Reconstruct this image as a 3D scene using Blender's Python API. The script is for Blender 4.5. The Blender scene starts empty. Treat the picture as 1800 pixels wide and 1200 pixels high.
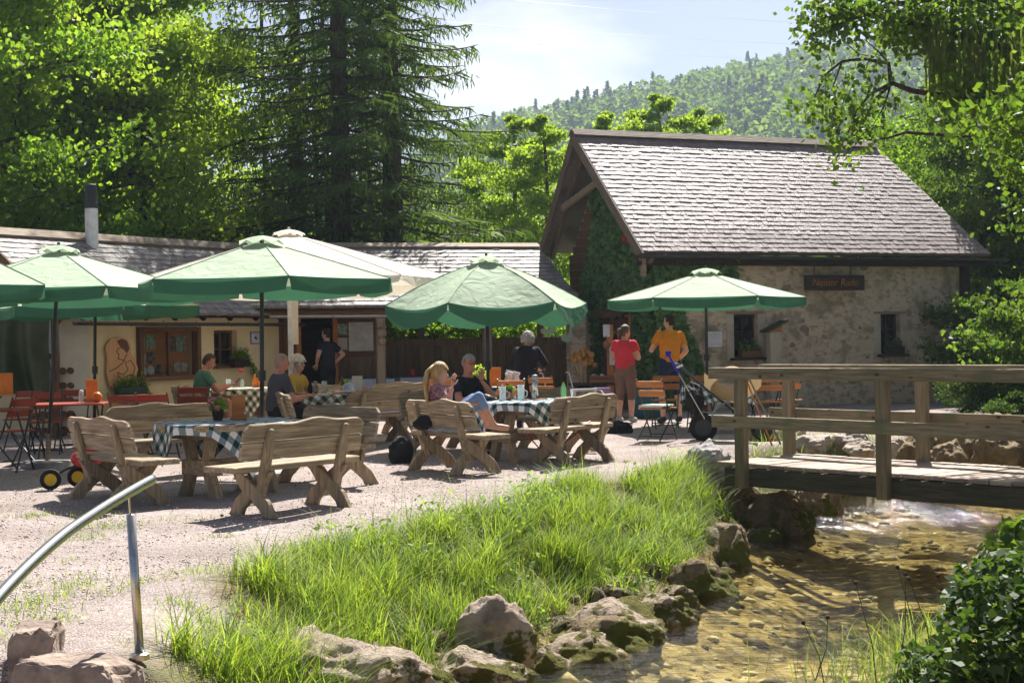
import bpy, bmesh, math, random
import numpy as np
from mathutils import Vector, Matrix, Euler, noise as mnoise
R = math.radians
random.seed(7); RNG = np.random.default_rng(7)
SC = bpy.context.scene
COL = SC.collection
# ---------------------------------------------------------------- camera, sky, sun, exposure
CAM_H = 1.45; FPX = 2600.0; ROLL = 0.0163
cam = bpy.data.objects.new('camera', bpy.data.cameras.new('camera')); COL.objects.link(cam)
cam.data.sensor_width = 36.0; cam.data.lens = 36.0 * FPX / 1800.0; cam.data.clip_start = 0.1; cam.data.clip_end = 3000
cam.matrix_world = Matrix.Translation((0, 0, CAM_H)) @ Matrix.Rotation(R(90) - 3.5 / FPX, 4, 'X') @ Matrix.Rotation(-ROLL, 4, 'Z')
SC.camera = cam
SUN_EL, SUN_AZ = R(50), R(14)          # azimuth measured from +Y (view direction) towards +X
world = bpy.data.worlds.new('World'); SC.world = world; world.use_nodes = True
wn = world.node_tree; wn.nodes.clear()
wo = wn.nodes.new('ShaderNodeOutputWorld'); wb = wn.nodes.new('ShaderNodeBackground')
sky = wn.nodes.new('ShaderNodeTexSky'); sky.sky_type = 'NISHITA'; sky.sun_disc = False
sky.sun_elevation = SUN_EL; sky.sun_rotation = SUN_AZ; sky.air_density = 0.55; sky.dust_density = 1.6; sky.ozone_density = 1.5
wtc = wn.nodes.new('ShaderNodeTexCoord'); wmap = wn.nodes.new('ShaderNodeMapping'); wmap.inputs['Scale'].default_value = (1, 1, 2.6)
wnz = wn.nodes.new('ShaderNodeTexNoise'); wnz.inputs['Scale'].default_value = 3.2; wnz.inputs['Detail'].default_value = 7; wnz.inputs['Roughness'].default_value = 0.55
wrp = wn.nodes.new('ShaderNodeValToRGB'); wrp.color_ramp.elements[0].position = 0.55; wrp.color_ramp.elements[1].position = 0.70
wmx = wn.nodes.new('ShaderNodeMixRGB'); wmx.inputs['Color2'].default_value = (9.0, 9.2, 9.4, 1)
L = wn.links.new
L(wtc.outputs['Generated'], wmap.inputs['Vector']); L(wmap.outputs['Vector'], wnz.inputs['Vector']); L(wnz.outputs['Fac'], wrp.inputs['Fac'])
L(wrp.outputs['Color'], wmx.inputs['Fac']); L(sky.outputs['Color'], wmx.inputs['Color1']); L(wmx.outputs['Color'], wb.inputs['Color'])
wb.inputs['Strength'].default_value = 0.05
L(wb.outputs['Background'], wo.inputs['Surface'])
SUNV = Vector((math.sin(SUN_AZ) * math.cos(SUN_EL), math.cos(SUN_AZ) * math.cos(SUN_EL), math.sin(SUN_EL)))
sl = bpy.data.lights.new('sun', 'SUN'); sl.energy = 5.0; sl.angle = R(0.53); sl.color = (1.0, 0.955, 0.895)
sun = bpy.data.objects.new('sun', sl); COL.objects.link(sun); sun.rotation_euler = SUNV.to_track_quat('Z', 'Y').to_euler()
SC.view_settings.view_transform = 'Standard'; SC.view_settings.look = 'None'; SC.view_settings.gamma = 1.0
SC.view_settings.use_curve_mapping = False; SC.view_settings.exposure = 1.22
SC.cycles.max_bounces = 8; SC.cycles.transparent_max_bounces = 12; SC.cycles.sample_clamp_indirect = 6
SC.cycles.use_denoising = True

# ---------------------------------------------------------------- helpers
def G(px, py, z=0.0):
    """a spot measured in the photograph, as a place at height z"""
    u, v = px - 900, py - 600
    vv = v + ROLL * u + 3.5; uu = u - ROLL * v
    d = FPX * (CAM_H - z) / vv
    return Vector((uu / FPX * d, d, z))
def GD(px, d, py=None):
    """x (and z) at distance d for a photo column (and row)"""
    v = (py - 600) if py is not None else 0
    x = (px - 900 - ROLL * v) / FPX * d
    return Vector((x, d, CAM_H - (v + ROLL * (px - 900) + 3.5) / FPX * d))

def fast_mesh(name, V, F, smooth=False):
    V = np.asarray(V, dtype=np.float32).reshape(-1, 3); F = np.asarray(F, dtype=np.int32)
    k = F.shape[1]; me = bpy.data.meshes.new(name)
    me.vertices.add(len(V)); me.vertices.foreach_set('co', V.ravel())
    me.loops.add(F.size); me.loops.foreach_set('vertex_index', F.ravel())
    me.polygons.add(len(F)); me.polygons.foreach_set('loop_start', np.arange(0, F.size, k, dtype=np.int32))
    me.polygons.foreach_set('loop_total', np.full(len(F), k, dtype=np.int32))
    if smooth: me.polygons.foreach_set('use_smooth', np.ones(len(F), dtype=bool))
    me.update(calc_edges=True); return me

def link(name, me, material=None, parent=None, loc=None, rz=None):
    o = bpy.data.objects.new(name, me); COL.objects.link(o)
    if material is not None and me is not None and not me.materials: me.materials.append(material)
    if parent is not None: o.parent = parent
    if loc is not None: o.location = loc
    if rz is not None: o.rotation_euler = (0, 0, rz)
    return o
USED = {}
def tag(o, label, cat, group=None, kind=None):
    o['label'] = label; o['category'] = cat
    if group: o['group'] = group
    if kind: o['kind'] = kind
    return o
def struct(o, label=None):
    o['kind'] = 'structure'
    if label: o['label'] = label
    return o
def thing(name, label, cat, loc=(0, 0, 0), rz=0.0, group=None):
    o = bpy.data.objects.new(name, None); COL.objects.link(o); o.empty_display_size = 0.2
    o.location = loc; o.rotation_euler = (0, 0, rz); tag(o, label, cat, group); return o
def copy_tree(o, parent=None):
    c = o.copy(); COL.objects.link(c); c.parent = parent
    for ch in list(o.children): copy_tree(ch, c)
    return c

class MB:
    def __init__(s): s.v = []; s.f = []
    def add(s, V, F):
        n = len(s.v); s.v += [tuple(p) for p in V]; s.f += [tuple(i + n for i in f) for f in F]; return s
    def box(s, c, size, rot=None):
        x, y, z = [a / 2 for a in size]
        P = [Vector((i * x, j * y, k * z)) for k in (-1, 1) for j in (-1, 1) for i in (-1, 1)]
        if rot is not None:
            M = rot if isinstance(rot, Matrix) else Euler(rot).to_matrix()
            P = [M @ p for p in P]
        c = Vector(c)
        return s.add([p + c for p in P], [(0, 2, 3, 1), (4, 5, 7, 6), (0, 1, 5, 4), (2, 6, 7, 3), (0, 4, 6, 2), (1, 3, 7, 5)])
    def prism(s, poly, a, b, axes='xz'):
        """polygon in two axes, extruded along the third from a to b"""
        def mk(p, t):
            if axes == 'xz': return (p[0], t, p[1])
            if axes == 'yz': return (t, p[0], p[1])
            return (p[0], p[1], t)
        n = len(poly); V = [mk(p, a) for p in poly] + [mk(p, b) for p in poly]
        F = [tuple(range(n))[::-1], tuple(range(n, 2 * n))] + [(i, (i + 1) % n, n + (i + 1) % n, n + i) for i in range(n)]
        return s.add(V, F)
    def tube(s, pts, r, n=8, cap=True, flat=1.0):
        pts = [Vector(p) for p in pts]; rr = r if isinstance(r, (list, tuple)) else [r] * len(pts)
        V = []; F = []; up = None
        for i, p in enumerate(pts):
            t = (pts[min(i + 1, len(pts) - 1)] - pts[max(i - 1, 0)]).normalized()
            if up is None:
                up = Vector((0, 0, 1)) if abs(t.z) < 0.9 else Vector((0, 1, 0))
            a = t.cross(up).normalized(); b = a.cross(t).normalized(); up = b
            for k in range(n):
                an = 2 * math.pi * k / n
                V.append(p + (a * math.cos(an) + b * math.sin(an) * flat) * rr[i])
        for i in range(len(pts) - 1):
            for k in range(n):
                F.append((i * n + k, i * n + (k + 1) % n, (i + 1) * n + (k + 1) % n, (i + 1) * n + k))
        if cap:
            F.append(tuple(range(n))[::-1]); m = (len(pts) - 1) * n; F.append(tuple(range(m, m + n)))
        return s.add(V, F)
    def lathe(s, prof, c=(0, 0, 0), n=14):
        c = Vector(c); V = []; F = []
        for (r, z) in prof:
            for k in range(n):
                an = 2 * math.pi * k / n; V.append(c + Vector((r * math.cos(an), r * math.sin(an), z)))
        for i in range(len(prof) - 1):
            for k in range(n): F.append((i * n + k, i * n + (k + 1) % n, (i + 1) * n + (k + 1) % n, (i + 1) * n + k))
        F.append(tuple(range(n))[::-1]); m = (len(prof) - 1) * n; F.append(tuple(range(m, m + n)))
        return s.add(V, F)
    def ball(s, c, rad, nu=12, nv=8, rot=None):
        c = Vector(c); rx, ry, rz = rad if isinstance(rad, (tuple, list)) else (rad,) * 3
        V = []; F = []
        for i in range(nv + 1):
            th = math.pi * i / nv
            for k in range(nu):
                ph = 2 * math.pi * k / nu
                p = Vector((rx * math.sin(th) * math.cos(ph), ry * math.sin(th) * math.sin(ph), rz * math.cos(th)))
                if rot is not None: p = rot @ p
                V.append(c + p)
        for i in range(nv):
            for k in range(nu): F.append((i * nu + k, (i + 1) * nu + k, (i + 1) * nu + (k + 1) % nu, i * nu + (k + 1) % nu))
        return s.add(V, F)
    def mesh(s, name, bevel=0.0, smooth=False, seg=1, weld=False):
        me = bpy.data.meshes.new(name); me.from_pydata(s.v, [], s.f)
        bm = bmesh.new(); bm.from_mesh(me)
        if weld: bmesh.ops.remove_doubles(bm, verts=bm.verts, dist=1e-5)
        bmesh.ops.recalc_face_normals(bm, faces=bm.faces)
        if bevel > 0: bmesh.ops.bevel(bm, geom=list(bm.edges), offset=bevel, segments=seg, affect='EDGES', profile=0.6)
        if smooth:
            for f in bm.faces: f.smooth = True
        bm.to_mesh(me); bm.free(); me.update(); return me
    def build(s, name, material, parent=None, bevel=0.0, smooth=False, loc=None, rz=None, weld=False):
        return link(name, s.mesh(name, bevel, smooth, weld=weld), material, parent, loc, rz)

# ---------------------------------------------------------------- materials
def newmat(name):
    m = bpy.data.materials.new(name); m.use_nodes = True; nt = m.node_tree
    return m, nt, nt.nodes['Principled BSDF'], nt.nodes['Material Output']
def rgba(c): return (c[0], c[1], c[2], 1.0)
def surf(name, c1, c2=None, scale=6.0, rough=0.7, bump=0.0, bscale=None, stretch=(1, 1, 1), metal=0.0, spec=0.3, detail=5, obrand=0.0, lo=0.35, hi=0.65, c3=None, s3=1.5, coords='Object'):
    m, nt, p, out = newmat(name); N = nt.nodes; K = nt.links.new
    p.inputs['Roughness'].default_value = rough; p.inputs['Metallic'].default_value = metal
    p.inputs['Specular IOR Level'].default_value = spec
    c2 = c2 or tuple(min(1, a * 0.72) for a in c1)
    tc = N.new('ShaderNodeTexCoord'); mp = N.new('ShaderNodeMapping'); mp.inputs['Scale'].default_value = stretch
    oi = N.new('ShaderNodeObjectInfo')
    ad = N.new('ShaderNodeVectorMath'); ad.operation = 'ADD'
    mu = N.new('ShaderNodeVectorMath'); mu.operation = 'SCALE'; mu.inputs['Scale'].default_value = 37.0
    cb = N.new('ShaderNodeCombineXYZ'); K(oi.outputs['Random'], cb.inputs[0]); K(oi.outputs['Random'], cb.inputs[1]); K(oi.outputs['Random'], cb.inputs[2])
    K(cb.outputs[0], mu.inputs[0]); K(tc.outputs[coords], mp.inputs['Vector']); K(mp.outputs[0], ad.inputs[0]); K(mu.outputs[0], ad.inputs[1])
    nz = N.new('ShaderNodeTexNoise'); nz.inputs['Scale'].default_value = scale; nz.inputs['Detail'].default_value = detail; nz.inputs['Roughness'].default_value = 0.6
    K(ad.outputs[0], nz.inputs['Vector'])
    rp = N.new('ShaderNodeValToRGB'); rp.color_ramp.elements[0].position = lo; rp.color_ramp.elements[1].position = hi
    rp.color_ramp.elements[0].color = rgba(c2); rp.color_ramp.elements[1].color = rgba(c1)
    K(nz.outputs['Fac'], rp.inputs['Fac']); colr = rp.outputs['Color']
    if c3 is not None:
        n3 = N.new('ShaderNodeTexNoise'); n3.inputs['Scale'].default_value = s3; n3.inputs['Detail'].default_value = 6
        K(tc.outputs[coords], n3.inputs['Vector'])
        r3 = N.new('ShaderNodeValToRGB'); r3.color_ramp.elements[0].position = 0.52; r3.color_ramp.elements[1].position = 0.64
        mx = N.new('ShaderNodeMixRGB'); mx.inputs['Color2'].default_value = rgba(c3)
        K(n3.outputs['Fac'], r3.inputs['Fac']); K(r3.outputs['Color'], mx.inputs['Fac']); K(colr, mx.inputs['Color1']); colr = mx.outputs[0]
    if obrand > 0:
        hs = N.new('ShaderNodeHueSaturation'); mr = N.new('ShaderNodeMapRange')
        mr.inputs['To Min'].default_value = 1 - obrand; mr.inputs['To Max'].default_value = 1 + obrand
        K(oi.outputs['Random'], mr.inputs['Value']); K(mr.outputs[0], hs.inputs['Value']); K(colr, hs.inputs['Color']); colr = hs.outputs[0]
    K(colr, p.inputs['Base Color'])
    if bump > 0:
        nb = N.new('ShaderNodeTexNoise'); nb.inputs['Scale'].default_value = bscale or scale * 2; nb.inputs['Detail'].default_value = 6
        K(ad.outputs[0], nb.inputs['Vector'])
        bp = N.new('ShaderNodeBump'); bp.inputs['Strength'].default_value = bump; bp.inputs['Distance'].default_value = 0.03
        K(nb.outputs['Fac'], bp.inputs['Height']); K(bp.outputs[0], p.inputs['Normal'])
    return m
def wood(name, c1, c2, axis='x', rough=0.75, bump=0.5, rand=0.16, c3=None, spec=0.25, knots=False):
    st = {'x': (1.2, 16, 16), 'y': (16, 1.2, 16), 'z': (16, 16, 1.2)}[axis]
    m = surf(name, c1, c2, scale=2.2, rough=rough, bump=bump, bscale=3.5, stretch=st, spec=spec, obrand=rand, lo=0.34, hi=0.66, c3=c3, s3=2.0)
    if knots:
        nt = m.node_tree; N = nt.nodes; K = nt.links.new; p = N['Principled BSDF']; src = p.inputs['Base Color'].links[0].from_socket
        tc = N.new('ShaderNodeTexCoord'); mp = N.new('ShaderNodeMapping'); mp.inputs['Scale'].default_value = (3.6, 6, 6); vo = N.new('ShaderNodeTexVoronoi'); vo.inputs['Scale'].default_value = 1.0
        oi = N.new('ShaderNodeObjectInfo'); K(oi.outputs['Location'], mp.inputs['Location']); K(tc.outputs['Object'], mp.inputs['Vector']); K(mp.outputs[0], vo.inputs['Vector'])
        rp = N.new('ShaderNodeValToRGB'); rp.color_ramp.elements[0].position = .05; rp.color_ramp.elements[1].position = .14; rp.color_ramp.elements[0].color = (.25, .18, .12, 1); rp.color_ramp.elements[1].color = (1, 1, 1, 1)
        mx = N.new('ShaderNodeMixRGB'); mx.blend_type = 'MULTIPLY'; mx.inputs[0].default_value = 1.0
        K(vo.outputs['Distance'], rp.inputs['Fac']); K(src, mx.inputs[1]); K(rp.outputs[0], mx.inputs[2]); K(mx.outputs[0], p.inputs['Base Color'])
    return m
def leafmat(name, c1, c2, trans=0.45, rough=0.55, tcol=None, spec=0.3, c3=None):
    m, nt, p, out = newmat(name); N = nt.nodes; K = nt.links.new
    ge = N.new('ShaderNodeNewGeometry'); rp = N.new('ShaderNodeValToRGB')
    rp.color_ramp.elements[0].color = rgba(c2); rp.color_ramp.elements[1].color = rgba(c1)
    K(ge.outputs['Random Per Island'], rp.inputs['Fac'])
    col = rp.outputs[0]
    if c3 is not None:
        tc = N.new('ShaderNodeTexCoord'); nz = N.new('ShaderNodeTexNoise'); nz.inputs['Scale'].default_value = 1.7; nz.inputs['Detail'].default_value = 5; K(tc.outputs['Object'], nz.inputs['Vector'])
        r3 = N.new('ShaderNodeValToRGB'); r3.color_ramp.elements[0].position = .47; r3.color_ramp.elements[1].position = .66; r3.color_ramp.elements[1].color = (.75, .75, .75, 1); K(nz.outputs['Fac'], r3.inputs['Fac'])
        m3 = N.new('ShaderNodeMixRGB'); m3.inputs[2].default_value = rgba(c3); K(r3.outputs[0], m3.inputs[0]); K(col, m3.inputs[1]); col = m3.outputs[0]
    K(col, p.inputs['Base Color']); p.inputs['Roughness'].default_value = rough; p.inputs['Specular IOR Level'].default_value = spec
    tr = N.new('ShaderNodeBsdfTranslucent'); hs = N.new('ShaderNodeMixRGB'); hs.blend_type = 'MULTIPLY'; hs.inputs['Fac'].default_value = 1
    hs.inputs['Color2'].default_value = rgba(tcol or (1.72, 1.70, 0.60)); K(col, hs.inputs['Color1']); K(hs.outputs[0], tr.inputs['Color'])
    mx = N.new('ShaderNodeMixShader'); mx.inputs[0].default_value = trans
    K(p.outputs[0], mx.inputs[1]); K(tr.outputs[0], mx.inputs[2]); K(mx.outputs[0], out.inputs['Surface'])
    return m
def fabric(name, c, trans=0.3, rough=0.85, c2=None):
    m, nt, p, out = newmat(name); N = nt.nodes; K = nt.links.new
    tc = N.new('ShaderNodeTexCoord'); nz = N.new('ShaderNodeTexNoise'); nz.inputs['Scale'].default_value = 3; nz.inputs['Detail'].default_value = 6
    rp = N.new('ShaderNodeValToRGB'); rp.color_ramp.elements[0].position = .3; rp.color_ramp.elements[1].position = .7
    rp.color_ramp.elements[0].color = rgba(c2 or tuple(a * .86 for a in c)); rp.color_ramp.elements[1].color = rgba(c)
    K(tc.outputs['Object'], nz.inputs['Vector']); K(nz.outputs['Fac'], rp.inputs['Fac']); K(rp.outputs[0], p.inputs['Base Color'])
    p.inputs['Roughness'].default_value = rough; p.inputs['Specular IOR Level'].default_value = 0.2
    nb = N.new('ShaderNodeTexNoise'); nb.inputs['Scale'].default_value = 4.5; nb.inputs['Detail'].default_value = 3; nb.inputs['Distortion'].default_value = 1.0; K(tc.outputs['Object'], nb.inputs['Vector']); bp = N.new('ShaderNodeBump'); bp.inputs['Strength'].default_value = .55; bp.inputs['Distance'].default_value = .05; K(nb.outputs['Fac'], bp.inputs['Height']); K(bp.outputs[0], p.inputs['Normal'])
    tr = N.new('ShaderNodeBsdfTranslucent'); K(rp.outputs[0], tr.inputs['Color'])
    mx = N.new('ShaderNodeMixShader'); mx.inputs[0].default_value = trans
    K(p.outputs[0], mx.inputs[1]); K(tr.outputs[0], mx.inputs[2]); K(mx.outputs[0], out.inputs['Surface'])
    return m
def glassy(name, c=(0.9, 0.95, 0.95), rough=0.03, t=0.75):
    m, nt, p, out = newmat(name); N = nt.nodes; K = nt.links.new
    p.inputs['Base Color'].default_value = rgba(c); p.inputs['Roughness'].default_value = rough; p.inputs['Specular IOR Level'].default_value = 0.8
    tr = N.new('ShaderNodeBsdfTransparent'); tr.inputs['Color'].default_value = rgba(c)
    mx = N.new('ShaderNodeMixShader'); mx.inputs[0].default_value = t
    K(p.outputs[0], mx.inputs[1]); K(tr.outputs[0], mx.inputs[2]); K(mx.outputs[0], out.inputs['Surface'])
    return m
def gingham(name, dark, light, mid, n):
    m, nt, p, out = newmat(name); N = nt.nodes; K = nt.links.new
    uv = N.new('ShaderNodeUVMap'); sp = N.new('ShaderNodeSeparateXYZ'); K(uv.outputs[0], sp.inputs[0])
    hs = []
    for ax in (0, 1):
        a = N.new('ShaderNodeMath'); a.operation = 'MULTIPLY'; a.inputs[1].default_value = n; K(sp.outputs[ax], a.inputs[0])
        b = N.new('ShaderNodeMath'); b.operation = 'FRACT'; K(a.outputs[0], b.inputs[0])
        c = N.new('ShaderNodeMath'); c.operation = 'GREATER_THAN'; c.inputs[1].default_value = 0.5; K(b.outputs[0], c.inputs[0]); hs.append(c)
    s = N.new('ShaderNodeMath'); s.operation = 'ADD'; K(hs[0].outputs[0], s.inputs[0]); K(hs[1].outputs[0], s.inputs[1])
    h = N.new('ShaderNodeMath'); h.operation = 'MULTIPLY'; h.inputs[1].default_value = 0.5; K(s.outputs[0], h.inputs[0])
    rp = N.new('ShaderNodeValToRGB'); rp.color_ramp.interpolation = 'CONSTANT'
    rp.color_ramp.elements[0].color = rgba(light); rp.color_ramp.elements[1].position = 0.75; rp.color_ramp.elements[1].color = rgba(dark)
    e = rp.color_ramp.elements.new(0.25); e.color = rgba(mid)
    K(h.outputs[0], rp.inputs['Fac']); K(rp.outputs[0], p.inputs['Base Color']); p.inputs['Roughness'].default_value = 0.8
    p.inputs['Specular IOR Level'].default_value = 0.2
    return m
M = {}
M['bench'] = wood('bench_wood', (0.475, 0.37, 0.245), (0.20, 0.145, 0.09), 'x', c3=(0.30, 0.245, 0.17), knots=True)
M['bench_z'] = wood('bench_wood_upright', (0.475, 0.36, 0.23), (0.22, 0.16, 0.095), 'z', c3=(0.31, 0.25, 0.16))
M['grey_wood'] = wood('grey_wood', (0.36, 0.28, 0.20), (0.20, 0.15, 0.10), 'x')
M['rail_wood'] = wood('rail_wood', (0.34, 0.27, 0.175), (0.17, 0.135, 0.08), 'x', c3=(0.17, 0.17, 0.09), knots=True)
M['rail_wood_z'] = wood('rail_wood_upright', (0.34, 0.265, 0.17), (0.20, 0.15, 0.085), 'z', c3=(0.18, 0.18, 0.09))
M['deck'] = wood('deck_wood', (0.46, 0.37, 0.30), (0.28, 0.21, 0.16), 'y', rand=0.3)
M['dark_beam'] = wood('dark_beam', (0.11, 0.095, 0.06), (0.05, 0.048, 0.034), 'x')
M['brown_wood'] = wood('brown_wood', (0.20, 0.105, 0.05), (0.11, 0.055, 0.028), 'z')
M['brown_x'] = wood('brown_wood_level', (0.20, 0.105, 0.05), (0.11, 0.055, 0.028), 'x')
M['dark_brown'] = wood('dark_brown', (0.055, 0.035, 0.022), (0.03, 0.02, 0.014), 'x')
M['fence_wood'] = wood('fence_wood', (0.26, 0.18, 0.095), (0.15, 0.10, 0.055), 'z', rand=0.2)
M['verge_wood'] = wood('verge_wood', (0.23, 0.18, 0.13), (0.12, 0.09, 0.065), 'x')
M['post_wood'] = wood('post_wood', (0.33, 0.26, 0.18), (0.2, 0.15, 0.10), 'z')
M['orange_wood'] = wood('orange_wood', (0.60, 0.24, 0.07), (0.45, 0.16, 0.045), 'x', rough=0.5, rand=0.1)
M['red_wood'] = wood('red_wood', (0.36, 0.065, 0.03), (0.25, 0.04, 0.02), 'x', rough=0.4, rand=0.12)
M['shingle'] = wood('shingle_wood', (0.33, 0.26, 0.24), (0.20, 0.15, 0.135), 'y', rough=0.5, rand=0.14, c3=(0.23, 0.18, 0.16), spec=0.38)
M['shingle_dark'] = wood('shingle_wood_mossy', (0.31, 0.275, 0.25), (0.17, 0.145, 0.13), 'y', rough=0.55, rand=0.18, c3=(0.13, 0.12, 0.085), spec=0.35)
M['rubble'] = surf('rubble_plaster', (0.60, 0.485, 0.34), (0.23, 0.18, 0.115), scale=9, rough=0.9, bump=1.0, bscale=12, c3=(0.30, 0.25, 0.16), s3=2.2, lo=0.30, hi=0.52, stretch=(.8, 1, 1.5), detail=9)
M['plaster'] = surf('smooth_plaster', (0.52, 0.46, 0.35), (0.40, 0.35, 0.26), scale=4, rough=0.9, bump=0.3)
M['cream'] = surf('cream_plaster', (0.78, 0.64, 0.37), (0.70, 0.56, 0.31), scale=3, rough=0.9, bump=0.15)
M['white_plaster'] = surf('white_plaster', (0.66, 0.62, 0.55), (0.56, 0.52, 0.45), scale=3, rough=0.9, bump=0.15)
M['rubble_stone'] = surf('rubble_stone', (0.56, 0.45, 0.32), (0.30, 0.24, 0.165), scale=9, rough=0.9, bump=0.8, obrand=0.35)
M['rock'] = surf('rock', (0.52, 0.45, 0.38), (0.27, 0.21, 0.165), scale=4.5, rough=0.9, bump=1.0, bscale=9, obrand=0.15)
M['rock_grey'] = surf('rock_grey', (0.46, 0.44, 0.42), (0.22, 0.205, 0.19), scale=4, rough=0.9, bump=1.0, bscale=8, obrand=0.15)
M['dark_glass'] = surf('dark_glass', (0.012, 0.014, 0.016), (0.006, 0.007, 0.008), rough=0.06, spec=0.6)
M['black_metal'] = surf('black_metal', (0.022, 0.024, 0.024), rough=0.4, spec=0.5)
M['green_metal'] = surf('green_metal', (0.012, 0.045, 0.03), rough=0.4, spec=0.5)
M['steel'] = surf('brushed_steel', (0.55, 0.53, 0.50), (0.48, 0.46, 0.44), rough=0.24, metal=1.0, stretch=(1, 1, 30))
M['zinc'] = surf('zinc', (0.40, 0.40, 0.40), (0.30, 0.30, 0.30), rough=0.45, metal=0.7)
M['dark_gutter'] = surf('dark_gutter', (0.075, 0.08, 0.078), (0.05, 0.052, 0.05), rough=0.5, metal=0.4)
M['white_paint'] = surf('white_paint', (0.75, 0.75, 0.74), rough=0.5)
M['canopy'] = fabric('green_canvas', (0.45, 0.55, 0.395), 0.13, c2=(0.39, 0.49, 0.34))  # paler than the valance: sunlight on the top is put into the colour
M['valance'] = fabric('green_canvas_edge', (0.065, 0.205, 0.115), 0.25)  # same cloth darkened: shade on the hanging edge is put into the colour
M['cream_canvas'] = fabric('cream_canvas', (0.84, 0.77, 0.64), 0.25)
M['cloth_check'] = gingham('green_check_cloth', (0.012, 0.05, 0.048), (0.78, 0.80, 0.78), (0.19, 0.25, 0.27), 11)
M['cloth_olive'] = gingham('olive_check_cloth', (0.05, 0.055, 0.025), (0.80, 0.77, 0.66), (0.30, 0.29, 0.20), 11)
M['cloth_blue'] = gingham('blue_check_cloth', (0.30, 0.34, 0.48), (0.66, 0.68, 0.76), (0.48, 0.51, 0.62), 26)
M['glass'] = glassy('clear_glass')
M['green_plastic'] = glassy('green_plastic', (0.55, 0.85, 0.5), 0.1, 0.55)
M['brown_glass'] = surf('brown_glass', (0.10, 0.035, 0.008), rough=0.08, spec=0.7)
M['beer'] = surf('beer', (0.75, 0.40, 0.05), rough=0.15)
M['juice'] = surf('orange_plastic', (0.75, 0.22, 0.03), rough=0.35)
M['red'] = surf('red_plastic', (0.55, 0.015, 0.015), rough=0.3, spec=0.5)
M['yellow'] = surf('yellow_plastic', (0.70, 0.45, 0.02), rough=0.4)
M['tyre'] = surf('tyre', (0.02, 0.02, 0.02), rough=0.8)
M['paper'] = surf('paper', (0.74, 0.74, 0.74), rough=0.8)
M['terracotta'] = surf('terracotta', (0.36, 0.16, 0.08), rough=0.8)
M['purple'] = surf('purple_box', (0.30, 0.20, 0.42), rough=0.6)
M['teal'] = surf('teal_cloth', (0.03, 0.12, 0.15), rough=0.8)
M['beige_cloth'] = fabric('beige_cloth', (0.48, 0.36, 0.20), 0.15)
M['black_cloth'] = surf('black_cloth', (0.018, 0.018, 0.020), rough=0.85)
M['blue'] = surf('blue_plastic', (0.02, 0.03, 0.45), rough=0.4)
M['tarp'] = surf('green_tarp', (0.075, 0.095, 0.045), (0.045, 0.06, 0.03), scale=3, rough=0.6, bump=0.3)
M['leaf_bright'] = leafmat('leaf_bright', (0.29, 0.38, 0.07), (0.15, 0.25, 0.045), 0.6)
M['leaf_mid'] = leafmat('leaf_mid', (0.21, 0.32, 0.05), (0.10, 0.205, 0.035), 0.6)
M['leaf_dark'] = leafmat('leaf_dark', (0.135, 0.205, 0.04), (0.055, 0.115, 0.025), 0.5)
M['ivy'] = leafmat('ivy_leaf', (0.17, 0.29, 0.085), (0.055, 0.12, 0.04), 0.3)
M['needle'] = leafmat('needle', (0.10, 0.16, 0.045), (0.045, 0.085, 0.03), 0.45, spec=0.1)
M['moss_hang'] = leafmat('hanging_lichen', (0.15, 0.19, 0.05), (0.06, 0.085, 0.025), 0.5)
M['grass'] = leafmat('grass_blade', (0.41, 0.51, 0.13), (0.09, 0.19, 0.03), 0.48, tcol=(1.4, 1.35, 0.5), c3=(0.13, 0.21, 0.035))
M['straw'] = leafmat('dry_grass', (0.36, 0.27, 0.11), (0.20, 0.13, 0.05), 0.3, tcol=(1.2, 1.0, 0.6))
M['forest'] = leafmat('forest_leaf', (0.15, 0.215, 0.045), (0.06, 0.115, 0.03), 0.5, spec=0.02)
M['bark'] = surf('bark', (0.12, 0.09, 0.065), (0.055, 0.04, 0.03), scale=3, stretch=(6, 6, 1), rough=0.95, bump=1.0)
M['flower_red'] = surf('red_petal', (0.65, 0.01, 0.02), rough=0.6)
M['flower_pink'] = surf('pink_petal', (0.62, 0.17, 0.26), rough=0.6)
M['dry_flower'] = surf('dried_flower', (0.45, 0.22, 0.04), (0.3, 0.15, 0.04), rough=0.8)
M['black_white'] = surf('black_white_cloth', (.55, .55, .52), (.015, .015, .017), scale=9, rough=.85, lo=.5, hi=.56)
M['leaf_deep'] = leafmat('leaf_deep', (0.075, 0.125, 0.03), (0.03, 0.065, 0.018), 0.4)
M['peach_wood'] = wood('peach_wood', (0.72, 0.41, 0.21), (0.60, 0.32, 0.15), 'z')
M['pane_glass'] = glassy('pane_glass', (0.03, 0.035, 0.04), 0.03, 0.5)
M['pane_glass'].node_tree.nodes['Transparent BSDF'].inputs['Color'].default_value = (.95, .97, .96, 1); M['pane_glass'].node_tree.nodes['Mix Shader'].inputs[0].default_value = .82
M['kerb'] = surf('kerb_rock', (0.40, 0.31, 0.25), (0.20, 0.15, 0.12), scale=7, rough=0.95, bump=1.0, bscale=16)
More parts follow.
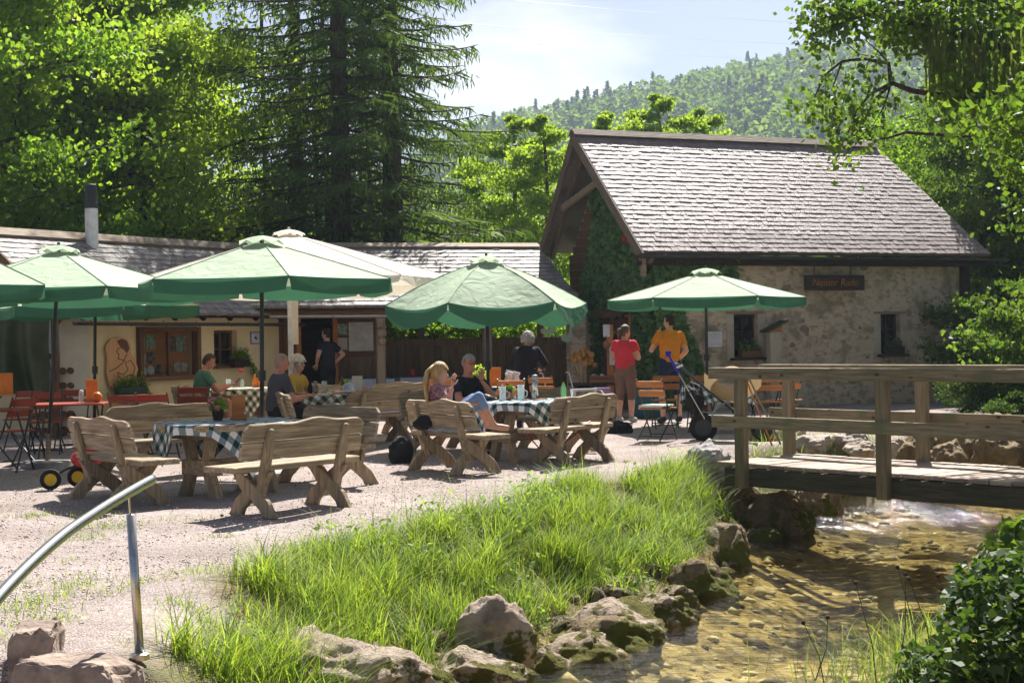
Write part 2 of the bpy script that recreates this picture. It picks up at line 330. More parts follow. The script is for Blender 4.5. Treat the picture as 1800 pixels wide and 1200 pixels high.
# ---------------------------------------------------------------- ground, river bed, water
WATER_Z = -0.80
LEFT = [(-2.4, -40), (-1.7, 2), (-1.35, 5), (-1.0, 7), (-0.55, 8.7), (-0.04, 9.86), (0.35, 10.83), (1.03, 12.0), (1.55, 13.05), (2.2, 15.2), (2.75, 17.4), (3.4, 18.7), (4.7, 19.7), (6.4, 20.6), (7.9, 22.9), (8.6, 26.2), (10.2, 29.0), (13, 32.5), (20, 39), (60, 62), (240, 90)]
RIGHT = [(1.6, -40), (1.9, 2), (1.95, 5), (2.2, 7.2), (2.75, 9.3), (4.0, 12), (6.3, 14.8), (9, 18), (13, 23), (20, 29.5), (60, 52), (240, 78)]
def seg_dist(P, line):
    D = np.full(len(P), 1e9)
    for a, b in zip(line[:-1], line[1:]):
        a = np.array(a, float); b = np.array(b, float); ab = b - a
        t = np.clip(((P - a) @ ab) / (ab @ ab), 0, 1)
        D = np.minimum(D, np.hypot(*(P - (a + t[:, None] * ab)).T))
    return D
def inside(P, poly):
    x, y = P[:, 0], P[:, 1]; r = np.zeros(len(P), bool); n = len(poly)
    for i in range(n):
        x1, y1 = poly[i]; x2, y2 = poly[(i + 1) % n]
        c = ((y1 > y) != (y2 > y))
        with np.errstate(divide='ignore', invalid='ignore'):
            r ^= c & (x < (x2 - x1) * (y - y1) / (y2 - y1 + 1e-12) + x1)
    return r
RIVER = LEFT + RIGHT[::-1]
def sstep(t): t = np.clip(t, 0, 1); return t * t * (3 - 2 * t)
def vnoise(P, s, seed=0):
    return np.array([mnoise.noise(Vector((p[0] * s + seed, p[1] * s - seed, seed * 1.7))) for p in P])
WY = [6, 7, 8, 9.5, 10.6, 12, 14.3, 16, 17.5, 40]; WID = [.6, .85, 1.15, 1.55, 1.75, 1.8, 1.7, 1.15, .8, .8]
def height(P, rough=True):
    P = np.asarray(P, float).reshape(-1, 2)
    dl = seg_dist(P, LEFT); dr = seg_dist(P, RIGHT); ins = inside(P, RIVER); d = np.minimum(dl, dr)
    leftland = (~ins) & (dl < dr)
    z = np.zeros(len(P))
    wid = np.interp(P[:, 1], WY, WID) + 0.35
    z = np.where(leftland, WATER_Z * (1 - sstep((dl + 0.25) / wid)), z)
    z = np.where((~ins) & ~leftland, WATER_Z + 1.15 * sstep((dr + 0.1) / 1.8), z)
    z = np.where(ins, WATER_Z - 0.06 - 0.24 * sstep(d / 1.2), z)
    # steps down at the lower left, by the hand rail
    low = (P[:, 0] < -1.62) & leftland
    z = np.where(low & (P[:, 1] < 6.85), np.minimum(z, -0.55 * sstep((6.85 - P[:, 1]) / 0.12)), z)
    # land rises gently behind the houses
    far = sstep((P[:, 1] - 33) / 60) * (~ins)
    z = z + far * 3.0
    r = np.hypot(P[:, 0], P[:, 1])
    az = np.degrees(np.arctan2(P[:, 0], P[:, 1]))
    prof = np.interp(az, [-60, -20, -12, -8.7, -5, -1.3, 2.2, 6.6, 10.9, 15, 20, 60], [20, 30, 40, 50, 63, 83, 91, 100, 108, 111, 114, 114])
    z = z + (prof - 11) * sstep((r - 150) / 470) * (P[:, 1] > 0)
    return z
def axis(dense_a, dense_b, step, far_a, far_b):
    mid = list(np.arange(dense_a, dense_b + 1e-6, step)); lo = []; hi = []; s = step; x = dense_a
    while x > far_a: s *= 1.13; x -= s; lo.append(x)
    s = step; x = dense_b
    while x < far_b: s *= 1.13; x += s; hi.append(x)
    return np.array(lo[::-1] + mid + hi)
xs = axis(-9, 8, 0.13, -800, 800); ys = axis(4.5, 31, 0.13, -60, 900)
XX, YY = np.meshgrid(xs, ys); PP = np.stack([XX.ravel(), YY.ravel()], 1)
ZZ = height(PP)
near = (PP[:, 1] < 45) & (PP[:, 1] > 0) & (np.abs(PP[:, 0]) < 14)
nzv = np.zeros(len(PP)); idx = np.nonzero(near)[0]
nzv[idx] = vnoise(PP[idx], 0.9) * 0.035 + vnoise(PP[idx], 3.3, 5) * 0.014
bankish = np.clip(1 - np.abs(ZZ + 0.4) / 0.4, 0, 1)
nzv[idx] += vnoise(PP[idx], 2.2, 9) * 0.10 * bankish[idx]
ZZ = ZZ + nzv
nx, ny = len(xs), len(ys)
I = np.arange(nx * ny).reshape(ny, nx)
FF = np.stack([I[:-1, :-1].ravel(), I[:-1, 1:].ravel(), I[1:, 1:].ravel(), I[1:, :-1].ravel()], 1)
gme = fast_mesh('ground', np.c_[PP, ZZ], FF, True)
# masks: grass cover, river bed
dl_ = seg_dist(PP, LEFT); ins_ = inside(PP, RIVER); dr_ = seg_dist(PP, RIGHT)
gw = np.interp(PP[:, 1], WY, WID) + nzv * 5
grass = np.where(ins_, 0, np.where(dl_ < dr_, sstep((gw - dl_) / 0.35), 1.0))
grass = np.maximum(grass, sstep((PP[:, 1] - 33) / 2) * (~ins_))
a = gme.attributes.new('grass', 'FLOAT', 'POINT'); a.data.foreach_set('value', grass.astype(np.float32))
a = gme.attributes.new('wet', 'FLOAT', 'POINT'); a.data.foreach_set('value', (sstep((WATER_Z + 0.10 - ZZ) / 0.12)).astype(np.float32))
def ground_mat():
    m, nt, p, out = newmat('gravel_ground'); N = nt.nodes; K = nt.links.new
    tc = N.new('ShaderNodeTexCoord')
    def nz(scale, det=6, rough=.6):
        n = N.new('ShaderNodeTexNoise'); n.inputs['Scale'].default_value = scale; n.inputs['Detail'].default_value = det; n.inputs['Roughness'].default_value = rough
        K(tc.outputs['Object'], n.inputs['Vector']); return n
    def ramp(src, stops):
        r = N.new('ShaderNodeValToRGB'); e = r.color_ramp.elements
        e[0].position, e[0].color = stops[0][0], rgba(stops[0][1]); e[1].position, e[1].color = stops[-1][0], rgba(stops[-1][1])
        for s in stops[1:-1]: q = e.new(s[0]); q.color = rgba(s[1])
        K(src, r.inputs['Fac']); return r
    def mix(f, a, b, mode='MIX'):
        x = N.new('ShaderNodeMixRGB'); x.blend_type = mode
        if isinstance(f, float): x.inputs[0].default_value = f
        else: K(f, x.inputs[0])
        K(a, x.inputs[1]); K(b, x.inputs[2]); return x.outputs[0]
    vor = N.new('ShaderNodeTexVoronoi'); vor.inputs['Scale'].default_value = 75; K(tc.outputs['Object'], vor.inputs['Vector'])
    peb = ramp(vor.outputs['Color'], [(0.0, (0.335, 0.28, 0.255)), (0.45, (0.515, 0.45, 0.425)), (1.0, (0.67, 0.615, 0.595))])
    edge = ramp(vor.outputs['Distance'], [(0.25, (1, 1, 1)), (0.8, (0.66, 0.62, 0.6))])
    gravel = mix(1.0, peb.outputs[0], edge.outputs[0], 'MULTIPLY')
    big = ramp(nz(0.7).outputs['Fac'], [(0.3, (0.66, 0.63, 0.60)), (0.7, (1.06, 1.04, 1.03))])
    gravel = mix(1.0, gravel, big.outputs[0], 'MULTIPLY')
    soil = ramp(nz(5).outputs['Fac'], [(0.3, (0.10, 0.085, 0.04)), (0.5, (0.15, 0.15, 0.05)), (0.7, (0.22, 0.17, 0.10))])
    vb = N.new('ShaderNodeTexVoronoi'); vb.inputs['Scale'].default_value = 13; vb.inputs['Randomness'].default_value = 1.0; K(tc.outputs['Object'], vb.inputs['Vector'])
    bed = ramp(vb.outputs['Color'], [(0.0, (0.17, 0.13, 0.045)), (0.4, (0.39, 0.31, 0.115)), (0.75, (0.55, 0.465, 0.225)), (1.0, (0.74, 0.69, 0.48))])
    bn = ramp(nz(2.2, 8, .7).outputs['Fac'], [(0.35, (0.28, 0.26, 0.2)), (0.6, (1.1, 1.05, 0.95))])
    bedc = mix(1.0, bed.outputs[0], bn.outputs[0], 'MULTIPLY')
    ag = N.new('ShaderNodeAttribute'); ag.attribute_name = 'grass'; aw = N.new('ShaderNodeAttribute'); aw.attribute_name = 'wet'
    far = ramp(nz(0.35).outputs['Fac'], [(0.3, (0.10, 0.16, 0.03)), (0.7, (0.17, 0.23, 0.05))])
    sep = N.new('ShaderNodeSeparateXYZ'); K(tc.outputs['Object'], sep.inputs[0])
    fr = N.new('ShaderNodeMapRange'); fr.inputs['From Min'].default_value = 31; fr.inputs['From Max'].default_value = 34; K(sep.outputs[1], fr.inputs['Value'])
    g2 = mix(fr.outputs[0], soil.outputs[0], far.outputs[0])
    c = mix(ag.outputs['Fac'], gravel, g2); c = mix(aw.outputs['Fac'], c, bedc)
    K(c, p.inputs['Base Color']); p.inputs['Roughness'].default_value = 0.95; p.inputs['Specular IOR Level'].default_value = 0.15
    bp = N.new('ShaderNodeBump'); bp.inputs['Strength'].default_value = 0.7; bp.inputs['Distance'].default_value = 0.02; bp.invert = True
    K(vor.outputs['Distance'], bp.inputs['Height'])
    bp2 = N.new('ShaderNodeBump'); bp2.inputs['Strength'].default_value = 0.5; bp2.inputs['Distance'].default_value = 0.08
    K(nz(6, 8).outputs['Fac'], bp2.inputs['Height']); K(bp.outputs[0], bp2.inputs['Normal']); K(bp2.outputs[0], p.inputs['Normal'])
    return m
ground = struct(link('ground', gme, ground_mat()), 'pale gravel terrace, grassy bank and stream bed')
def water_mat():
    m, nt, p, out = newmat('stream_water'); N = nt.nodes; K = nt.links.new; N.remove(p)
    tc = N.new('ShaderNodeTexCoord'); mp = N.new('ShaderNodeMapping'); mp.inputs['Rotation'].default_value = (0, 0, R(-35)); mp.inputs['Scale'].default_value = (1.0, 2.4, 1)
    K(tc.outputs['Object'], mp.inputs['Vector'])
    n1 = N.new('ShaderNodeTexNoise'); n1.inputs['Scale'].default_value = 2.5; n1.inputs['Detail'].default_value = 5; n1.inputs['Distortion'].default_value = 1.2
    n2 = N.new('ShaderNodeTexNoise'); n2.inputs['Scale'].default_value = 9; n2.inputs['Detail'].default_value = 4
    K(mp.outputs[0], n1.inputs['Vector']); K(mp.outputs[0], n2.inputs['Vector'])
    # riffle below the bridge: rougher water
    sp = N.new('ShaderNodeSeparateXYZ'); K(tc.outputs['Object'], sp.inputs[0])
    rf = N.new('ShaderNodeMapRange'); rf.inputs['From Min'].default_value = 15.5; rf.inputs['From Max'].default_value = 18.5; rf.inputs['To Min'].default_value = 0.20; rf.inputs['To Max'].default_value = 0.75
    K(sp.outputs[1], rf.inputs['Value'])
    ad = N.new('ShaderNodeMath'); ad.operation = 'ADD'; K(n1.outputs['Fac'], ad.inputs[0])
    m2 = N.new('ShaderNodeMath'); m2.operation = 'MULTIPLY'; m2.inputs[1].default_value = 0.4; K(n2.outputs['Fac'], m2.inputs[0]); K(m2.outputs[0], ad.inputs[1])
    bp = N.new('ShaderNodeBump'); bp.inputs['Distance'].default_value = 0.09; K(ad.outputs[0], bp.inputs['Height']); K(rf.outputs[0], bp.inputs['Strength'])
    fr = N.new('ShaderNodeFresnel'); fr.inputs['IOR'].default_value = 1.33; K(bp.outputs[0], fr.inputs['Normal'])
    gl = N.new('ShaderNodeBsdfGlossy'); gl.inputs['Roughness'].default_value = 0.06; K(bp.outputs[0], gl.inputs['Normal'])
    tr = N.new('ShaderNodeBsdfTransparent'); tr.inputs['Color'].default_value = (0.95, 0.93, 0.80, 1)
    mx = N.new('ShaderNodeMixShader'); K(fr.outputs[0], mx.inputs[0]); K(tr.outputs[0], mx.inputs[1]); K(gl.outputs[0], mx.inputs[2]); K(mx.outputs[0], out.inputs['Surface'])
    return m
wx = np.linspace(-12, 60, 90); wy = np.linspace(-30, 62, 110); WXX, WYY = np.meshgrid(wx, wy)
J = np.arange(len(wx) * len(wy)).reshape(len(wy), len(wx))
wP = np.stack([WXX.ravel(), WYY.ravel()], 1)
wF = np.stack([J[:-1, :-1].ravel(), J[:-1, 1:].ravel(), J[1:, 1:].ravel(), J[1:, :-1].ravel()], 1)
keepw = (inside(wP, RIVER) | (np.minimum(seg_dist(wP, LEFT), seg_dist(wP, RIGHT)) < 1.6))
wF = wF[keepw[wF].any(1)]
water = struct(link('stream', fast_mesh('stream', np.c_[wP, np.full(len(wP), WATER_Z)], wF, True), water_mat()), 'shallow clear stream over golden brown pebbles')

def hz(x, y): return float(height([(x, y)])[0])
# ---------------------------------------------------------------- loose pebbles on the gravel
def pebbles():
    n = 9000
    P = np.c_[RNG.uniform(-5.5, 2.5, n * 3), 6.9 + (RNG.random(n * 3) ** 1.6) * 12]
    ok = (seg_dist(P, LEFT) > 1.7) & ~inside(P, RIVER); P = P[ok][:n]; n = len(P); z = height(P)
    s = RNG.uniform(0.004, 0.011, n)
    O = np.array([(1, 0, 0), (-1, 0, 0), (0, 1, 0), (0, -1, 0), (0, 0, .7), (0, 0, -.7)], float)
    Fo = np.array([(0, 2, 4), (2, 1, 4), (1, 3, 4), (3, 0, 4), (2, 0, 5), (1, 2, 5), (3, 1, 5), (0, 3, 5)])
    V = O[None] * (s[:, None, None] * RNG.uniform(.7, 1.4, (n, 6, 1))); an = RNG.uniform(0, 6.28, n)
    c, sn = np.cos(an)[:, None], np.sin(an)[:, None]
    X = V[:, :, 0] * c - V[:, :, 1] * sn; Y = V[:, :, 0] * sn + V[:, :, 1] * c
    V = np.stack([X + P[:, 0:1], Y + P[:, 1:2], V[:, :, 2] + z[:, None] + 0.012], 2)
    F = (Fo[None] + (np.arange(n) * 6)[:, None, None]).reshape(-1, 3)
    return fast_mesh('pebbles', V.reshape(-1, 3), F)
pm = leafmat('pebble', (0.66, 0.60, 0.55), (0.40, 0.33, 0.29), 0.0)
n = 900; Pl = np.c_[RNG.uniform(-6, 2.2, n), RNG.uniform(7, 22, n)]; Pl = Pl[(seg_dist(Pl, LEFT) > 1.2) & ~inside(Pl, RIVER)]; n = len(Pl); zl = height(Pl); al = RNG.uniform(0, 6.28, n); sl_ = RNG.uniform(.012, .03, n)[:, None]; tl = np.c_[np.cos(al), np.sin(al), RNG.normal(0, .25, n)]; bl = np.c_[-np.sin(al), np.cos(al), RNG.normal(0, .25, n)]; Cl = np.c_[Pl, zl + .03]
tag(link('fallen_leaves', fast_mesh('fallen_leaves', np.stack([Cl - tl * sl_, Cl + bl * sl_ * .6, Cl + tl * sl_, Cl - bl * sl_ * .6], 1).reshape(-1, 3), np.arange(4 * n).reshape(-1, 4)), leafmat('fallen_leaf', (.30, .20, .09), (.12, .075, .03), .1)), 'small dry leaves and litter scattered on the gravel', 'leaf litter', kind='stuff')
tag(link('loose_gravel', pebbles(), pm), 'loose pale gravel stones scattered over the terrace', 'gravel', kind='stuff')

# ---------------------------------------------------------------- grass
def blades(P, h, lean, w, segs=2):
    n = len(P); z = height(P); an = RNG.uniform(0, 6.28, n); d = np.stack([np.cos(an), np.sin(an)], 1)
    side = np.stack([-d[:, 1], d[:, 0]], 1)
    V = []; k = segs
    for i in range(k + 1):
        t = i / k
        c = P + d * (lean * h * t ** 1.8)[:, None]
        zz = z - 0.02 + h * (t - 0.25 * lean * t * t)
        ww = (w * (1 - t ** 1.5) * 0.5 + 0.0006)[:, None]
        V.append(np.c_[c - side * ww, zz]); V.append(np.c_[c + side * ww, zz])
    V = np.stack(V, 1); nv = 2 * (k + 1); F = []
    for i in range(k): F.append(np.stack([np.full(n, 2 * i), np.full(n, 2 * i + 1), np.full(n, 2 * i + 3), np.full(n, 2 * i + 2)], 1))
    F = np.stack(F, 1) + (np.arange(n) * nv)[:, None, None]
    return V.reshape(-1, 3), F.reshape(-1, 4)
def bank_points(n, lo, hi, ymin=6.5, ymax=18.5):
    P = np.c_[RNG.uniform(-5, 3.4, n), RNG.uniform(ymin, ymax, n)]
    d = seg_dist(P, LEFT); gwp = np.interp(P[:, 1], WY, WID) + vnoise(P, 0.9) * .35
    ok = ~inside(P, RIVER) & (d > lo) & (d < gwp * hi) & ~((P[:, 0] < -1.25) & (P[:, 1] < 7.4))
    return P[ok], d[ok], gwp[ok]
P, d, g = bank_points(430000, 0.28, 1.06)
clump = vnoise(P, 2.3, 3) * 0.9 + vnoise(P, 6.5, 6) * .6 + 0.48
keep = RNG.random(len(P)) < np.clip(0.06 + clump * .95, 0.03, 1) ** 1.3 * np.clip((g * 1.06 - d) / 0.5, 0.12, 1) * np.clip((d - .05) / .5, .25, 1)
P, d, g, clump = P[keep][:88000], d[keep][:88000], g[keep][:88000], clump[keep][:88000]
h = RNG.uniform(0.07, 0.33, len(P)) * (0.35 + 1.0 * np.clip(clump, 0, 1.1)) * np.clip((g - d) / 0.7 + 0.25, 0.25, 1)
V, F = blades(P, h, RNG.uniform(0.15, 0.95, len(P)), RNG.uniform(0.0035, 0.008, len(P)))
tag(link('bank_grass', fast_mesh('bank_grass', V, F), M['grass']), 'long bright green grass covering the stream bank', 'grass', kind='stuff')
# arching tussocks
tv, tf, off = [], [], 0
for k in range(130):
    Pk, dk, gk = bank_points(60, 0.2, 0.8)
    if not len(Pk): continue
    c = Pk[0]; n = 70; Q = c + RNG.normal(0, 0.05, (n, 2)); hh = RNG.uniform(0.20, 0.46, n)
    V, F = blades(Q, hh, RNG.uniform(0.4, 1.3, n), RNG.uniform(0.005, 0.009, n), 4); tv.append(V); tf.append(F + off); off += len(V)
tag(link('grass_tussocks', fast_mesh('grass_tussocks', np.concatenate(tv), np.concatenate(tf)), M['grass']), 'arching tussocks of coarse grass along the bank above the boulders', 'grass', kind='stuff')
P, d, g = bank_points(26000, 0.05, 0.9); P = P[:6500]
V, F = blades(P, RNG.uniform(.06, .2, len(P)), RNG.uniform(.5, 1.4, len(P)), RNG.uniform(.003, .006, len(P)))
tag(link('dry_grass', fast_mesh('dry_grass', V, F), M['straw']), 'dry brown grass among the bank boulders', 'grass', kind='stuff')
# low broad-leaved weeds in patches
P, d, g = bank_points(60000, 0.12, 0.95); wz = vnoise(P, 1.6, 21) + .5 * vnoise(P, 4.2, 17); P = P[wz > .22][:7000]; z = height(P)
P3 = np.c_[P + RNG.normal(0, .02, P.shape), z + .03 + .16 * RNG.random(len(P)) ** 1.3]
def weed_cards(P3, size):
    n = len(P3); a = RNG.uniform(0, 6.28, n); up = RNG.normal(0, .45, (n, 2)); t = np.c_[np.cos(a), np.sin(a), up[:, 0]]; b = np.c_[-np.sin(a), np.cos(a), up[:, 1]]; s = (size * RNG.uniform(.6, 1.5, n))[:, None]
    V = np.stack([P3 - t * s * .7, P3 + b * s * .4, P3 + t * s * .7, P3 - b * s * .4], 1).reshape(-1, 3); return V, np.arange(4 * n).reshape(-1, 4)
V, F = weed_cards(P3, .032); tag(link('bank_weeds', fast_mesh('bank_weeds', V, F), M['leaf_mid']), 'low broad leaved weeds mixed into the bank grass', 'weeds', kind='stuff')
# tall seed stems
P, d, g = bank_points(9000, 0.5, 0.9, 9.0); P = P[:150]
V, F = blades(P, RNG.uniform(.3, .62, len(P)), RNG.uniform(.05, .45, len(P)), np.full(len(P), .005), 4)
tag(link('seed_stems', fast_mesh('seed_stems', V, F), M['grass']), 'thin tall seed stems rising above the bank grass', 'grass', kind='stuff')
# sparse tufts on the gravel at the left
tv, tf, off = [], [], 0
spots = [(60, 1060, 1.0), (110, 1035, .9), (20, 1080, .9), (150, 1020, .8), (90, 1090, .7), (170, 905, .9), (185, 925, .9), (150, 945, .7), (55, 905, .6), (215, 880, .8), (240, 925, .7), (300, 912, .6), (340, 915, .7), (270, 1020, .5), (215, 1035, .4), (350, 1005, .7), (310, 1050, .4), (360, 1060, .5), (225, 1130, .4), (120, 985, .3), (385, 945, .5), (30, 1030, .6), (330, 1120, .5), (360, 1110, .6), (380, 1010, .8), (20, 1120, .8), (345, 950, .3)]
for (px, py, s) in spots:
    c = G(px, py); n = int(200 * s); Q = np.c_[RNG.normal(c.x, .15 * s, n), RNG.normal(c.y, .22 * s, n)]
    V, F = blades(Q, RNG.uniform(.02, .075, n) * (0.6 + .6 * s), RNG.uniform(.2, .9, n), RNG.uniform(.003, .006, n)); tv.append(V); tf.append(F + off); off += len(V)
tag(link('gravel_grass', fast_mesh('gravel_grass', np.concatenate(tv), np.concatenate(tf)), M['grass']), 'thin tufts of grass growing through the gravel', 'grass', kind='stuff')

# ---------------------------------------------------------------- boulders
def mossy_rock(name, base, dark, moss):
    m, nt, p, out = newmat(name); N = nt.nodes; K = nt.links.new
    tc = N.new('ShaderNodeTexCoord'); oi = N.new('ShaderNodeObjectInfo')
    nz = N.new('ShaderNodeTexNoise'); nz.inputs['Scale'].default_value = 5; nz.inputs['Detail'].default_value = 9; nz.inputs['Roughness'].default_value = .65; K(tc.outputs['Object'], nz.inputs['Vector'])
    rp = N.new('ShaderNodeValToRGB'); rp.color_ramp.elements[0].position = .32; rp.color_ramp.elements[1].position = .62; rp.color_ramp.elements[0].color = rgba(dark); rp.color_ramp.elements[1].color = rgba(base); K(nz.outputs['Fac'], rp.inputs['Fac'])
    n2 = N.new('ShaderNodeTexNoise'); n2.inputs['Scale'].default_value = 3.2; n2.inputs['Detail'].default_value = 12; n2.inputs['Roughness'].default_value = .72; K(tc.outputs['Object'], n2.inputs['Vector'])
    ge = N.new('ShaderNodeNewGeometry'); sp = N.new('ShaderNodeSeparateXYZ'); K(ge.outputs['Position'], sp.inputs[0])
    hz_ = N.new('ShaderNodeMapRange'); hz_.inputs['From Min'].default_value = -0.3; hz_.inputs['From Max'].default_value = -0.75; hz_.inputs['To Min'].default_value = -0.07; hz_.inputs['To Max'].default_value = 0.09; K(sp.outputs[2], hz_.inputs['Value'])
    ad = N.new('ShaderNodeMath'); ad.operation = 'ADD'; K(n2.outputs['Fac'], ad.inputs[0]); K(hz_.outputs[0], ad.inputs[1])
    r2 = N.new('ShaderNodeValToRGB'); r2.color_ramp.elements[0].position = .53; r2.color_ramp.elements[1].position = .565; K(ad.outputs[0], r2.inputs['Fac'])
    mx = N.new('ShaderNodeMixRGB'); mx.inputs['Color2'].default_value = rgba(moss); K(r2.outputs[0], mx.inputs[0]); K(rp.outputs[0], mx.inputs[1]); K(mx.outputs[0], p.inputs['Base Color'])
    p.inputs['Roughness'].default_value = .9; p.inputs['Specular IOR Level'].default_value = .2
    n4 = N.new('ShaderNodeTexNoise'); n4.inputs['Scale'].default_value = 22; n4.inputs['Detail'].default_value = 10; n4.inputs['Roughness'].default_value = .7; K(tc.outputs['Object'], n4.inputs['Vector'])
    bp = N.new('ShaderNodeBump'); bp.inputs['Strength'].default_value = 1.0; bp.inputs['Distance'].default_value = .09; K(n4.outputs['Fac'], bp.inputs['Height']); K(bp.outputs[0], p.inputs['Normal'])
    return m
M['boulder'] = mossy_rock('mossy_boulder', (0.74, 0.60, 0.48), (0.35, 0.255, 0.185), (0.15, 0.14, 0.025))
M['boulder_moss'] = mossy_rock('mossier_boulder', (0.48, 0.36, 0.22), (0.20, 0.14, 0.08), (0.14, 0.15, 0.02))
def boulder_mesh(name, size, seed, sub=4):
    bm = bmesh.new(); bmesh.ops.create_icosphere(bm, subdivisions=sub, radius=1.0)
    rnd = random.Random(seed); planes = []
    for k in range(9):
        n = Vector((rnd.uniform(-1, 1), rnd.uniform(-1, 1), rnd.uniform(-.6, 1))).normalized(); planes.append((n, rnd.uniform(0.55, 0.86)))
    for v in bm.verts:
        p = v.co.copy()
        for n, dd in planes:
            t = p.dot(n)
            if t > dd: p -= n * (t - dd) * 0.92
        q = p * 1.7 + Vector((seed * 3.1, seed, -seed)); p += v.co * (0.16 * mnoise.noise(q) + 0.13 * mnoise.noise(q * 2.3) + 0.07 * abs(mnoise.noise(q * 5.0)) + 0.05 * mnoise.noise(q * 11))
        v.co = Vector((p.x * size[0], p.y * size[1], p.z * size[2]))
    me = bpy.data.meshes.new(name); bm.to_mesh(me); bm.free()
    for pl in me.polygons: pl.use_smooth = True
    return me
BNUM = 0
def boulder(px, py, z, w, hgt, label, mat='boulder', dep=None, rz=0.0, group=None, d=None, tilt=0.0):
    """w,hgt in metres, px,py the middle of the stone, z its middle height"""
    global BNUM; BNUM += 1
    c = G(px, py, z); c.z = min(c.z, hz(c.x, c.y) + hgt * .42) if py > 830 else max(c.z, hz(c.x, c.y) + hgt * .2)
    o = link('boulder', boulder_mesh('boulder', (w / 2 * 1.3, (dep or w * .9) / 2 * 1.3, hgt / 2 * 1.3), BNUM, 5), M[mat]); o.location = c - Vector((0, 0, hgt * .16)); o.rotation_euler = (tilt, 0, rz)
    return tag(o, label, 'boulder', group)
boulder(1232, 812, -0.02, .56, .56, 'pale grey flat-topped boulder beside the first post of the footbridge', 'rock_grey', rz=.3)
boulder(872, 1092, -.42, .42, .55, 'upright brown boulder with mossy foot at the water edge below the grass', dep=.4, rz=.4)
boulder(1030, 1050, -.40, .50, .26, 'flat pale slab of rock lying above the mossy shore boulder', rz=-.3)
boulder(1062, 1095, -.66, .66, .30, 'low boulder thick with green moss where the shore juts into the stream', 'boulder_moss', rz=.4)
boulder(1085, 1000, -.30, .62, .36, 'long cracked pale rock sloping down under the overhanging grass', rz=-.5, dep=.7, tilt=.2)
boulder(1160, 1030, -.55, .50, .30, 'pitted pale rock with a mossy skirt next to the long sloping rock', rz=.5)
boulder(1222, 985, -.52, .56, .36, 'rounded mossy boulder overhanging the water nearest the bridge shadow', 'boulder_moss', rz=.2)
boulder(1286, 930, -.48, .36, .46, 'dark wet boulder at the foot of the bank under the bridge end', 'boulder_moss')
boulder(822, 1168, -.60, .62, .28, 'flat pale slab with mossy front edge at the bottom of the bank', rz=.2, dep=.5)
boulder(560, 1145, -.30, .60, .34, 'broad crumbling brown rock at the bottom edge left of the slabs', rz=.1)
boulder(655, 1165, -.45, .58, .30, 'pale weathered rock between the crumbling rock and the flat slab', rz=-.4)
boulder(705, 1196, -.62, .55, .26, 'low brown rock at the very bottom of the bank by the water', 'boulder_moss')
boulder(1185, 950, -.28, .30, .22, 'small brown stone half buried in the grass above the rounded mossy boulder')
boulder(950, 1010, -.18, .30, .20, 'small stone peeping out of the grass over the flat pale slab')
boulder(1300, 868, -.40, .50, .45, 'brown boulder right under the near end of the bridge beam', 'boulder_moss')
boulder(1362, 880, -.45, .70, .60, 'large dark mossy boulder in the shade under the bridge', 'boulder_moss', rz=.5)
boulder(1430, 858, -.50, .62, .55, 'mossy boulder farthest back under the bridge', 'boulder_moss', rz=1.0)
boulder(1335, 918, -.62, .34, .26, 'small dark stone in the shaded water under the bridge', 'boulder_moss')
boulder(1345, 770, 0.0, .62, .40, 'pale lit boulder behind the first far post of the footbridge', 'rock', rz=.2)
boulder(1490, 772, 0.0, .46, .34, 'brown round boulder seen between the bridge rails', 'rock', rz=.9)
boulder(1545, 757, 0.02, .52, .38, 'grey block of rock behind the second near post of the bridge', 'rock_grey', rz=.5)
boulder(1592, 752, 0.04, .46, .44, 'tallest pale rock of the group behind the bridge', 'rock', rz=.1)
boulder(1636, 782, -.1, .60, .50, 'mossy rock at the right end of the group behind the bridge', 'boulder_moss', rz=.3)
boulder(1425, 782, -.05, .50, .24, 'low flat pale stone in the grass behind the bridge deck', 'rock', rz=.3)
for (px, py, w, hh, l, m_) in ((1402, 768, .34, .26, 'small brown rock between the first far post and the flat stone', 'rock'), (1455, 758, .30, .24, 'small grey rock left of the round brown boulder', 'rock_grey'), (1560, 786, .40, .30, 'low pale rock below the tallest rock behind the bridge', 'rock'), (1515, 790, .36, .22, 'low brown rock below the round boulder behind the bridge', 'rock'), (1665, 800, .50, .40, 'dark mossy rock farthest right behind the bridge', 'boulder_moss'), (1690, 772, .55, .42, 'mossy rock beside the water right of the rock group', 'boulder_moss'), (1610, 798, .38, .30, 'mossy rock under the far rail of the bridge', 'boulder_moss'), (1722, 752, .6, .5, 'dark rock at the stream side in front of the house corner', 'boulder_moss'), (1768, 748, .7, .5, 'dark rock at the right edge beyond the bridge rails', 'boulder_moss'), (1745, 778, .6, .5, 'wet dark rock low at the water right of the rock group', 'boulder_moss'), (1795, 772, .7, .6, 'dark mossy rock at the right frame edge behind the rails', 'boulder_moss')):
    boulder(px, py, 0.0, w, hh, l, m_, rz=px * .01)
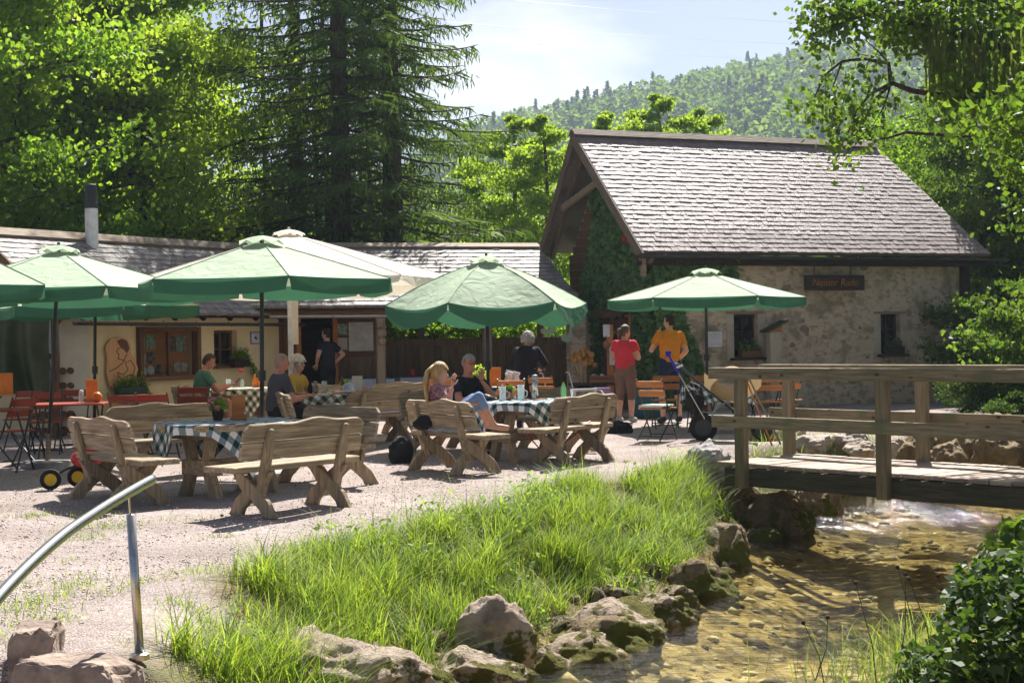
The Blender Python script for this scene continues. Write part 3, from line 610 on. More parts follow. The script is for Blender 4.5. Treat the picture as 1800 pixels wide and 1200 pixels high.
# rubble filling the gaps along the shore
rnd = random.Random(31); fill_mesh = [boulder_mesh('shore_stone', (1, 1, .7), 80 + k, 3) for k in range(6)]
for me in fill_mesh: me.materials.append(M['boulder'])
k = 0
for a_, b_ in zip(LEFT[3:12], LEFT[4:13]):
    for t in np.arange(0, 1, .28 / math.hypot(b_[0] - a_[0], b_[1] - a_[1])):
        p = Vector((a_[0] + (b_[0] - a_[0]) * t, a_[1] + (b_[1] - a_[1]) * t)); nrm = Vector((-(b_[1] - a_[1]), b_[0] - a_[0])).normalized(); p += nrm * rnd.uniform(-.12, .5); s_ = rnd.uniform(.08, .20)
        o = link('shore_stone', fill_mesh[k % 6], None); o.location = (p.x, p.y, hz(p.x, p.y) + s_ * .1); o.scale = (s_ * rnd.uniform(.8, 1.4), s_, s_ * rnd.uniform(.6, 1.1)); o.rotation_euler = (rnd.uniform(-.3, .3), rnd.uniform(-.3, .3), rnd.uniform(0, 6)); k += 1
        tag(o, 'small rough stone wedged among the boulders along the stream bank', 'stone', 'small shore stones')
# stones on the stream bed
def bed_stones():
    n = 4800; P = np.c_[RNG.uniform(-1.5, 9, n * 2), RNG.uniform(8.5, 24, n * 2)]; P = P[inside(P, RIVER)][:n]; n = len(P); z = height(P); s = .010 + .12 * RNG.random(n) ** 4.5
    O = np.array([(1, 0, 0), (-1, 0, 0), (0, 1, 0), (0, -1, 0), (0, 0, .45), (0, 0, -.45)], float); Fo = np.array([(0, 2, 4), (2, 1, 4), (1, 3, 4), (3, 0, 4), (2, 0, 5), (1, 2, 5), (3, 1, 5), (0, 3, 5)])
    V = O[None] * (s[:, None, None] * RNG.uniform(.6, 1.5, (n, 6, 1))); an = RNG.uniform(0, 6.28, n)[:, None]
    X = V[:, :, 0] * np.cos(an) - V[:, :, 1] * np.sin(an); Y = V[:, :, 0] * np.sin(an) + V[:, :, 1] * np.cos(an)
    V = np.stack([X + P[:, 0:1], Y + P[:, 1:2], V[:, :, 2] + z[:, None]], 2); F = (Fo[None] + (np.arange(n) * 6)[:, None, None]).reshape(-1, 3)
    return fast_mesh('bed_stones', V.reshape(-1, 3), F)
tag(link('bed_stones', bed_stones(), leafmat('bed_stone', (0.66, 0.58, 0.32), (0.09, 0.07, 0.03), 0.0, spec=.05)), 'golden brown stones covering the bed of the stream', 'stones', kind='stuff')
# stones of the steps at the lower left
def block(name, c, size, rz, label, seed, mat='rock'):
    b = MB().box((0, 0, 0), size); me = b.mesh(name); bm = bmesh.new(); bm.from_mesh(me)
    bmesh.ops.subdivide_edges(bm, edges=bm.edges, cuts=9, use_grid_fill=True)
    for v in bm.verts:
        q = v.co * 5 + Vector((seed, seed * 2, 0)); k = 1 - 0.10 * (abs(v.co.x / size[0] * 2) ** 6 * abs(v.co.z / size[2] * 2) ** 6)
        v.co = v.co * k + Vector((mnoise.noise(q), mnoise.noise(q + Vector((7, 0, 0))), mnoise.noise(q + Vector((0, 9, 0))))) * 0.03 + Vector((mnoise.noise(q * 4), mnoise.noise(q * 4 + Vector((5, 0, 0))), mnoise.noise(q * 4 + Vector((0, 3, 0))))) * .010
    bmesh.ops.bevel(bm, geom=[e for e in bm.edges if e.calc_face_angle(0) > .9], offset=.015, segments=2, affect='EDGES')
    bm.to_mesh(me); bm.free()
    o = link(name, me, M[mat]); o.location = c; o.rotation_euler = (0, 0, rz); return tag(o, label, 'stone')
block('kerb_stone', (-2.24, 6.90, -.10), (.22, .26, .50), .2, 'upright rough stone standing behind the long kerb stone', 3, 'kerb')
block('kerb_stone', (-1.95, 6.58, -.14), (.56, .24, .40), -.42, 'long rough kerb stone beside the foot of the steel handrail', 8, 'kerb')
block('kerb_stone', (-2.60, 6.62, -.30), (.46, .20, .30), .35, 'low kerb stone at the lower left corner beside the upright stone', 5, 'rock_grey')
block('kerb_stone', (-1.58, 6.44, -.26), (.30, .24, .36), .3, 'rough stone at the end of the long kerb stone below the handrail foot', 12, 'kerb')
# ---------------------------------------------------------------- shingled roofs
def shingle_roof(parent, x0, x1, x0t, x1t, z0, z1, depth, rows, wid, mat, n_single, thick=0.055, seed=1, expo=1.25):
    """slope from (y=0,z0) up to (y=depth,z1); left/right edges run from x0,x1 at the eave to x0t,x1t at the ridge"""
    rnd = random.Random(seed); L_ = math.hypot(depth, z1 - z0); ang = math.atan2(z1 - z0, depth); step = L_ / rows
    bank = []
    for w in (0.8, 1.0, 1.25):
        b = MB().box((0, step * expo / 2, 0), (wid * w - 0.006, step * expo, thick)); me = b.mesh('shingle'); me.materials.append(M[mat]); bank.append((wid * w, me))
    rest = MB(); cnt = 0
    for r in range(rows):
        t = r / rows; a = x0 + (x0t - x0) * t; b_ = x1 + (x1t - x1) * t; x = a
        while x < b_ - 0.02:
            k = rnd.randrange(3); w, me = bank[k]
            if x + w > b_ + .03: w = max(b_ - x, .03)
            s = r * step + rnd.uniform(-.012, .008); lift = 0.012 + rnd.uniform(0, .008)
            c = Vector((x + w / 2, s * math.cos(ang) - lift * math.sin(ang), z0 + s * math.sin(ang) + lift * math.cos(ang)))
            rot = Euler((ang - 0.075 + rnd.uniform(-.010, .010), 0, rnd.uniform(-.012, .012)))
            if cnt < n_single and w > .05:
                o = link('shingle', me, None, parent); o.location = c; o.rotation_euler = rot; cnt += 1
            else:
                mt = rot.to_matrix(); P = []
                sx, sy, sz = w - .006, step * expo, thick
                for kz in (-.5, .5):
                    for ky in (0, 1):
                        for kx in (-.5, .5): P.append(c + mt @ Vector((kx * sx, ky * sy, kz * sz)))
                rest.add(P, [(0, 2, 3, 1), (4, 5, 7, 6), (0, 1, 5, 4), (2, 6, 7, 3), (0, 4, 6, 2), (1, 3, 7, 5)])
            x += w
    m = M[mat].copy(); nt = m.node_tree
    ge = nt.nodes.new('ShaderNodeNewGeometry')
    for nd in nt.nodes:
        if nd.type == 'OBJECT_INFO':
            for l in list(nt.links):
                if l.from_node == nd and l.from_socket.name == 'Random': nt.links.new(ge.outputs['Random Per Island'], l.to_socket)
    o = rest.build('shingles', m, parent); o['kind'] = 'stuff'
    return o
def sheet(parent, name, pts, mat, th=0.05):
    b = MB(); n = len(pts); P = [Vector(p) for p in pts]; nn = (P[1] - P[0]).cross(P[2] - P[0]).normalized()
    if nn.z < 0: nn = -nn
    b.add([p for p in P] + [p - nn * th for p in P], [tuple(range(n)), tuple(range(2 * n - 1, n - 1, -1))] + [(i, (i + 1) % n, n + (i + 1) % n, n + i) for i in range(n)])
    return b.build(name, M[mat], parent)
def wall_with_holes(parent, name, x0, x1, z0, z1, y, th, holes, mat):
    """front face at y, thickness th going back; rectangular holes (xa,xb,za,zb)"""
    xs_ = sorted({x0, x1, *[h[0] for h in holes], *[h[1] for h in holes]}); zs_ = sorted({z0, z1, *[h[2] for h in holes], *[h[3] for h in holes]})
    b = MB(); ok = lambda x, z: x0 < x < x1 and z0 < z < z1 and not any(h[0] < x < h[1] and h[2] < z < h[3] for h in holes)
    V = {}
    def vid(x, yy, z):
        k = (round(x, 4), round(yy, 4), round(z, 4))
        if k not in V: V[k] = len(b.v); b.v.append((x, yy, z))
        return V[k]
    for i in range(len(xs_) - 1):
        for j in range(len(zs_) - 1):
            xa, xb, za, zb = xs_[i], xs_[i + 1], zs_[j], zs_[j + 1]; xm, zm = (xa + xb) / 2, (za + zb) / 2
            if not ok(xm, zm): continue
            b.f.append((vid(xa, y, za), vid(xb, y, za), vid(xb, y, zb), vid(xa, y, zb)))
            b.f.append((vid(xb, y + th, za), vid(xa, y + th, za), vid(xa, y + th, zb), vid(xb, y + th, zb)))
            for (cx, cz, p, q) in ((xa - 1e-3, zm, (xa, za), (xa, zb)), (xb + 1e-3, zm, (xb, zb), (xb, za)), (xm, za - 1e-3, (xb, za), (xa, za)), (xm, zb + 1e-3, (xa, zb), (xb, zb))):
                if not ok(cx, cz): b.f.append((vid(p[0], y, p[1]), vid(q[0], y, q[1]), vid(q[0], y + th, q[1]), vid(p[0], y + th, p[1])))
    return b.build(name, M[mat], parent)

# ---------------------------------------------------------------- stone mill house
BA = R(22.7)
barn = thing('stone_house', 'stone mill house with steep shingled roof and ivy covered gable', 'house', (2.52, 28.3, 0), BA)
EZ, RZ, HD = 3.08, 5.69, 2.75; BD = 4.75
X0, X1, RX0, RX1 = 0.0, 8.3, -0.10, 7.42
wl, wr, wf, wbk = 0.5, 7.8, 0.35, 4.35
w1 = (2.21, 2.76, 1.015, 1.88); w2 = (5.75, 6.24, 1.02, 1.85)
fw = wall_with_holes(barn, 'front_wall', wl, wr, -1.1, 3.02, wf, .3, [w1, w2], 'rubble')
# gable wall (left end), pentagon
MB().prism([(wf + .31, -1.0), (wbk, -1.0), (wbk, 3.1), (2.75, 5.3), (wf + .31, 3.1)], wl + .004, wl + .3, 'yz').build('gable_wall', M['plaster'], barn)
MB().prism([(wf + .31, -1.0), (wbk, -1.0), (wbk, 3.1), (2.75, 5.3), (wf + .31, 3.1)], wr - .3, wr - .004, 'yz').build('end_wall', M['plaster'], barn)
MB().box(((wl + wr) / 2, wbk - .15, 1.0), (wr - wl - .62, .28, 4.0)).build('back_wall', M['plaster'], barn)
# weatherboards in the gable top
for i, z in enumerate(np.arange(2.0, 5.0, 0.17)):
    ya = 0.75 if z < 3.0 else wf + (z - 3.0) * 1.05 + .15; yb = wbk - .02 if z < 3.2 else wbk - (z - 3.2) * .78 - .1
    if yb - ya > .2: MB().box((wl - .012 - .004 * (i % 2), (ya + yb) / 2, float(z)), (.022, yb - ya, .160)).build('weatherboard', M['brown_x'], barn)
ns = (RZ - EZ) / HD
sheet(barn, 'roof_boarding', [(X0, 0, EZ - .02), (X1, 0, EZ - .02), (RX1, HD, RZ - .02), (RX0, HD, RZ - .02)], 'verge_wood', .04)
sheet(barn, 'roof_boarding', [(RX0, HD + .002, RZ - .02), (RX1, HD + .002, RZ - .02), (X1, BD, EZ + .3), (X0, BD, EZ + .3)], 'shingle_dark', .05)
sheet(barn, 'hip_boarding', [(X1 - .002, .01, EZ - .03), (X1 - .002, BD - .01, EZ + .28), (RX1 - .002, HD, RZ - .03)], 'shingle_dark', .04)
shingle_roof(barn, X0, X1, RX0, RX1, EZ, RZ, HD, 27, .125, 'shingle', 290, seed=3)
MB().box((0, 0, 0), (RX1 - RX0 + .12, .20, .03), (ns * .80, 0, 0)).build('ridge_board', M['verge_wood'], barn, loc=((RX0 + RX1) / 2, HD - .07, RZ + .045))
MB().box((0, 0, 0), (RX1 - RX0 + .12, .18, .03), (-ns * .80, 0, 0)).build('ridge_board', M['verge_wood'], barn, loc=((RX0 + RX1) / 2, HD + .085, RZ + .05))
# verge boards following the gable edges
def bar(parent, name, a, b, w, h, mat):
    a, b = Vector(a), Vector(b); d = b - a; X = d.normalized(); Z = Vector((0, 0, 1)); Y = Z.cross(X)
    Y = Y.normalized() if Y.length > 1e-4 else Vector((0, 1, 0)); Z = X.cross(Y)
    m = Matrix((X, Y, Z)).transposed(); o = MB().box((0, 0, 0), (d.length, w, h)).build(name, M[mat], parent, bevel=.004)
    o.matrix_local = Matrix.Translation((a + b) / 2) @ m.to_4x4(); return o
bar(barn, 'verge_board', (X0 - .03, -.03, EZ - .10), (RX0 - .03, HD, RZ - .08), .045, .20, 'verge_wood')
bar(barn, 'verge_board', (X0 - .03, BD + .03, EZ + .22), (RX0 - .03, HD, RZ - .081), .046, .20, 'verge_wood')
bar(barn, 'gable_rafter', (X0 + .22, .05, EZ - .17), (RX0 + .22, HD, RZ - .15), .10, .14, 'verge_wood')
bar(barn, 'gable_rafter', (X0 + .22, BD - .05, EZ + .16), (RX0 + .22, HD, RZ - .151), .10, .14, 'verge_wood')
bar(barn, 'collar_tie', (RX0 + .16, 1.85, 4.66), (RX0 + .16, 3.75, 4.25), .08, .13, 'post_wood')
bar(barn, 'corner_post', (.10, .16, 2.62), (.10, .16, 3.05), .09, .09, 'post_wood')
bar(barn, 'eave_beam', (-.0, .20, EZ - .17), (8.6, .20, EZ - .17), .14, .14, 'dark_brown')
for i in range(12):
    x = .4 + i * .66; bar(barn, 'rafter_end', (x, .04, EZ - .075), (x, .36, EZ + .27), .07, .07, 'dark_brown')
def gutter(parent, a, b, r, mat, hooks=6):
    a, b = Vector(a), Vector(b); d = (b - a); X = d.normalized(); V = []; F = []; n = 9
    for p in (a, b):
        for rr in (r, r - .008):
            for k in range(n):
                an = math.pi + math.pi * k / (n - 1); V.append(p + Vector((0, math.cos(an) * rr, math.sin(an) * rr)))
    for k in range(n - 1):
        F += [(k, k + 1, 2 * n + k + 1, 2 * n + k), (n + k, 3 * n + k, 3 * n + k + 1, n + k + 1), (k, n + k, n + k + 1, k + 1), (2 * n + k, 2 * n + k + 1, 3 * n + k + 1, 3 * n + k)]
    F += [(0, 2 * n, 3 * n, n), (n - 1, 2 * n - 1, 4 * n - 1, 3 * n - 1)]
    mb = MB(); mb.add(V, F); g = mb.build('gutter', M[mat], parent)
    for i in range(hooks):
        p = a + d * ((i + .5) / hooks)
        MB().tube([p + Vector((0, -r, 0)), p + Vector((0, -r * .7, -r * .75)), p + Vector((0, 0, -r - .004)), p + Vector((0, r * .8, -r * .7)), p + Vector((0, r + .02, .03))], .008, 5).build('gutter_hook', M['dark_gutter'], g)
    return g
gutter(barn, (-.12, -.06, EZ - .05), (8.75, -.06, EZ - .085), .07, 'dark_gutter', 8)
MB().box((0, 0, 0), (.15, .16, 4.0)).build('corner_post', M['dark_brown'], barn, loc=(7.90, .28, 1.05))
# windows
def window(parent, xa, xb, za, zb, y, fm, mull=True, bar_z=None, name='window', glass='dark_glass', depth=.16):
    f = MB(); t = .05
    f.box(((xa + xb) / 2, y + depth, zb - t / 2), (xb - xa - .004, .05, t)).box(((xa + xb) / 2, y + depth, za + t / 2), (xb - xa - .004, .05, t))
    f.box((xa + t / 2 + .002, y + depth, (za + zb) / 2), (t, .049, zb - za - 2 * t - .001)).box((xb - t / 2 - .002, y + depth, (za + zb) / 2), (t, .049, zb - za - 2 * t - .001))
    if mull: f.box(((xa + xb) / 2, y + depth, (za + zb) / 2), (.04, .048, zb - za - 2 * t - .001))
    if bar_z: f.box(((xa + xb) / 2, y + depth + .003, bar_z), (xb - xa - 2 * t, .03, .025))
    w = f.build(name, M[fm], parent)
    MB().box(((xa + xb) / 2, y + depth + .016, (za + zb) / 2), (xb - xa - .02, .008, zb - za - .02)).build('pane', M[glass], w)
    return w
for (xa, xb, za, zb) in (w1, w2):
    window(barn, xa, xb, za, zb, wf, 'dark_brown', bar_z=(za + zb) / 2 + .1)
    MB().box(((xa + xb) / 2, wf - .05, za - .03), (xb - xa + .22, .26, .05)).build('window_sill', M['dark_brown'], barn, bevel=.006)
    MB().box(((xa + xb) / 2 - .03, wf - .008, zb + .03), (xb - xa + .28, .05, .05)).build('lintel', M['grey_wood'], barn, bevel=.006)
    for s in (xa - .09, xb + .09):
        MB().box((s, wf - .006, (za + zb) / 2 - .02), (.17, .03, zb - za + .06)).build('window_surround', M['plaster'], barn, bevel=.008)
# rubble stones showing through the plaster
rnd = random.Random(11); smesh = []
for k in range(7):
    smesh.append(boulder_mesh('stone', (1, .30, .62), 50 + k, 2)); smesh[-1].materials.append(M['rubble_stone'])
cnt = 0
while cnt < 120:
    x, z = rnd.uniform(wl + .1, wr - .1), rnd.uniform(.2, 2.95)
    if any(a - .2 < x < b + .2 and c - .15 < z < d_ + .15 for (a, b, c, d_) in (w1, w2)): continue
    s = rnd.choice([.06, .07, .09, .11, .14, .18]); o = link('stone', smesh[cnt % 7], None, fw)
    o.location = (x, wf + .006, z); o.scale = (s, s * .35, s); o.rotation_euler = (0, rnd.uniform(-.4, .4), 0); cnt += 1
# door on the gable side with a small board canopy
dg = thing('house_door', 'brown plank door with a board canopy in the ivy gable', 'door', barn.matrix_basis @ Vector((wl - .0, 1.85, 0)), BA)
for i in range(5): MB().box((-.06, -.4 + .19 * i, .93), (.04, .183, 1.84)).build('door_plank', M['brown_wood'], dg, bevel=.004)
MB().box((-.10, -.60, .95), (.10, .12, 1.94)).build('door_frame', M['orange_wood'], dg); MB().box((-.10, .58, .95), (.10, .12, 1.94)).build('door_frame', M['brown_wood'], dg)
for i in range(7): MB().box((-.28, -.56 + .18 * i, 1.98), (.46, .172, .03), (0, -.5, 0)).build('canopy_board', M['brown_wood'], dg)
MB().box((-.13, .05, 1.42), (.02, .30, .34)).build('window_light', M['dark_glass'], dg)
# hanging sign
sg = thing('hanging_sign', 'dark carved wooden name board hanging from the house eave on two rods', 'sign', barn.matrix_basis @ Vector((4.43, .08, 2.34)), BA)
MB().box((0, 0, .155), (1.46, .05, .31)).build('board', M['dark_brown'], sg, bevel=.012)
for x in (-.48, .40): MB().tube([(x, 0, .31), (x, 0, .60)], .012, 6).build('rod', M['black_metal'], sg)
tx = bpy.data.curves.new('lettering', 'FONT'); tx.body = 'Nenter Rado'; tx.size = .21; tx.align_x = 'CENTER'; tx.extrude = .006; tx.shear = .15
to = bpy.data.objects.new('lettering_tmp', tx); COL.objects.link(to); bpy.context.view_layer.update()
tme = bpy.data.meshes.new_from_object(to.evaluated_get(bpy.context.evaluated_depsgraph_get())); bpy.data.objects.remove(to)
lt = link('lettering', tme, None, sg); tme.materials.clear(); tme.materials.append(surf('faded_letters', (.34, .16, .045), rough=.8)); lt.rotation_euler = (R(90), 0, 0); lt.location = (0, -.029, .09)

# ---------------------------------------------------------------- ivy
def leaf_cards(n_pts, size, normals=None, flat=0.5, asp=1.5):
    """rhombic leaves at points"""
    n = len(n_pts); a = RNG.normal(0, 1, (n, 3))
    if normals is not None: nn = normals + RNG.normal(0, flat, (n, 3))
    else: nn = RNG.normal(0, 1, (n, 3)) * (1, 1, .6) + (0, 0, flat)
    nn /= np.linalg.norm(nn, axis=1, keepdims=True) + 1e-9
    t = np.cross(nn, a); t /= np.linalg.norm(t, axis=1, keepdims=True) + 1e-9; b = np.cross(nn, t)
    s = (size * RNG.uniform(.65, 1.3, n))[:, None] if np.isscalar(size) else size[:, None]
    L1 = t * s * .5 * asp; W1 = b * s * .5
    V = np.stack([n_pts - L1, n_pts + W1 - L1 * .1, n_pts + L1, n_pts - W1 - L1 * .1], 1).reshape(-1, 3)
    return V, np.arange(4 * n).reshape(-1, 4)
iv = thing('ivy', 'dense dark ivy climbing the gable and corner of the stone house', 'ivy', barn.matrix_basis.translation, BA)
n = 17000; P = np.c_[RNG.uniform(-.16, .03, n) + wl - .05, RNG.uniform(.3, 4.4, n), RNG.uniform(.1, 5.0, n)]
lim = 5.1 - np.abs(P[:, 1] - 2.6) * 1.0
q = vnoise(P[:, 1:], 1.1, 4) * .7
ok = (P[:, 2] < lim - .1) & ((P[:, 1] < 3.35 + q - (P[:, 2] > 2.8) * .3)) & ~((np.abs(P[:, 1] - 1.85) < .72) & (P[:, 2] < 1.95)) & ((P[:, 2] > 2.2) | (P[:, 1] < 3.0 + q))
P = P[ok]; V, F = leaf_cards(P, .11, np.tile((-1., -.3, .35), (len(P), 1)), .6)
link('foliage', fast_mesh('ivy_gable', V, F), M['ivy'], iv)
n = 9000; P = np.c_[RNG.uniform(wl - .1, 2.3, n), wf - RNG.uniform(0, .20, n), RNG.uniform(0, 2.95, n)]; q = vnoise(P[:, [0, 2]], 1.3, 8)
ok = (P[:, 0] < 1.15 + .55 * q + .8 * (P[:, 2] > 2.5) * RNG.random(n) + .5 * np.clip(1.2 - P[:, 2], 0, 1)) | ((P[:, 2] > 2.62 + .3 * q) & (P[:, 0] < 2.2))
P = P[ok]; V, F = leaf_cards(P, .11, np.tile((-.2, -1., .35), (len(P), 1)), .6)
link('foliage', fast_mesh('ivy_front', V, F), M['ivy'], iv)
for k in range(9): MB().tube([(wl - .02, .6 + .3 * k + .1 * math.sin(5 * t), t * 3.0) for t in np.linspace(0, 1, 7)], .018, 5).build('stem', M['bark'], iv)
for (y, z) in ((1.25, 3.42), (1.05, 3.36), (1.12, 3.55)):
    MB().ball((wl - .24, y, z), (.05, .07, .06), 7, 5).build('red_bloom', M['flower_red'], iv)

# ---------------------------------------------------------------- left wing: cream house
WA = math.atan2(.849, .528)
wing = thing('cream_house', 'low cream plastered inn with dark mossy shingle roof', 'house', (-7.4, 24.2, 0), WA)
WLEN = 5.42
dsp = (1.757, 3.106, .91, 1.69); win = (3.61, 4.235, 1.04, 1.71)
wall_with_holes(wing, 'front_wall', .62, WLEN, -.1, 2.0, 0, .25, [dsp, win], 'cream')
MB().box((.30, .115, .95), (.636, .27, 2.1)).build('wall_end', M['white_plaster'], wing)
MB().box((WLEN - .1, 1.6, .95), (.2, 2.68, 2.1)).build('side_wall', M['cream'], wing)
MB().box((.12, 1.6, .95), (.2, 2.68, 2.1)).build('side_wall', M['cream'], wing)
WEZ, WRZ, WD = 1.98, 3.38, 1.95
sheet(wing, 'roof_boarding', [(-.3, -.4, WEZ - .02), (WLEN + .5, -.4, WEZ - .02), (WLEN + .5, -.4 + WD, WRZ - .02), (-.3, -.4 + WD, WRZ - .02)], 'dark_brown', .04)
sheet(wing, 'roof_boarding', [(-.3, -.398 + WD, WRZ - .02), (WLEN + .5, -.398 + WD, WRZ - .02), (WLEN + .5, -.4 + 2 * WD, WEZ), (-.3, -.4 + 2 * WD, WEZ)], 'dark_brown', .04)
rt = bpy.data.objects.new('roof', None); COL.objects.link(rt); rt.parent = wing; rt.location = (0, -.4, 0)
shingle_roof(rt, -.32, WLEN + .5, -.32, WLEN + .5, WEZ, WRZ, WD, 15, .14, 'shingle_dark', 170, seed=5)
MB().box((0, 0, 0), (WLEN + .9, .22, .03), (.66, 0, 0)).build('ridge_board', M['grey_wood'], wing, loc=(WLEN / 2 + .1, -.4 + WD - .07, WRZ + .04))
bar(wing, 'verge_board', (-.34, -.42, WEZ - .10), (-.34, -.4 + WD, WRZ - .08), .04, .20, 'brown_x')
bar(wing, 'gable_rafter', (-.22, -.3, WEZ - .1), (-.22, -.4 + WD, WRZ - .16), .08, .12, 'orange_wood')
gutter(wing, (-.1, -.47, WEZ - .13), (WLEN + .2, -.47, WEZ - .15), .06, 'dark_gutter', 7)
for i in range(8): bar(wing, 'rafter_end', (.2 + .7 * i, -.36, WEZ - .07), (.2 + .7 * i, .0, WEZ + .19), .08, .09, 'dark_brown')
window(wing, *win, 0, 'brown_wood', bar_z=1.35)
MB().box(((win[0] + win[1]) / 2, -.04, win[2] - .02), (win[1] - win[0] + .1, .14, .04)).build('window_sill', M['brown_x'], wing)
# display cabinet
dc = thing('display_window', 'brown framed display window full of photos and plates on the cream wall', 'window', wing.matrix_basis @ Vector(((dsp[0] + dsp[1]) / 2, 0, dsp[2])), WA)
W_, H_ = dsp[1] - dsp[0], dsp[3] - dsp[2]
MB().box((0, .16, H_ / 2), (W_ - .02, .02, H_ - .02)).build('back_panel', M['orange_wood'], dc)
for x in (-W_ / 2 - .03, W_ / 2 + .03): MB().box((x, -.02, H_ / 2), (.09, .16, H_ + .16)).build('frame_upright', M['brown_wood'], dc, bevel=.006)
for z in (-.04, H_ + .04): MB().box((0, -.02, z), (W_ - .035, .159, .08)).build('frame_rail', M['brown_x'], dc, bevel=.006)
MB().box((0, -.015, H_ / 2), (.05, .05, H_ - .005)).build('mullion', M['brown_wood'], dc)
for s in (-1, 1): MB().box((s * W_ / 4, .0, H_ / 2), (W_ / 2 - .06, .006, H_ - .01)).build('pane', M['pane_glass'], dc)
pm_ = [surf('photo_green', (.10, .22, .12), (.55, .6, .5), scale=14, rough=.4), surf('photo_dark', (.02, .03, .04), (.35, .3, .25), scale=16, rough=.4), surf('photo_pale', (.7, .68, .62), (.3, .3, .3), scale=14, rough=.4)]
for i, (x, z, w, h, k) in enumerate([(-.52, .58, .20, .26, 0), (-.28, .60, .22, .24, 0), (-.5, .30, .18, .2, 2), (-.27, .32, .16, .2, 1), (.2, .56, .2, .28, 1), (.46, .56, .24, .28, 0), (-.1, .12, .14, .16, 1), (.14, .12, .14, .16, 1), (.36, .14, .16, .18, 2), (.55, .14, .14, .16, 2)]):
    MB().box((x, .14 - .004 * (i % 3), z), (w, .01, h)).build('photo', pm_[k], dc)
for i, (x, z) in enumerate([(-.5, .09), (-.33, .10)]):
    MB().lathe([(.0, 0), (.05, .002), (.085, .014), (.08, .018), (.0, .008)], n=16).build('plate', M['white_paint'], dc, smooth=True, loc=(x, .10, z)).rotation_euler = (R(80), 0, 0)
# carved board: silhouette with burnt-in line drawing of a figure
cb_ = thing('carved_board', 'cut-out wooden board with a burnt line drawing hung on the cream wall', 'wall board', wing.matrix_basis @ Vector((1.30, -.03, .74)), WA)
sil = [(-.30, .03), (-.36, .25), (-.34, .50), (-.37, .70), (-.27, .82), (-.08, .86), (.10, .83), (.19, .74), (.20, .58), (.30, .46), (.36, .30), (.30, .17), (.20, .12), (.20, .0), (-.12, -.02)]
MB().prism(sil, -.035, 0).build('board', M['peach_wood'], cb_)
MB().prism([(-.12, .80), (.0, .83), (.11, .79), (.16, .66), (.10, .58), (.04, .64), (-.04, .68)], -.041, -.036).build('drawn_hair', M['brown_wood'], cb_)
for pts in ([(-.06, .68), (-.14, .62), (-.08, .56), (-.1, .5), (.02, .46), (.1, .56)], [(-.3, .28), (-.15, .33), (.0, .42), (.06, .46)], [(-.14, .26), (.02, .22), (.12, .3), (.06, .42), (.18, .46), (.28, .34), (.24, .22), (.1, .2)], [(.1, .2), (.08, .08), (.16, .03)], [(-.1, .25), (-.14, .12), (-.02, .06)]):
    MB().tube([(x, -.037, z) for x, z in pts], .009, 5).build('drawn_line', M['brown_wood'], cb_)
pc = thing('wall_picture', 'small framed picture hanging right of the little window', 'picture', wing.matrix_basis @ Vector((4.72, -.012, 1.44)), WA)
MB().box((0, 0, .12), (.26, .02, .24)).build('frame', M['purple'], pc); MB().box((0, -.012, .12), (.21, .006, .19)).build('print', M['paper'], pc); MB().box((.0, -.016, .12), (.08, .003, .05), (0, .4, 0)).build('motif', M['tarp'], pc)
ch = thing('chimney_pipe', 'white stove pipe with black cowl standing on the inn roof', 'chimney', wing.matrix_basis @ Vector((1.95, 1.35, 3.12)), WA)
MB().lathe([(.115, 0), (.115, .80)], n=18).build('pipe', M['white_paint'], ch, smooth=False)
MB().lathe([(.125, .802), (.125, .90), (.115, .92), (.10, 1.22), (.02, 1.25)], n=18).build('cowl', M['black_metal'], ch)
# dark shed corner with hanging tarpaulin left of the inn
tp = thing('tarpaulin', 'dark green tarpaulin hanging in folds at the left of the inn', 'tarpaulin', GD(30, 23.2) * 1.0, 0); tp.location.z = 0
V = []; nxx, nzz = 60, 24
for j in range(nzz + 1):
    for i in range(nxx + 1):
        u, t = i / nxx, j / nzz
        V.append((-1.3 + 1.8 * u, .14 * math.sin(u * 26 + 1.5 * math.sin(3 * t)) * (1 - .5 * t) + .08 * math.sin(9 * u + 4 * t), .72 - .18 * max(0, math.sin(5 * u)) + (1.32 + .1 * u) * t))
fm = fast_mesh('tarp_sheet', V, [(j * (nxx + 1) + i, j * (nxx + 1) + i + 1, (j + 1) * (nxx + 1) + i + 1, (j + 1) * (nxx + 1) + i) for j in range(nzz) for i in range(nxx)], True)
link('sheet', fm, M['tarp'], tp); MB().tube([(-1.4, .1, 2.05), (.6, .1, 2.14)], .03, 7).build('rail', M['dark_brown'], tp)
for x in (.55, -1.35): MB().box((x, .14, 1.05), (.09, .09, 2.1)).build('post', M['brown_wood'], tp)
wp = thing('woodpile', 'dark stacked firewood beside the tarpaulin at the house corner', 'firewood', GD(92, 23.9), .3); wp.location.z = 0
rnd = random.Random(4)
for i in range(34):
    MB().tube([(-.28 + .11 * (i % 6) + rnd.uniform(-.02, .02), -.2, .1 + .24 * (i // 6)), (-.28 + .11 * (i % 6), .3, .1 + .24 * (i // 6))], rnd.uniform(.05, .075), 7).build('log', M['brown_x'], wp)

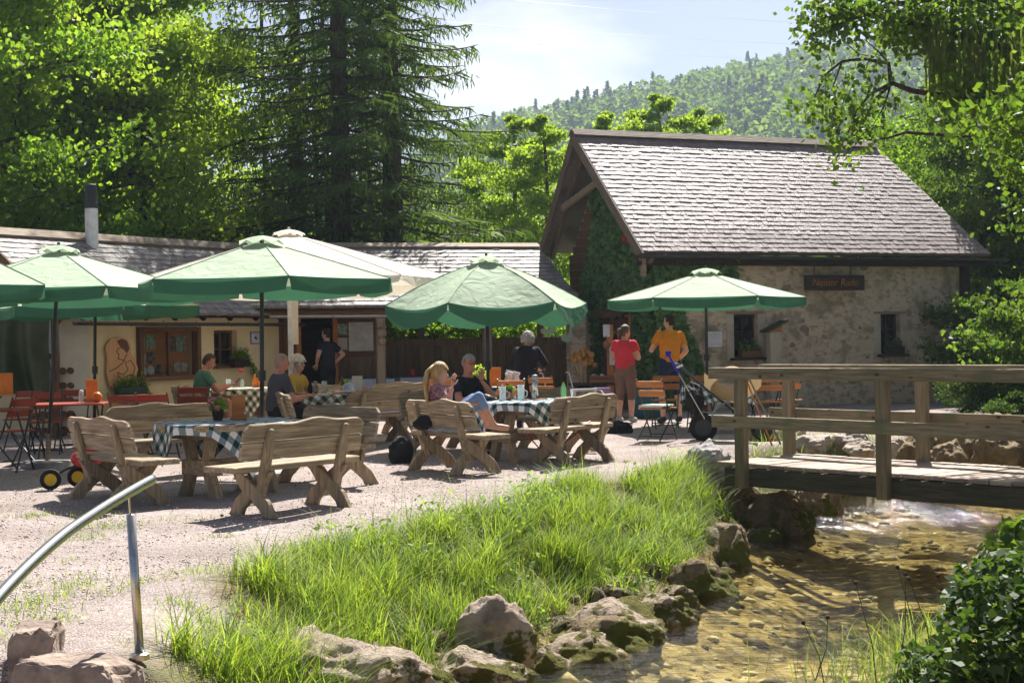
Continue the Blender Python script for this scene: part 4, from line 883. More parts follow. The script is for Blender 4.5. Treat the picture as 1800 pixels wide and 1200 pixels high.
# ---------------------------------------------------------------- porch between the houses
PA = math.atan2(1.6, 5.85)
porch = thing('porch', 'open wooden porch with long shingled roof joining the inn and stone house', 'porch', (-4.6, 28.0, 0), PA)
PL, PEZ, PRZ, PD = 6.2, 2.12, 3.46, 2.95
sheet(porch, 'roof_boarding', [(-.55, -.15, PEZ - .02), (PL, -.15, PEZ - .02), (PL, PD, PRZ - .02), (-.9, PD, PRZ - .02)], 'dark_brown', .04)
sheet(porch, 'roof_boarding', [(-.9, PD + .002, PRZ - .02), (PL, PD + .002, PRZ - .02), (PL, PD + 1.2, PRZ - .6), (-.9, PD + 1.2, PRZ - .6)], 'dark_brown', .04)
rt = bpy.data.objects.new('roof', None); COL.objects.link(rt); rt.parent = porch; rt.location = (0, -.15, 0)
shingle_roof(rt, -.5, PL, -.85, PL, PEZ, PRZ, PD + .15, 15, .14, 'shingle_dark', 170, seed=9)
MB().box((0, 0, 0), (PL + .9, .24, .03), (.40, 0, 0)).build('ridge_board', M['grey_wood'], porch, loc=(PL / 2 - .45, PD - .07, PRZ + .04))
bar(porch, 'eave_beam', (-.3, .04, 2.0), (PL, .04, 2.0), .13, .15, 'brown_x')
gutter(porch, (.0, -.28, 1.97), (2.35, -.28, 1.955), .055, 'zinc', 3)
for s in (2.147, 4.28):
    MB().box((0, 0, .96), (.17, .17, 1.93)).build('post', M['post_wood'], porch, bevel=.02, loc=(s, .06, 0))
cm = MB().ball((2.147, -.07, 1.62), (.11, .08, .10), 10, 7).ball((2.147, -.10, 1.46), (.09, .06, .09), 10, 7).ball((2.147 - .07, -.1, 1.73), (.03, .02, .03), 6, 5).ball((2.147 + .07, -.1, 1.73), (.03, .02, .03), 6, 5)
cm.build('carved_head', M['post_wood'], porch, smooth=True)
for i in range(33):       # plank fence at the back of the porch
    x = 2.25 + i * .158
    if x < 7.4: MB().box((x, 2.62, .70), (.150, .035, 1.52)).build('fence_plank', M['fence_wood'], porch, bevel=.004)
bar(porch, 'fence_rail', (2.1, 2.56, 1.42), (7.4, 2.56, 1.42), .06, .15, 'fence_wood'); bar(porch, 'fence_rail', (2.1, 2.57, .35), (7.4, 2.57, .35), .05, .1, 'fence_wood')
for s in (2.2, 3.5, 4.9, 6.15): MB().box((s, 2.70, 1.2), (.12, .10, 2.4)).build('back_post', M['fence_wood'], porch)
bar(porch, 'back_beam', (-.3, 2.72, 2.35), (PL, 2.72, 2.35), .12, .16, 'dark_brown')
for i in range(10):       # inn end wall in boards, doorway left open between them
    x = -.35 + .157 * i
    if x < .62 or x > 1.42: MB().box((x, .95 if x < .62 else 1.45, 1.05), (.150, .03, 2.12)).build('wall_board', M['brown_wood'], porch, bevel=.003)
for i in range(6): MB().box((1.5 + .157 * i, 1.452, 1.05), (.150, .03, 2.12)).build('wall_board', M['fence_wood'], porch, bevel=.003)
for s in (.68, 1.40): MB().box((s, .98, 1.02), (.09, .12, 2.05)).build('door_frame', M['orange_wood'], porch)
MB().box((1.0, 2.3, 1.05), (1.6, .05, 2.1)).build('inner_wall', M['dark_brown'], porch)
nb = thing('notice_board', 'wooden notice board with white sheets and a green poster in the porch', 'notice board', porch.matrix_basis @ Vector((1.86, 1.40, 1.16)), PA)
MB().box((0, 0, .36), (.86, .03, .74)).build('backing', M['brown_x'], nb); MB().box((.13, -.02, .40), (.50, .008, .58)).build('sheet', M['paper'], nb)
MB().box((-.27, -.02, .55), (.24, .008, .22)).build('poster', pm_[0], nb); MB().box((-.27, -.02, .26), (.24, .008, .24)).build('sheet', M['white_plaster'], nb)
pil = MB().box((0, 0, .95), (.34, .34, 2.1)).build('stone_pillar', M['rubble'], None, bevel=.03); pil.location = porch.matrix_basis @ Vector((6.28, .55, 0)); pil.rotation_euler = (0, 0, PA)
tag(pil, 'narrow rubble stone pillar between porch fence and ivy gable', 'pillar')
# ---------------------------------------------------------------- footbridge
GA = math.atan2(-.765, .644)
br = thing('footbridge', 'wooden footbridge with plank deck and two rail fences over the stream', 'bridge', (2.55, 16.55, .02), GA)
BL = 6.6
for i in range(27):
    MB().box((0, 0, 0), (.226, 1.46, .045)).build('deck_plank', M['deck'], br, bevel=.006, loc=(-.32 + i * .25, .80, -.022 + random.uniform(-.005, .005)), rz=random.uniform(-.01, .01))
for y in (.10, 1.46): bar(br, 'beam', (-.30, y, -.155), (BL, y, -.155), .12, .20, 'dark_beam')
bar(br, 'cross_beam', (.3, .17, -.15), (.3, 1.39, -.15), .1, .14, 'dark_beam')
for side, y, off in ((0, .0, 0.0), (1, 1.56, -.6)):
    s = -1 if side == 0 else 1
    for k in range(4):
        x = off + 1.9 * k
        MB().box((0, 0, 0), (.13, .10, 1.22)).build('post', M['rail_wood_z'], br, bevel=.006, loc=(x, y - s * .0, .345))
    bar(br, 'top_rail', (off - .42, y, 1.01), (BL, y, 1.01), .15, .125, 'rail_wood')
    bar(br, 'lower_rail', (off - .36, y - s * -.075, .47), (BL, y - s * -.075, .47), .048, .135, 'rail_wood')
# ---------------------------------------------------------------- steel handrail
hr = thing('steel_handrail', 'curved brushed steel handrail on a round post beside the steps', 'handrail', (-1.77, 6.94, 0), 0)
hp = [(-1.718, 7.02, .815), (-1.745, 6.75, .79), (-1.78, 6.3, .745), (-1.80, 5.8, .69), (-1.81, 5.2, .585), (-1.80, 4.5, .42), (-1.78, 3.6, .16)]
# smooth the run
cur = []
for i in range(len(hp) - 1):
    p0, p1, p2, p3 = [Vector(hp[max(0, min(len(hp) - 1, i + k))]) for k in (-1, 0, 1, 2)]
    for t in np.linspace(0, 1, 6, endpoint=False): cur.append(0.5 * ((2 * p1) + (p2 - p0) * t + (2 * p0 - 5 * p1 + 4 * p2 - p3) * t * t + (3 * p1 - p0 - 3 * p2 + p3) * t ** 3) - Vector((-1.77, 6.94, 0)))
MB().tube(cur, .0235, 16).build('rail', M['steel'], hr, smooth=True)
MB().tube([(0, 0, -.02), (-.032, 0, .66)], .0215, 16).build('post', M['steel'], hr, smooth=True)
MB().tube([(-.033, 0, .66), (-.036, -.01, .755)], .0065, 8).build('pin', M['steel'], hr)
MB().lathe([(.045, -.02), (.045, .006), (.03, .012)], n=14).build('foot_plate', M['steel'], hr)

# ---------------------------------------------------------------- benches
def bench_parts():
    P = {}
    # back boards with a wavy top, leaning back; local: rear feet on y=0, sitter faces +y
    lean = R(14); Lh = .70
    def board(z0, z1, wavy, name):
        n = 22; top = []; bot = []
        for i in range(n + 1):
            x = -Lh + 2 * Lh * i / n; r = min(1.0, (Lh - abs(x)) / .10); rr = (1 - (1 - r) ** 2) ** .5
            zz = z1 + ((.014 * math.sin(6.5 * x + .6) + .008 * math.sin(13 * x)) if wavy else 0); zz = z1 - .06 * (1 - rr) + (zz - z1) * rr if wavy else z1
            top.append((x + (0 if wavy else 0), zz)); bot.append((x, z0))
        b = MB(); poly = bot + top[::-1]; b.prism(poly, -.02, .02); me = b.mesh(name, bevel=.006)
        me.transform(Matrix.Translation((0, .18, .38)) @ Matrix.Rotation(lean, 4, 'X')); return me
    P['back_board'] = [board(.115, .262, False, 'back_board'), board(.272, .425, True, 'back_board')]
    def post(x):
        prof = [(-.045, -.22), (.045, -.22), (.055, .0), (.05, .15), (.04, .30), (.022, .385), (-.022, .385), (-.04, .30), (-.05, .15), (-.055, .0)]
        b = MB(); b.prism([(p[0] + x, p[1]) for p in prof], -.068, -.022); me = b.mesh('back_post', bevel=.008)
        me.transform(Matrix.Translation((0, .18, .38)) @ Matrix.Rotation(lean, 4, 'X')); return me
    P['back_post'] = [post(-.44), post(.44)]
    def plank(y0, y1, wob):
        n = 12; poly = [(-.74 + 1.48 * i / n, y0 + wob * .01 * math.sin(5 * i / n)) for i in range(n + 1)] + [(.74 - 1.48 * i / n, y1 + wob * .012 * math.sin(4 + 6 * i / n)) for i in range(n + 1)]
        return MB().prism(poly, .385, .435, 'xy').mesh('seat_plank', bevel=.008)
    P['seat_plank'] = [plank(.17, .345, 0), plank(.353, .56, 1)]
    def leg(x, flip):
        # one broad curved limb of the X, in the y-z plane
        c = [(.02, .0), (.10, .10), (.22, .20), (.34, .28), (.44, .37)]; wd = [.15, .125, .12, .13, .17]
        if flip: c = [(.56 - a, b) for a, b in c]
        lo = []; hi = []
        for i, (y, z) in enumerate(c):
            a = Vector(c[max(i - 1, 0)]); b2 = Vector(c[min(i + 1, len(c) - 1)]); t = (b2 - a).normalized(); nn = Vector((-t.y, t.x))
            lo.append((y - nn.x * wd[i] / 2, max(0, z - nn.y * wd[i] / 2))); hi.append((y + nn.x * wd[i] / 2, max(0, z + nn.y * wd[i] / 2)))
        lo[0] = (c[0][0] + (.10 if not flip else .06), 0); hi[0] = (c[0][0] - (.06 if not flip else .10), 0); lo[-1] = (lo[-1][0], .384); hi[-1] = (hi[-1][0], .384)
        x0 = x + (.028 if flip else -.028); return MB().prism(lo + hi[::-1], x0 - .027, x0 + .027, 'yz').mesh('leg', bevel=.008)
    P['leg'] = [leg(-.44, False), leg(-.44, True), leg(.44, False), leg(.44, True)]
    for k, l in P.items():
        for me in l: me.materials.append(M['bench_z' if k in ('back_post', 'leg') else 'bench'])
    return P
BP = bench_parts()
def bench(x, y, rot, label, z=0.0):
    t = thing('garden_bench', label, 'bench', (x, y, z + 0), R(rot), 'rustic benches around the tables')
    for k, l in BP.items():
        for me in l: link(k, me, None, t)
    return t
bench(-1.70, 12.57, 52, 'rustic bench nearest the camera, its wavy back towards us')
bench(-3.88, 13.5, -52, 'rustic bench standing alone at the left behind the steel handrail')
bench(-3.95, 16.55, 222, 'dark shaded bench behind the front checked table facing us')
bench(-1.72, 15.45, 130, 'shaded rustic bench at the right end of the front table')
bench(-.90, 16.25, -56, 'rustic bench on which the blonde girl sits with her knees up')
bench(.92, 17.1, 55, 'rustic bench at the right end of the middle table with a newspaper behind it')
bench(.80, 19.4, 128, 'rustic bench behind the green bottle facing us across the middle table')
bench(-1.15, 19.55, 235, 'shaded bench carrying the man with glasses')
bench(-3.20, 19.55, -68, 'rustic bench under the bald man in the grey shirt')
bench(-1.72, 20.7, 48, 'rustic bench with a striped cushion and a cap hung on its corner')
bench(-1.75, 23.6, 222, 'pale bench behind the striped cushion bench facing us')
bench(-5.25, 23.3, -60, 'weathered bench under the man in the green shirt')
bench(-3.05, 23.3, 205, 'bench behind the beer glass table by the inn wall')

# ---------------------------------------------------------------- tables and cloths
OCT = [(-.62, -.30), (-.36, -.52), (.36, -.52), (.62, -.30), (.62, .30), (.36, .52), (-.36, .52), (-.62, .30)]
def rustic_table(x, y, rot, label, name='garden_table'):
    t = thing(name, label, 'table', (x, y, 0), R(rot), 'rustic garden tables')
    def clip(y0, y1):
        out = []
        def xr(yy):
            a = abs(yy); return .62 if a <= .30 else .62 - (a - .30) / .22 * .26
        ys_ = sorted({y0, y1, *[q for q in (-.30, .30) if y0 < q < y1]})
        return [(-xr(q), q) for q in ys_] + [(xr(q), q) for q in ys_[::-1]]
    for a, b in ((-.52, -.18), (-.174, .174), (.18, .52)): MB().prism(clip(a, b), .65, .71, 'xy').build('top_plank', M['bench'], t, bevel=.008)
    for s in (-1, 1):
        MB().prism([(-.30, 0), (-.16, 0), (-.05, .30), (-.10, .64), (-.24, .64), (-.15, .34)], s * .36 - .04, s * .36 + .04, 'yz').build('leg', M['bench_z'], t, bevel=.01)
        MB().prism([(.30, 0), (.16, 0), (.05, .30), (.10, .64), (.24, .64), (.15, .34)], s * .36 - .04, s * .36 + .04, 'yz').build('leg', M['bench_z'], t, bevel=.01)
        MB().box((s * .36, 0, .60), (.09, .80, .08)).build('top_bearer', M['bench'], t, bevel=.006)
        MB().box((s * .36, 0, .30), (.11, .42, .14)).build('leg_block', M['bench'], t, bevel=.008)
    MB().box((0, 0, .30), (.66, .06, .12)).build('stretcher', M['bench'], t, bevel=.006)
    return t
def table_radius(poly, a):
    d = Vector((math.cos(a), math.sin(a))); best = 9
    for i in range(len(poly)):
        p, q = Vector(poly[i]), Vector(poly[(i + 1) % len(poly)]); e = q - p; den = d.x * e.y - d.y * e.x
        if abs(den) < 1e-9: continue
        t = (p.x * e.y - p.y * e.x) / den; s = (p.x * d.y - p.y * d.x) / den
        if t > 0 and -1e-6 <= s <= 1 + 1e-6: best = min(best, t)
    return best
def cloth(poly, size, rot, ztop, mat, x, y, rz, label, name='tablecloth', seed=0, N=44):
    V = []; UV = []; ca, sa = math.cos(rot), math.sin(rot)
    for j in range(N + 1):
        for i in range(N + 1):
            u, v = i / N, j / N; cx, cy = (u - .5) * size[0], (v - .5) * size[1]; px, py = cx * ca - cy * sa, cx * sa + cy * ca
            r = math.hypot(px, py); a = math.atan2(py, px); rm = table_radius(poly, a) + .012
            if r <= rm: p = (px, py, ztop + .004 + .0015 * math.sin(30 * u + seed) * math.sin(23 * v))
            else:
                o = r - rm; w = .022 * math.sin(9 * a + seed) * min(1, o / .15); rr = rm + .012 + .08 * o + w * .8
                p = (rr * math.cos(a), rr * math.sin(a), ztop + .004 - o * .95)
            V.append(p); UV.append((u, v))
    F = [(j * (N + 1) + i, j * (N + 1) + i + 1, (j + 1) * (N + 1) + i + 1, (j + 1) * (N + 1) + i) for j in range(N) for i in range(N)]
    me = fast_mesh(name, V, F, True); ul = me.uv_layers.new(name='UVMap')
    vi = np.empty(len(me.loops), np.int32); me.loops.foreach_get('vertex_index', vi); ul.data.foreach_set('uv', np.array(UV, np.float32)[vi].ravel())
    o = link(name, me, M[mat]); o.location = (x, y, 0); o.rotation_euler = (0, 0, rz); tag(o, label, 'tablecloth'); return o
T1 = (-2.72, 14.15, 52); T2 = (.18, 17.75, 35); T3 = (-2.60, 21.3, 20); T4 = (-4.50, 24.6, 30)
rustic_table(*T1, 'rustic table in front with the green checked cloth and flower pot')
rustic_table(*T2, 'rustic table in the middle set with glasses, flask and checked cloth')
rustic_table(*T3, 'rustic table with beer bottle and menu holder beside the bald man')
rustic_table(*T4, 'rustic table by the inn wall with red flower and napkins')
cloth(OCT, (1.5, 1.5), R(45), .712, 'cloth_check', T1[0], T1[1], R(T1[2] - 20), 'green and white checked cloth with hanging corners on the front table', seed=1)
cloth(OCT, (1.5, 1.5), R(45), .712, 'cloth_check', T2[0], T2[1], R(T2[2]), 'checked cloth with one long hanging corner on the middle table', seed=2)
cloth(OCT, (1.5, 1.5), R(30), .712, 'cloth_olive', T3[0], T3[1], R(T3[2]), 'olive checked cloth on the table with the beer bottle', seed=3)
cloth(OCT, (1.45, 1.45), R(38), .712, 'cloth_olive', T4[0], T4[1], R(T4[2]), 'olive checked cloth on the table by the inn wall', seed=4)
# plain tables in the porch and by the stone house
SQ = [(-.45, -.35), (.45, -.35), (.45, .35), (-.45, .35)]
def plain_table(x, y, rot, label, clabel, mat, hang=1.35):
    t = thing('cafe_table', label, 'table', (x, y, 0), R(rot), 'small cloth covered tables')
    MB().box((0, 0, .70), (.9, .7, .03)).build('table_top', M['brown_x'], t)
    for a, b in ((-.35, -.25), (.35, -.25), (-.35, .25), (.35, .25)): MB().tube([(a * 1.1, b * 1.1, 0), (a * .6, b * .6, .69)], .025, 7).build('leg', M['brown_wood'], t)
    if clabel: cloth(SQ, (hang, hang * .85), 0, .716, mat, x, y, R(rot), clabel, seed=x)
    return t
q = porch.matrix_basis @ Vector((2.05, .9, 0)); plain_table(q.x, q.y, 15, 'small table in the porch behind the carved post', 'pale blue cloth on the small table behind the carved porch post', 'cloth_blue')
q = porch.matrix_basis @ Vector((3.2, 1.5, 0)); plain_table(q.x, q.y, 15, 'small table in the porch with the red lantern', 'pale blue cloth under the red lantern in the porch', 'cloth_blue')
q = porch.matrix_basis @ Vector((3.85, 1.6, 0)); plain_table(q.x, q.y, 15, 'small table in the porch behind the grey haired man', 'pale blue cloth on the porch table beside the slim post', 'cloth_blue')
q = GD(845, 23.0); plain_table(q.x, q.y, 10, 'small table behind the middle group with a flowering plant', 'green checked cloth under the flowering plant', 'cloth_check')
q = GD(1262, 22.2); plain_table(q.x, q.y, 12, 'small table behind the pushchair by the stone house', 'checked cloth on the small table behind the pushchair', 'cloth_check')

# ---------------------------------------------------------------- parasols
def parasol(x, y, r, ze, za, label, mats=('canopy', 'valance', 'black_metal'), n=6, rot=0.0, val=.17, sag=.015, pole_r=.024, lean=(0, 0), name='parasol', droop=0.0, base=True, z0=0.0, scallop=0.0):
    t = thing(name, label, 'parasol', (x, y, z0), rot, 'parasols over the terrace'); ze -= z0; za -= z0
    lx, ly = lean; hub = .10
    def pt(k, f):  # along rib k
        a = 2 * math.pi * k / n; rr = hub + (r - hub) * f
        zz = za - (za - ze) * (f + droop * f * (f - 1)); return Vector((rr * math.cos(a), rr * math.sin(a), zz))
    S, Q = 6, 8
    for k in range(n):
        V = []
        for i in range(Q + 1):
            f = i / Q; A, B = pt(k, f), pt(k + 1, f)
            for j in range(S + 1):
                u = j / S; p = A.lerp(B, u); b = 4 * u * (1 - u); p.z -= sag * b * f * (1 - .35 * f) * 1.0; p.x *= 1 - .02 * b * f; p.y *= 1 - .02 * b * f; V.append(p)
        F = [(i * (S + 1) + j, i * (S + 1) + j + 1, (i + 1) * (S + 1) + j + 1, (i + 1) * (S + 1) + j) for i in range(Q) for j in range(S)]
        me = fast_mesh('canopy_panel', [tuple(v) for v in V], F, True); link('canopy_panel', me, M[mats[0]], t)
        V2 = []; last = V[-(S + 1):]; rnd = random.Random(k * 7 + int(x * 100)); out = rnd.uniform(-.01, .04)
        for i in range(4):
            g = i / 3
            for j in range(S + 1):
                u = j / S; uu = (u - .5) * (1 - .05 * g) + .5; p = last[0].lerp(last[-1], uu); p.z = last[j].z; b = 4 * u * (1 - u)
                p = p * (1 + out * g / r); p.z = last[j].z - g * (val * (.82 + .18 * b + scallop * (b - .5))); p += Vector((math.sin(12 * u + k) * .012 * g, math.cos(9 * u) * .012 * g, 0)); V2.append(tuple(p))
        F = [(i * (S + 1) + j, i * (S + 1) + j + 1, (i + 1) * (S + 1) + j + 1, (i + 1) * (S + 1) + j) for i in range(3) for j in range(S)]
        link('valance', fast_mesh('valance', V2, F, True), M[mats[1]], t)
        a, b = pt(k, 0.02), pt(k, 1.0); dz = Vector((0, 0, -.022))
        MB().tube([pt(k, f_) + Vector((0, 0, .003)) for f_ in (.12, .4, .7, 1.0)], .007, 5).build('seam', M[mats[0]], t)
        MB().tube([a + dz, (a + b) / 2 + dz + Vector((0, 0, -.01 - (za - ze) * droop * -.25)), b + dz], .009, 5).build('rib', M[mats[2]], t)
    V = []; F = []           # vent cap with puckered openings
    for k in range(16):
        a = 2 * math.pi * k / 16; e = .26 if k % 2 == 0 else .24
        V += [(.03 * math.cos(a), .03 * math.sin(a), za + .085), (.13 * math.cos(a), .13 * math.sin(a), za + .065), (e * math.cos(a), e * math.sin(a), za + (-.015 if k % 2 == 0 else .03))]
    for k in range(16):
        m = (k + 1) % 16; F += [(3 * k, 3 * m, 3 * m + 1, 3 * k + 1), (3 * k + 1, 3 * m + 1, 3 * m + 2, 3 * k + 2)]
    link('vent_cap', fast_mesh('vent_cap', V, F, True), M[mats[0]], t)
    MB().tube([(-lx, -ly, .02), (0, 0, za + .05)], pole_r, 12).build('pole', M[mats[2]], t, smooth=True)
    MB().lathe([(.0, za + .08), (.022, za + .085), (.018, za + .12), (0, za + .125)], n=10).build('finial', M[mats[1]], t)
    MB().tube([Vector((-lx * .57, -ly * .57, 1.05)), Vector((-lx * .52, -ly * .52, 1.16))], pole_r * 1.8, 10).build('clamp', M[mats[2]], t)
    if base:
        MB().lathe([(.30, 0), (.30, .06), (.27, .075), (.05, .08)], c=(-lx, -ly, 0), n=24).build('base', M['rock_grey'], t)
        MB().tube([(-lx, -ly, .08), (-lx * .93, -ly, .40)], pole_r * 1.3, 10).build('base_socket', M['grey_wood'], t)
    return t
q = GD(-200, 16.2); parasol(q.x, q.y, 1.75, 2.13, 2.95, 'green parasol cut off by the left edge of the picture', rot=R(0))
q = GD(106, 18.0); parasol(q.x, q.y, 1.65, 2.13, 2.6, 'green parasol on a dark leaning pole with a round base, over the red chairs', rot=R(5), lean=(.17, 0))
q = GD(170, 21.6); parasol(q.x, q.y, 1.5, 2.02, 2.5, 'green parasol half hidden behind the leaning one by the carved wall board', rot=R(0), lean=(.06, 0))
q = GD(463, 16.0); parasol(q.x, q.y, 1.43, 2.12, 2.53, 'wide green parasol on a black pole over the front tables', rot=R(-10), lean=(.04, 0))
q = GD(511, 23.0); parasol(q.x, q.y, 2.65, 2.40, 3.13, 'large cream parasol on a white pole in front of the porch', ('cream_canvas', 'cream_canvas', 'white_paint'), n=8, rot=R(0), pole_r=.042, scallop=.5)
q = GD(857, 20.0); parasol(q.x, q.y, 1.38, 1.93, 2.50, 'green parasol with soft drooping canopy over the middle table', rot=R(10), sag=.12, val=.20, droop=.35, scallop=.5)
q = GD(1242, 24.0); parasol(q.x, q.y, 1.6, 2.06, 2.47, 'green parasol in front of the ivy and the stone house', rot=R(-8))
# cream strap hanging from the big parasol
q = GD(519, 22.6); st = MB().box((0, 0, 0), (.10, .02, .80)).build('parasol_strap', M['cream_canvas'], None); st.location = (q.x, q.y, 1.83); tag(st, 'cream fabric strap hanging beside the white parasol pole', 'strap')

# ---------------------------------------------------------------- folding bistro chairs
def folding_chair_parts(wm, mm):
    P = []
    for s in (-1, 1):
        P.append(('leg', MB().tube([(s * .20, .22, 0), (s * .20, -.02, .42), (s * .20, -.20, .86)], .011, 6).mesh('leg'), mm))
        P.append(('leg', MB().tube([(s * .18, -.24, 0), (s * .18, .0, .22), (s * .18, .20, .44)], .011, 6).mesh('leg'), mm))
    for i in range(5): P.append(('seat_slat', MB().box((0, -.14 + .085 * i, .445), (.40, .072, .018)).mesh('seat_slat', bevel=.004), wm))
    for z in (.66, .79): P.append(('back_slat', MB().box((0, -.205 + (.86 - z) * .41 + .0, z), (.43, .018, .095), (.38, 0, 0)).mesh('back_slat', bevel=.004), wm))
    P.append(('crossbar', MB().tube([(-.18, -.20, .06), (.18, -.20, .06)], .008, 5).mesh('crossbar'), mm)); P.append(('crossbar', MB().tube([(-.20, .18, .07), (.20, .18, .07)], .008, 5).mesh('crossbar'), mm))
    for n, me, m in P: me.materials.append(M[m])
    return P
CH = {'red': folding_chair_parts('red_wood', 'black_metal'), 'orange': folding_chair_parts('orange_wood', 'green_metal')}
def chair(kind, px, d, rot, label):
    q = GD(px, d); t = thing('folding_chair', label, 'chair', (q.x, q.y, 0), R(rot), kind + ' folding chairs')
    for n, me, m in CH[kind]: link(n, me, None, t)
    return t
chair('red', 20, 17.9, 65, 'red folding chair at the left edge in front of the tarpaulin')
chair('red', 78, 19.9, 190, 'red folding chair behind the red table with two white bolts on its back')
chair('red', 125, 20.9, 180, 'red folding chair farther back between the two parasol poles')
chair('red', 40, 20.8, 170, 'red folding chair by the orange menu stand at far left')
chair('red', 228, 18.6, -20, 'bright red folding chair with its back to us beside the dark bench')
chair('red', 275, 18.7, -8, 'bright red folding chair right of its twin, nearest the green shirted man')
chair('red', 336, 21.5, 15, 'dark red folding chair standing against the weathered bench')
chair('orange', 1152, 20.9, -35, 'orange slatted folding chair with a striped cushion beside the pushchair')
chair('orange', 1168, 23.6, 0, 'orange slatted folding chair behind the man in the orange polo shirt')
chair('orange', 1232, 23.4, 5, 'orange slatted folding chair behind the pushchair handle')
chair('orange', 1345, 22.4, 10, 'orange slatted folding chair seen between the bridge posts')
chair('orange', 1378, 22.9, 30, 'orange slatted folding chair right of the leaning walking poles')
chair('orange', 765, 23.4, 160, 'orange slatted folding chair behind the blonde girl')
chair('orange', 895, 22.4, 5, 'orange slatted folding chair with its back to us behind the glasses')
chair('orange', 957, 23.7, -25, 'red brown folding chair right of the person in black')
rtb = thing('red_table', 'red slatted folding table with menu stand and orange bottle', 'table', tuple(GD(122, 18.9).xy) + (0,), R(6))
for i in range(6): MB().box((0, -.30 + .12 * i, .72), (.92, .112, .022)).build('top_slat', M['red_wood'], rtb, bevel=.004)
for s in (-1, 1):
    MB().tube([(s * .36, -.28, 0), (s * .36, .28, .70)], .013, 6).build('leg', M['black_metal'], rtb); MB().tube([(s * .38, .28, 0), (s * .38, -.28, .70)], .013, 6).build('leg', M['black_metal'], rtb)
rtb2 = thing('red_table', 'red slatted folding table at the far left edge', 'table', tuple(GD(-30, 17.4).xy) + (0,), R(0))
for i in range(6): MB().box((0, -.30 + .12 * i, .72), (.92, .112, .022)).build('top_slat', M['red_wood'], rtb2, bevel=.004)
for s in (-1, 1):
    MB().tube([(s * .36 + .1, -.28, 0), (s * .36 + .1, .28, .70)], .013, 6).build('leg', M['black_metal'], rtb2); MB().tube([(s * .38 + .1, .28, 0), (s * .38 + .1, -.28, .70)], .013, 6).build('leg', M['black_metal'], rtb2)
# ---------------------------------------------------------------- people
SKIN = surf('skin', (0.62, 0.36, 0.25), (0.55, 0.30, 0.20), scale=12, rough=.55)
SKIN_RED = surf('skin_tanned', (0.60, 0.27, 0.17), (0.52, 0.22, 0.14), scale=12, rough=.55)
def cl(n, c, c2=None, s=8): return surf(n, c, c2 or tuple(a * .8 for a in c), scale=s, rough=.9, bump=.25, bscale=9)
HAIRM = {}
def hairmat(n, c, c2): HAIRM[n] = surf('hair_' + n, c, c2, scale=5, stretch=(9, 9, 1), rough=.5, bump=.6); return HAIRM[n]
hairmat('brown', (.075, .04, .02), (.03, .016, .01)); hairmat('blonde', (.62, .43, .19), (.32, .19, .07)); hairmat('grey', (.40, .38, .34), (.24, .22, .20)); hairmat('white', (.72, .66, .52), (.5, .44, .33)); hairmat('black', (.02, .015, .012), (.01, .008, .007)); hairmat('dark_blonde', (.16, .10, .055), (.08, .05, .03)); hairmat('shaved', (.42, .27, .20), (.36, .22, .16))
def loft(mb, rings, n=14):
    V = []; F = []
    for c, lat, rx, dep, ry in rings:
        for k in range(n):
            a = 2 * math.pi * k / n; V.append(Vector(c) + Vector(lat) * (rx * math.cos(a)) + Vector(dep) * (ry * math.sin(a)))
    for i in range(len(rings) - 1):
        for k in range(n): F.append((i * n + k, i * n + (k + 1) % n, (i + 1) * n + (k + 1) % n, (i + 1) * n + k))
    F.append(tuple(range(n))[::-1]); m = (len(rings) - 1) * n; F.append(tuple(range(m, m + n))); mb.add(V, F)
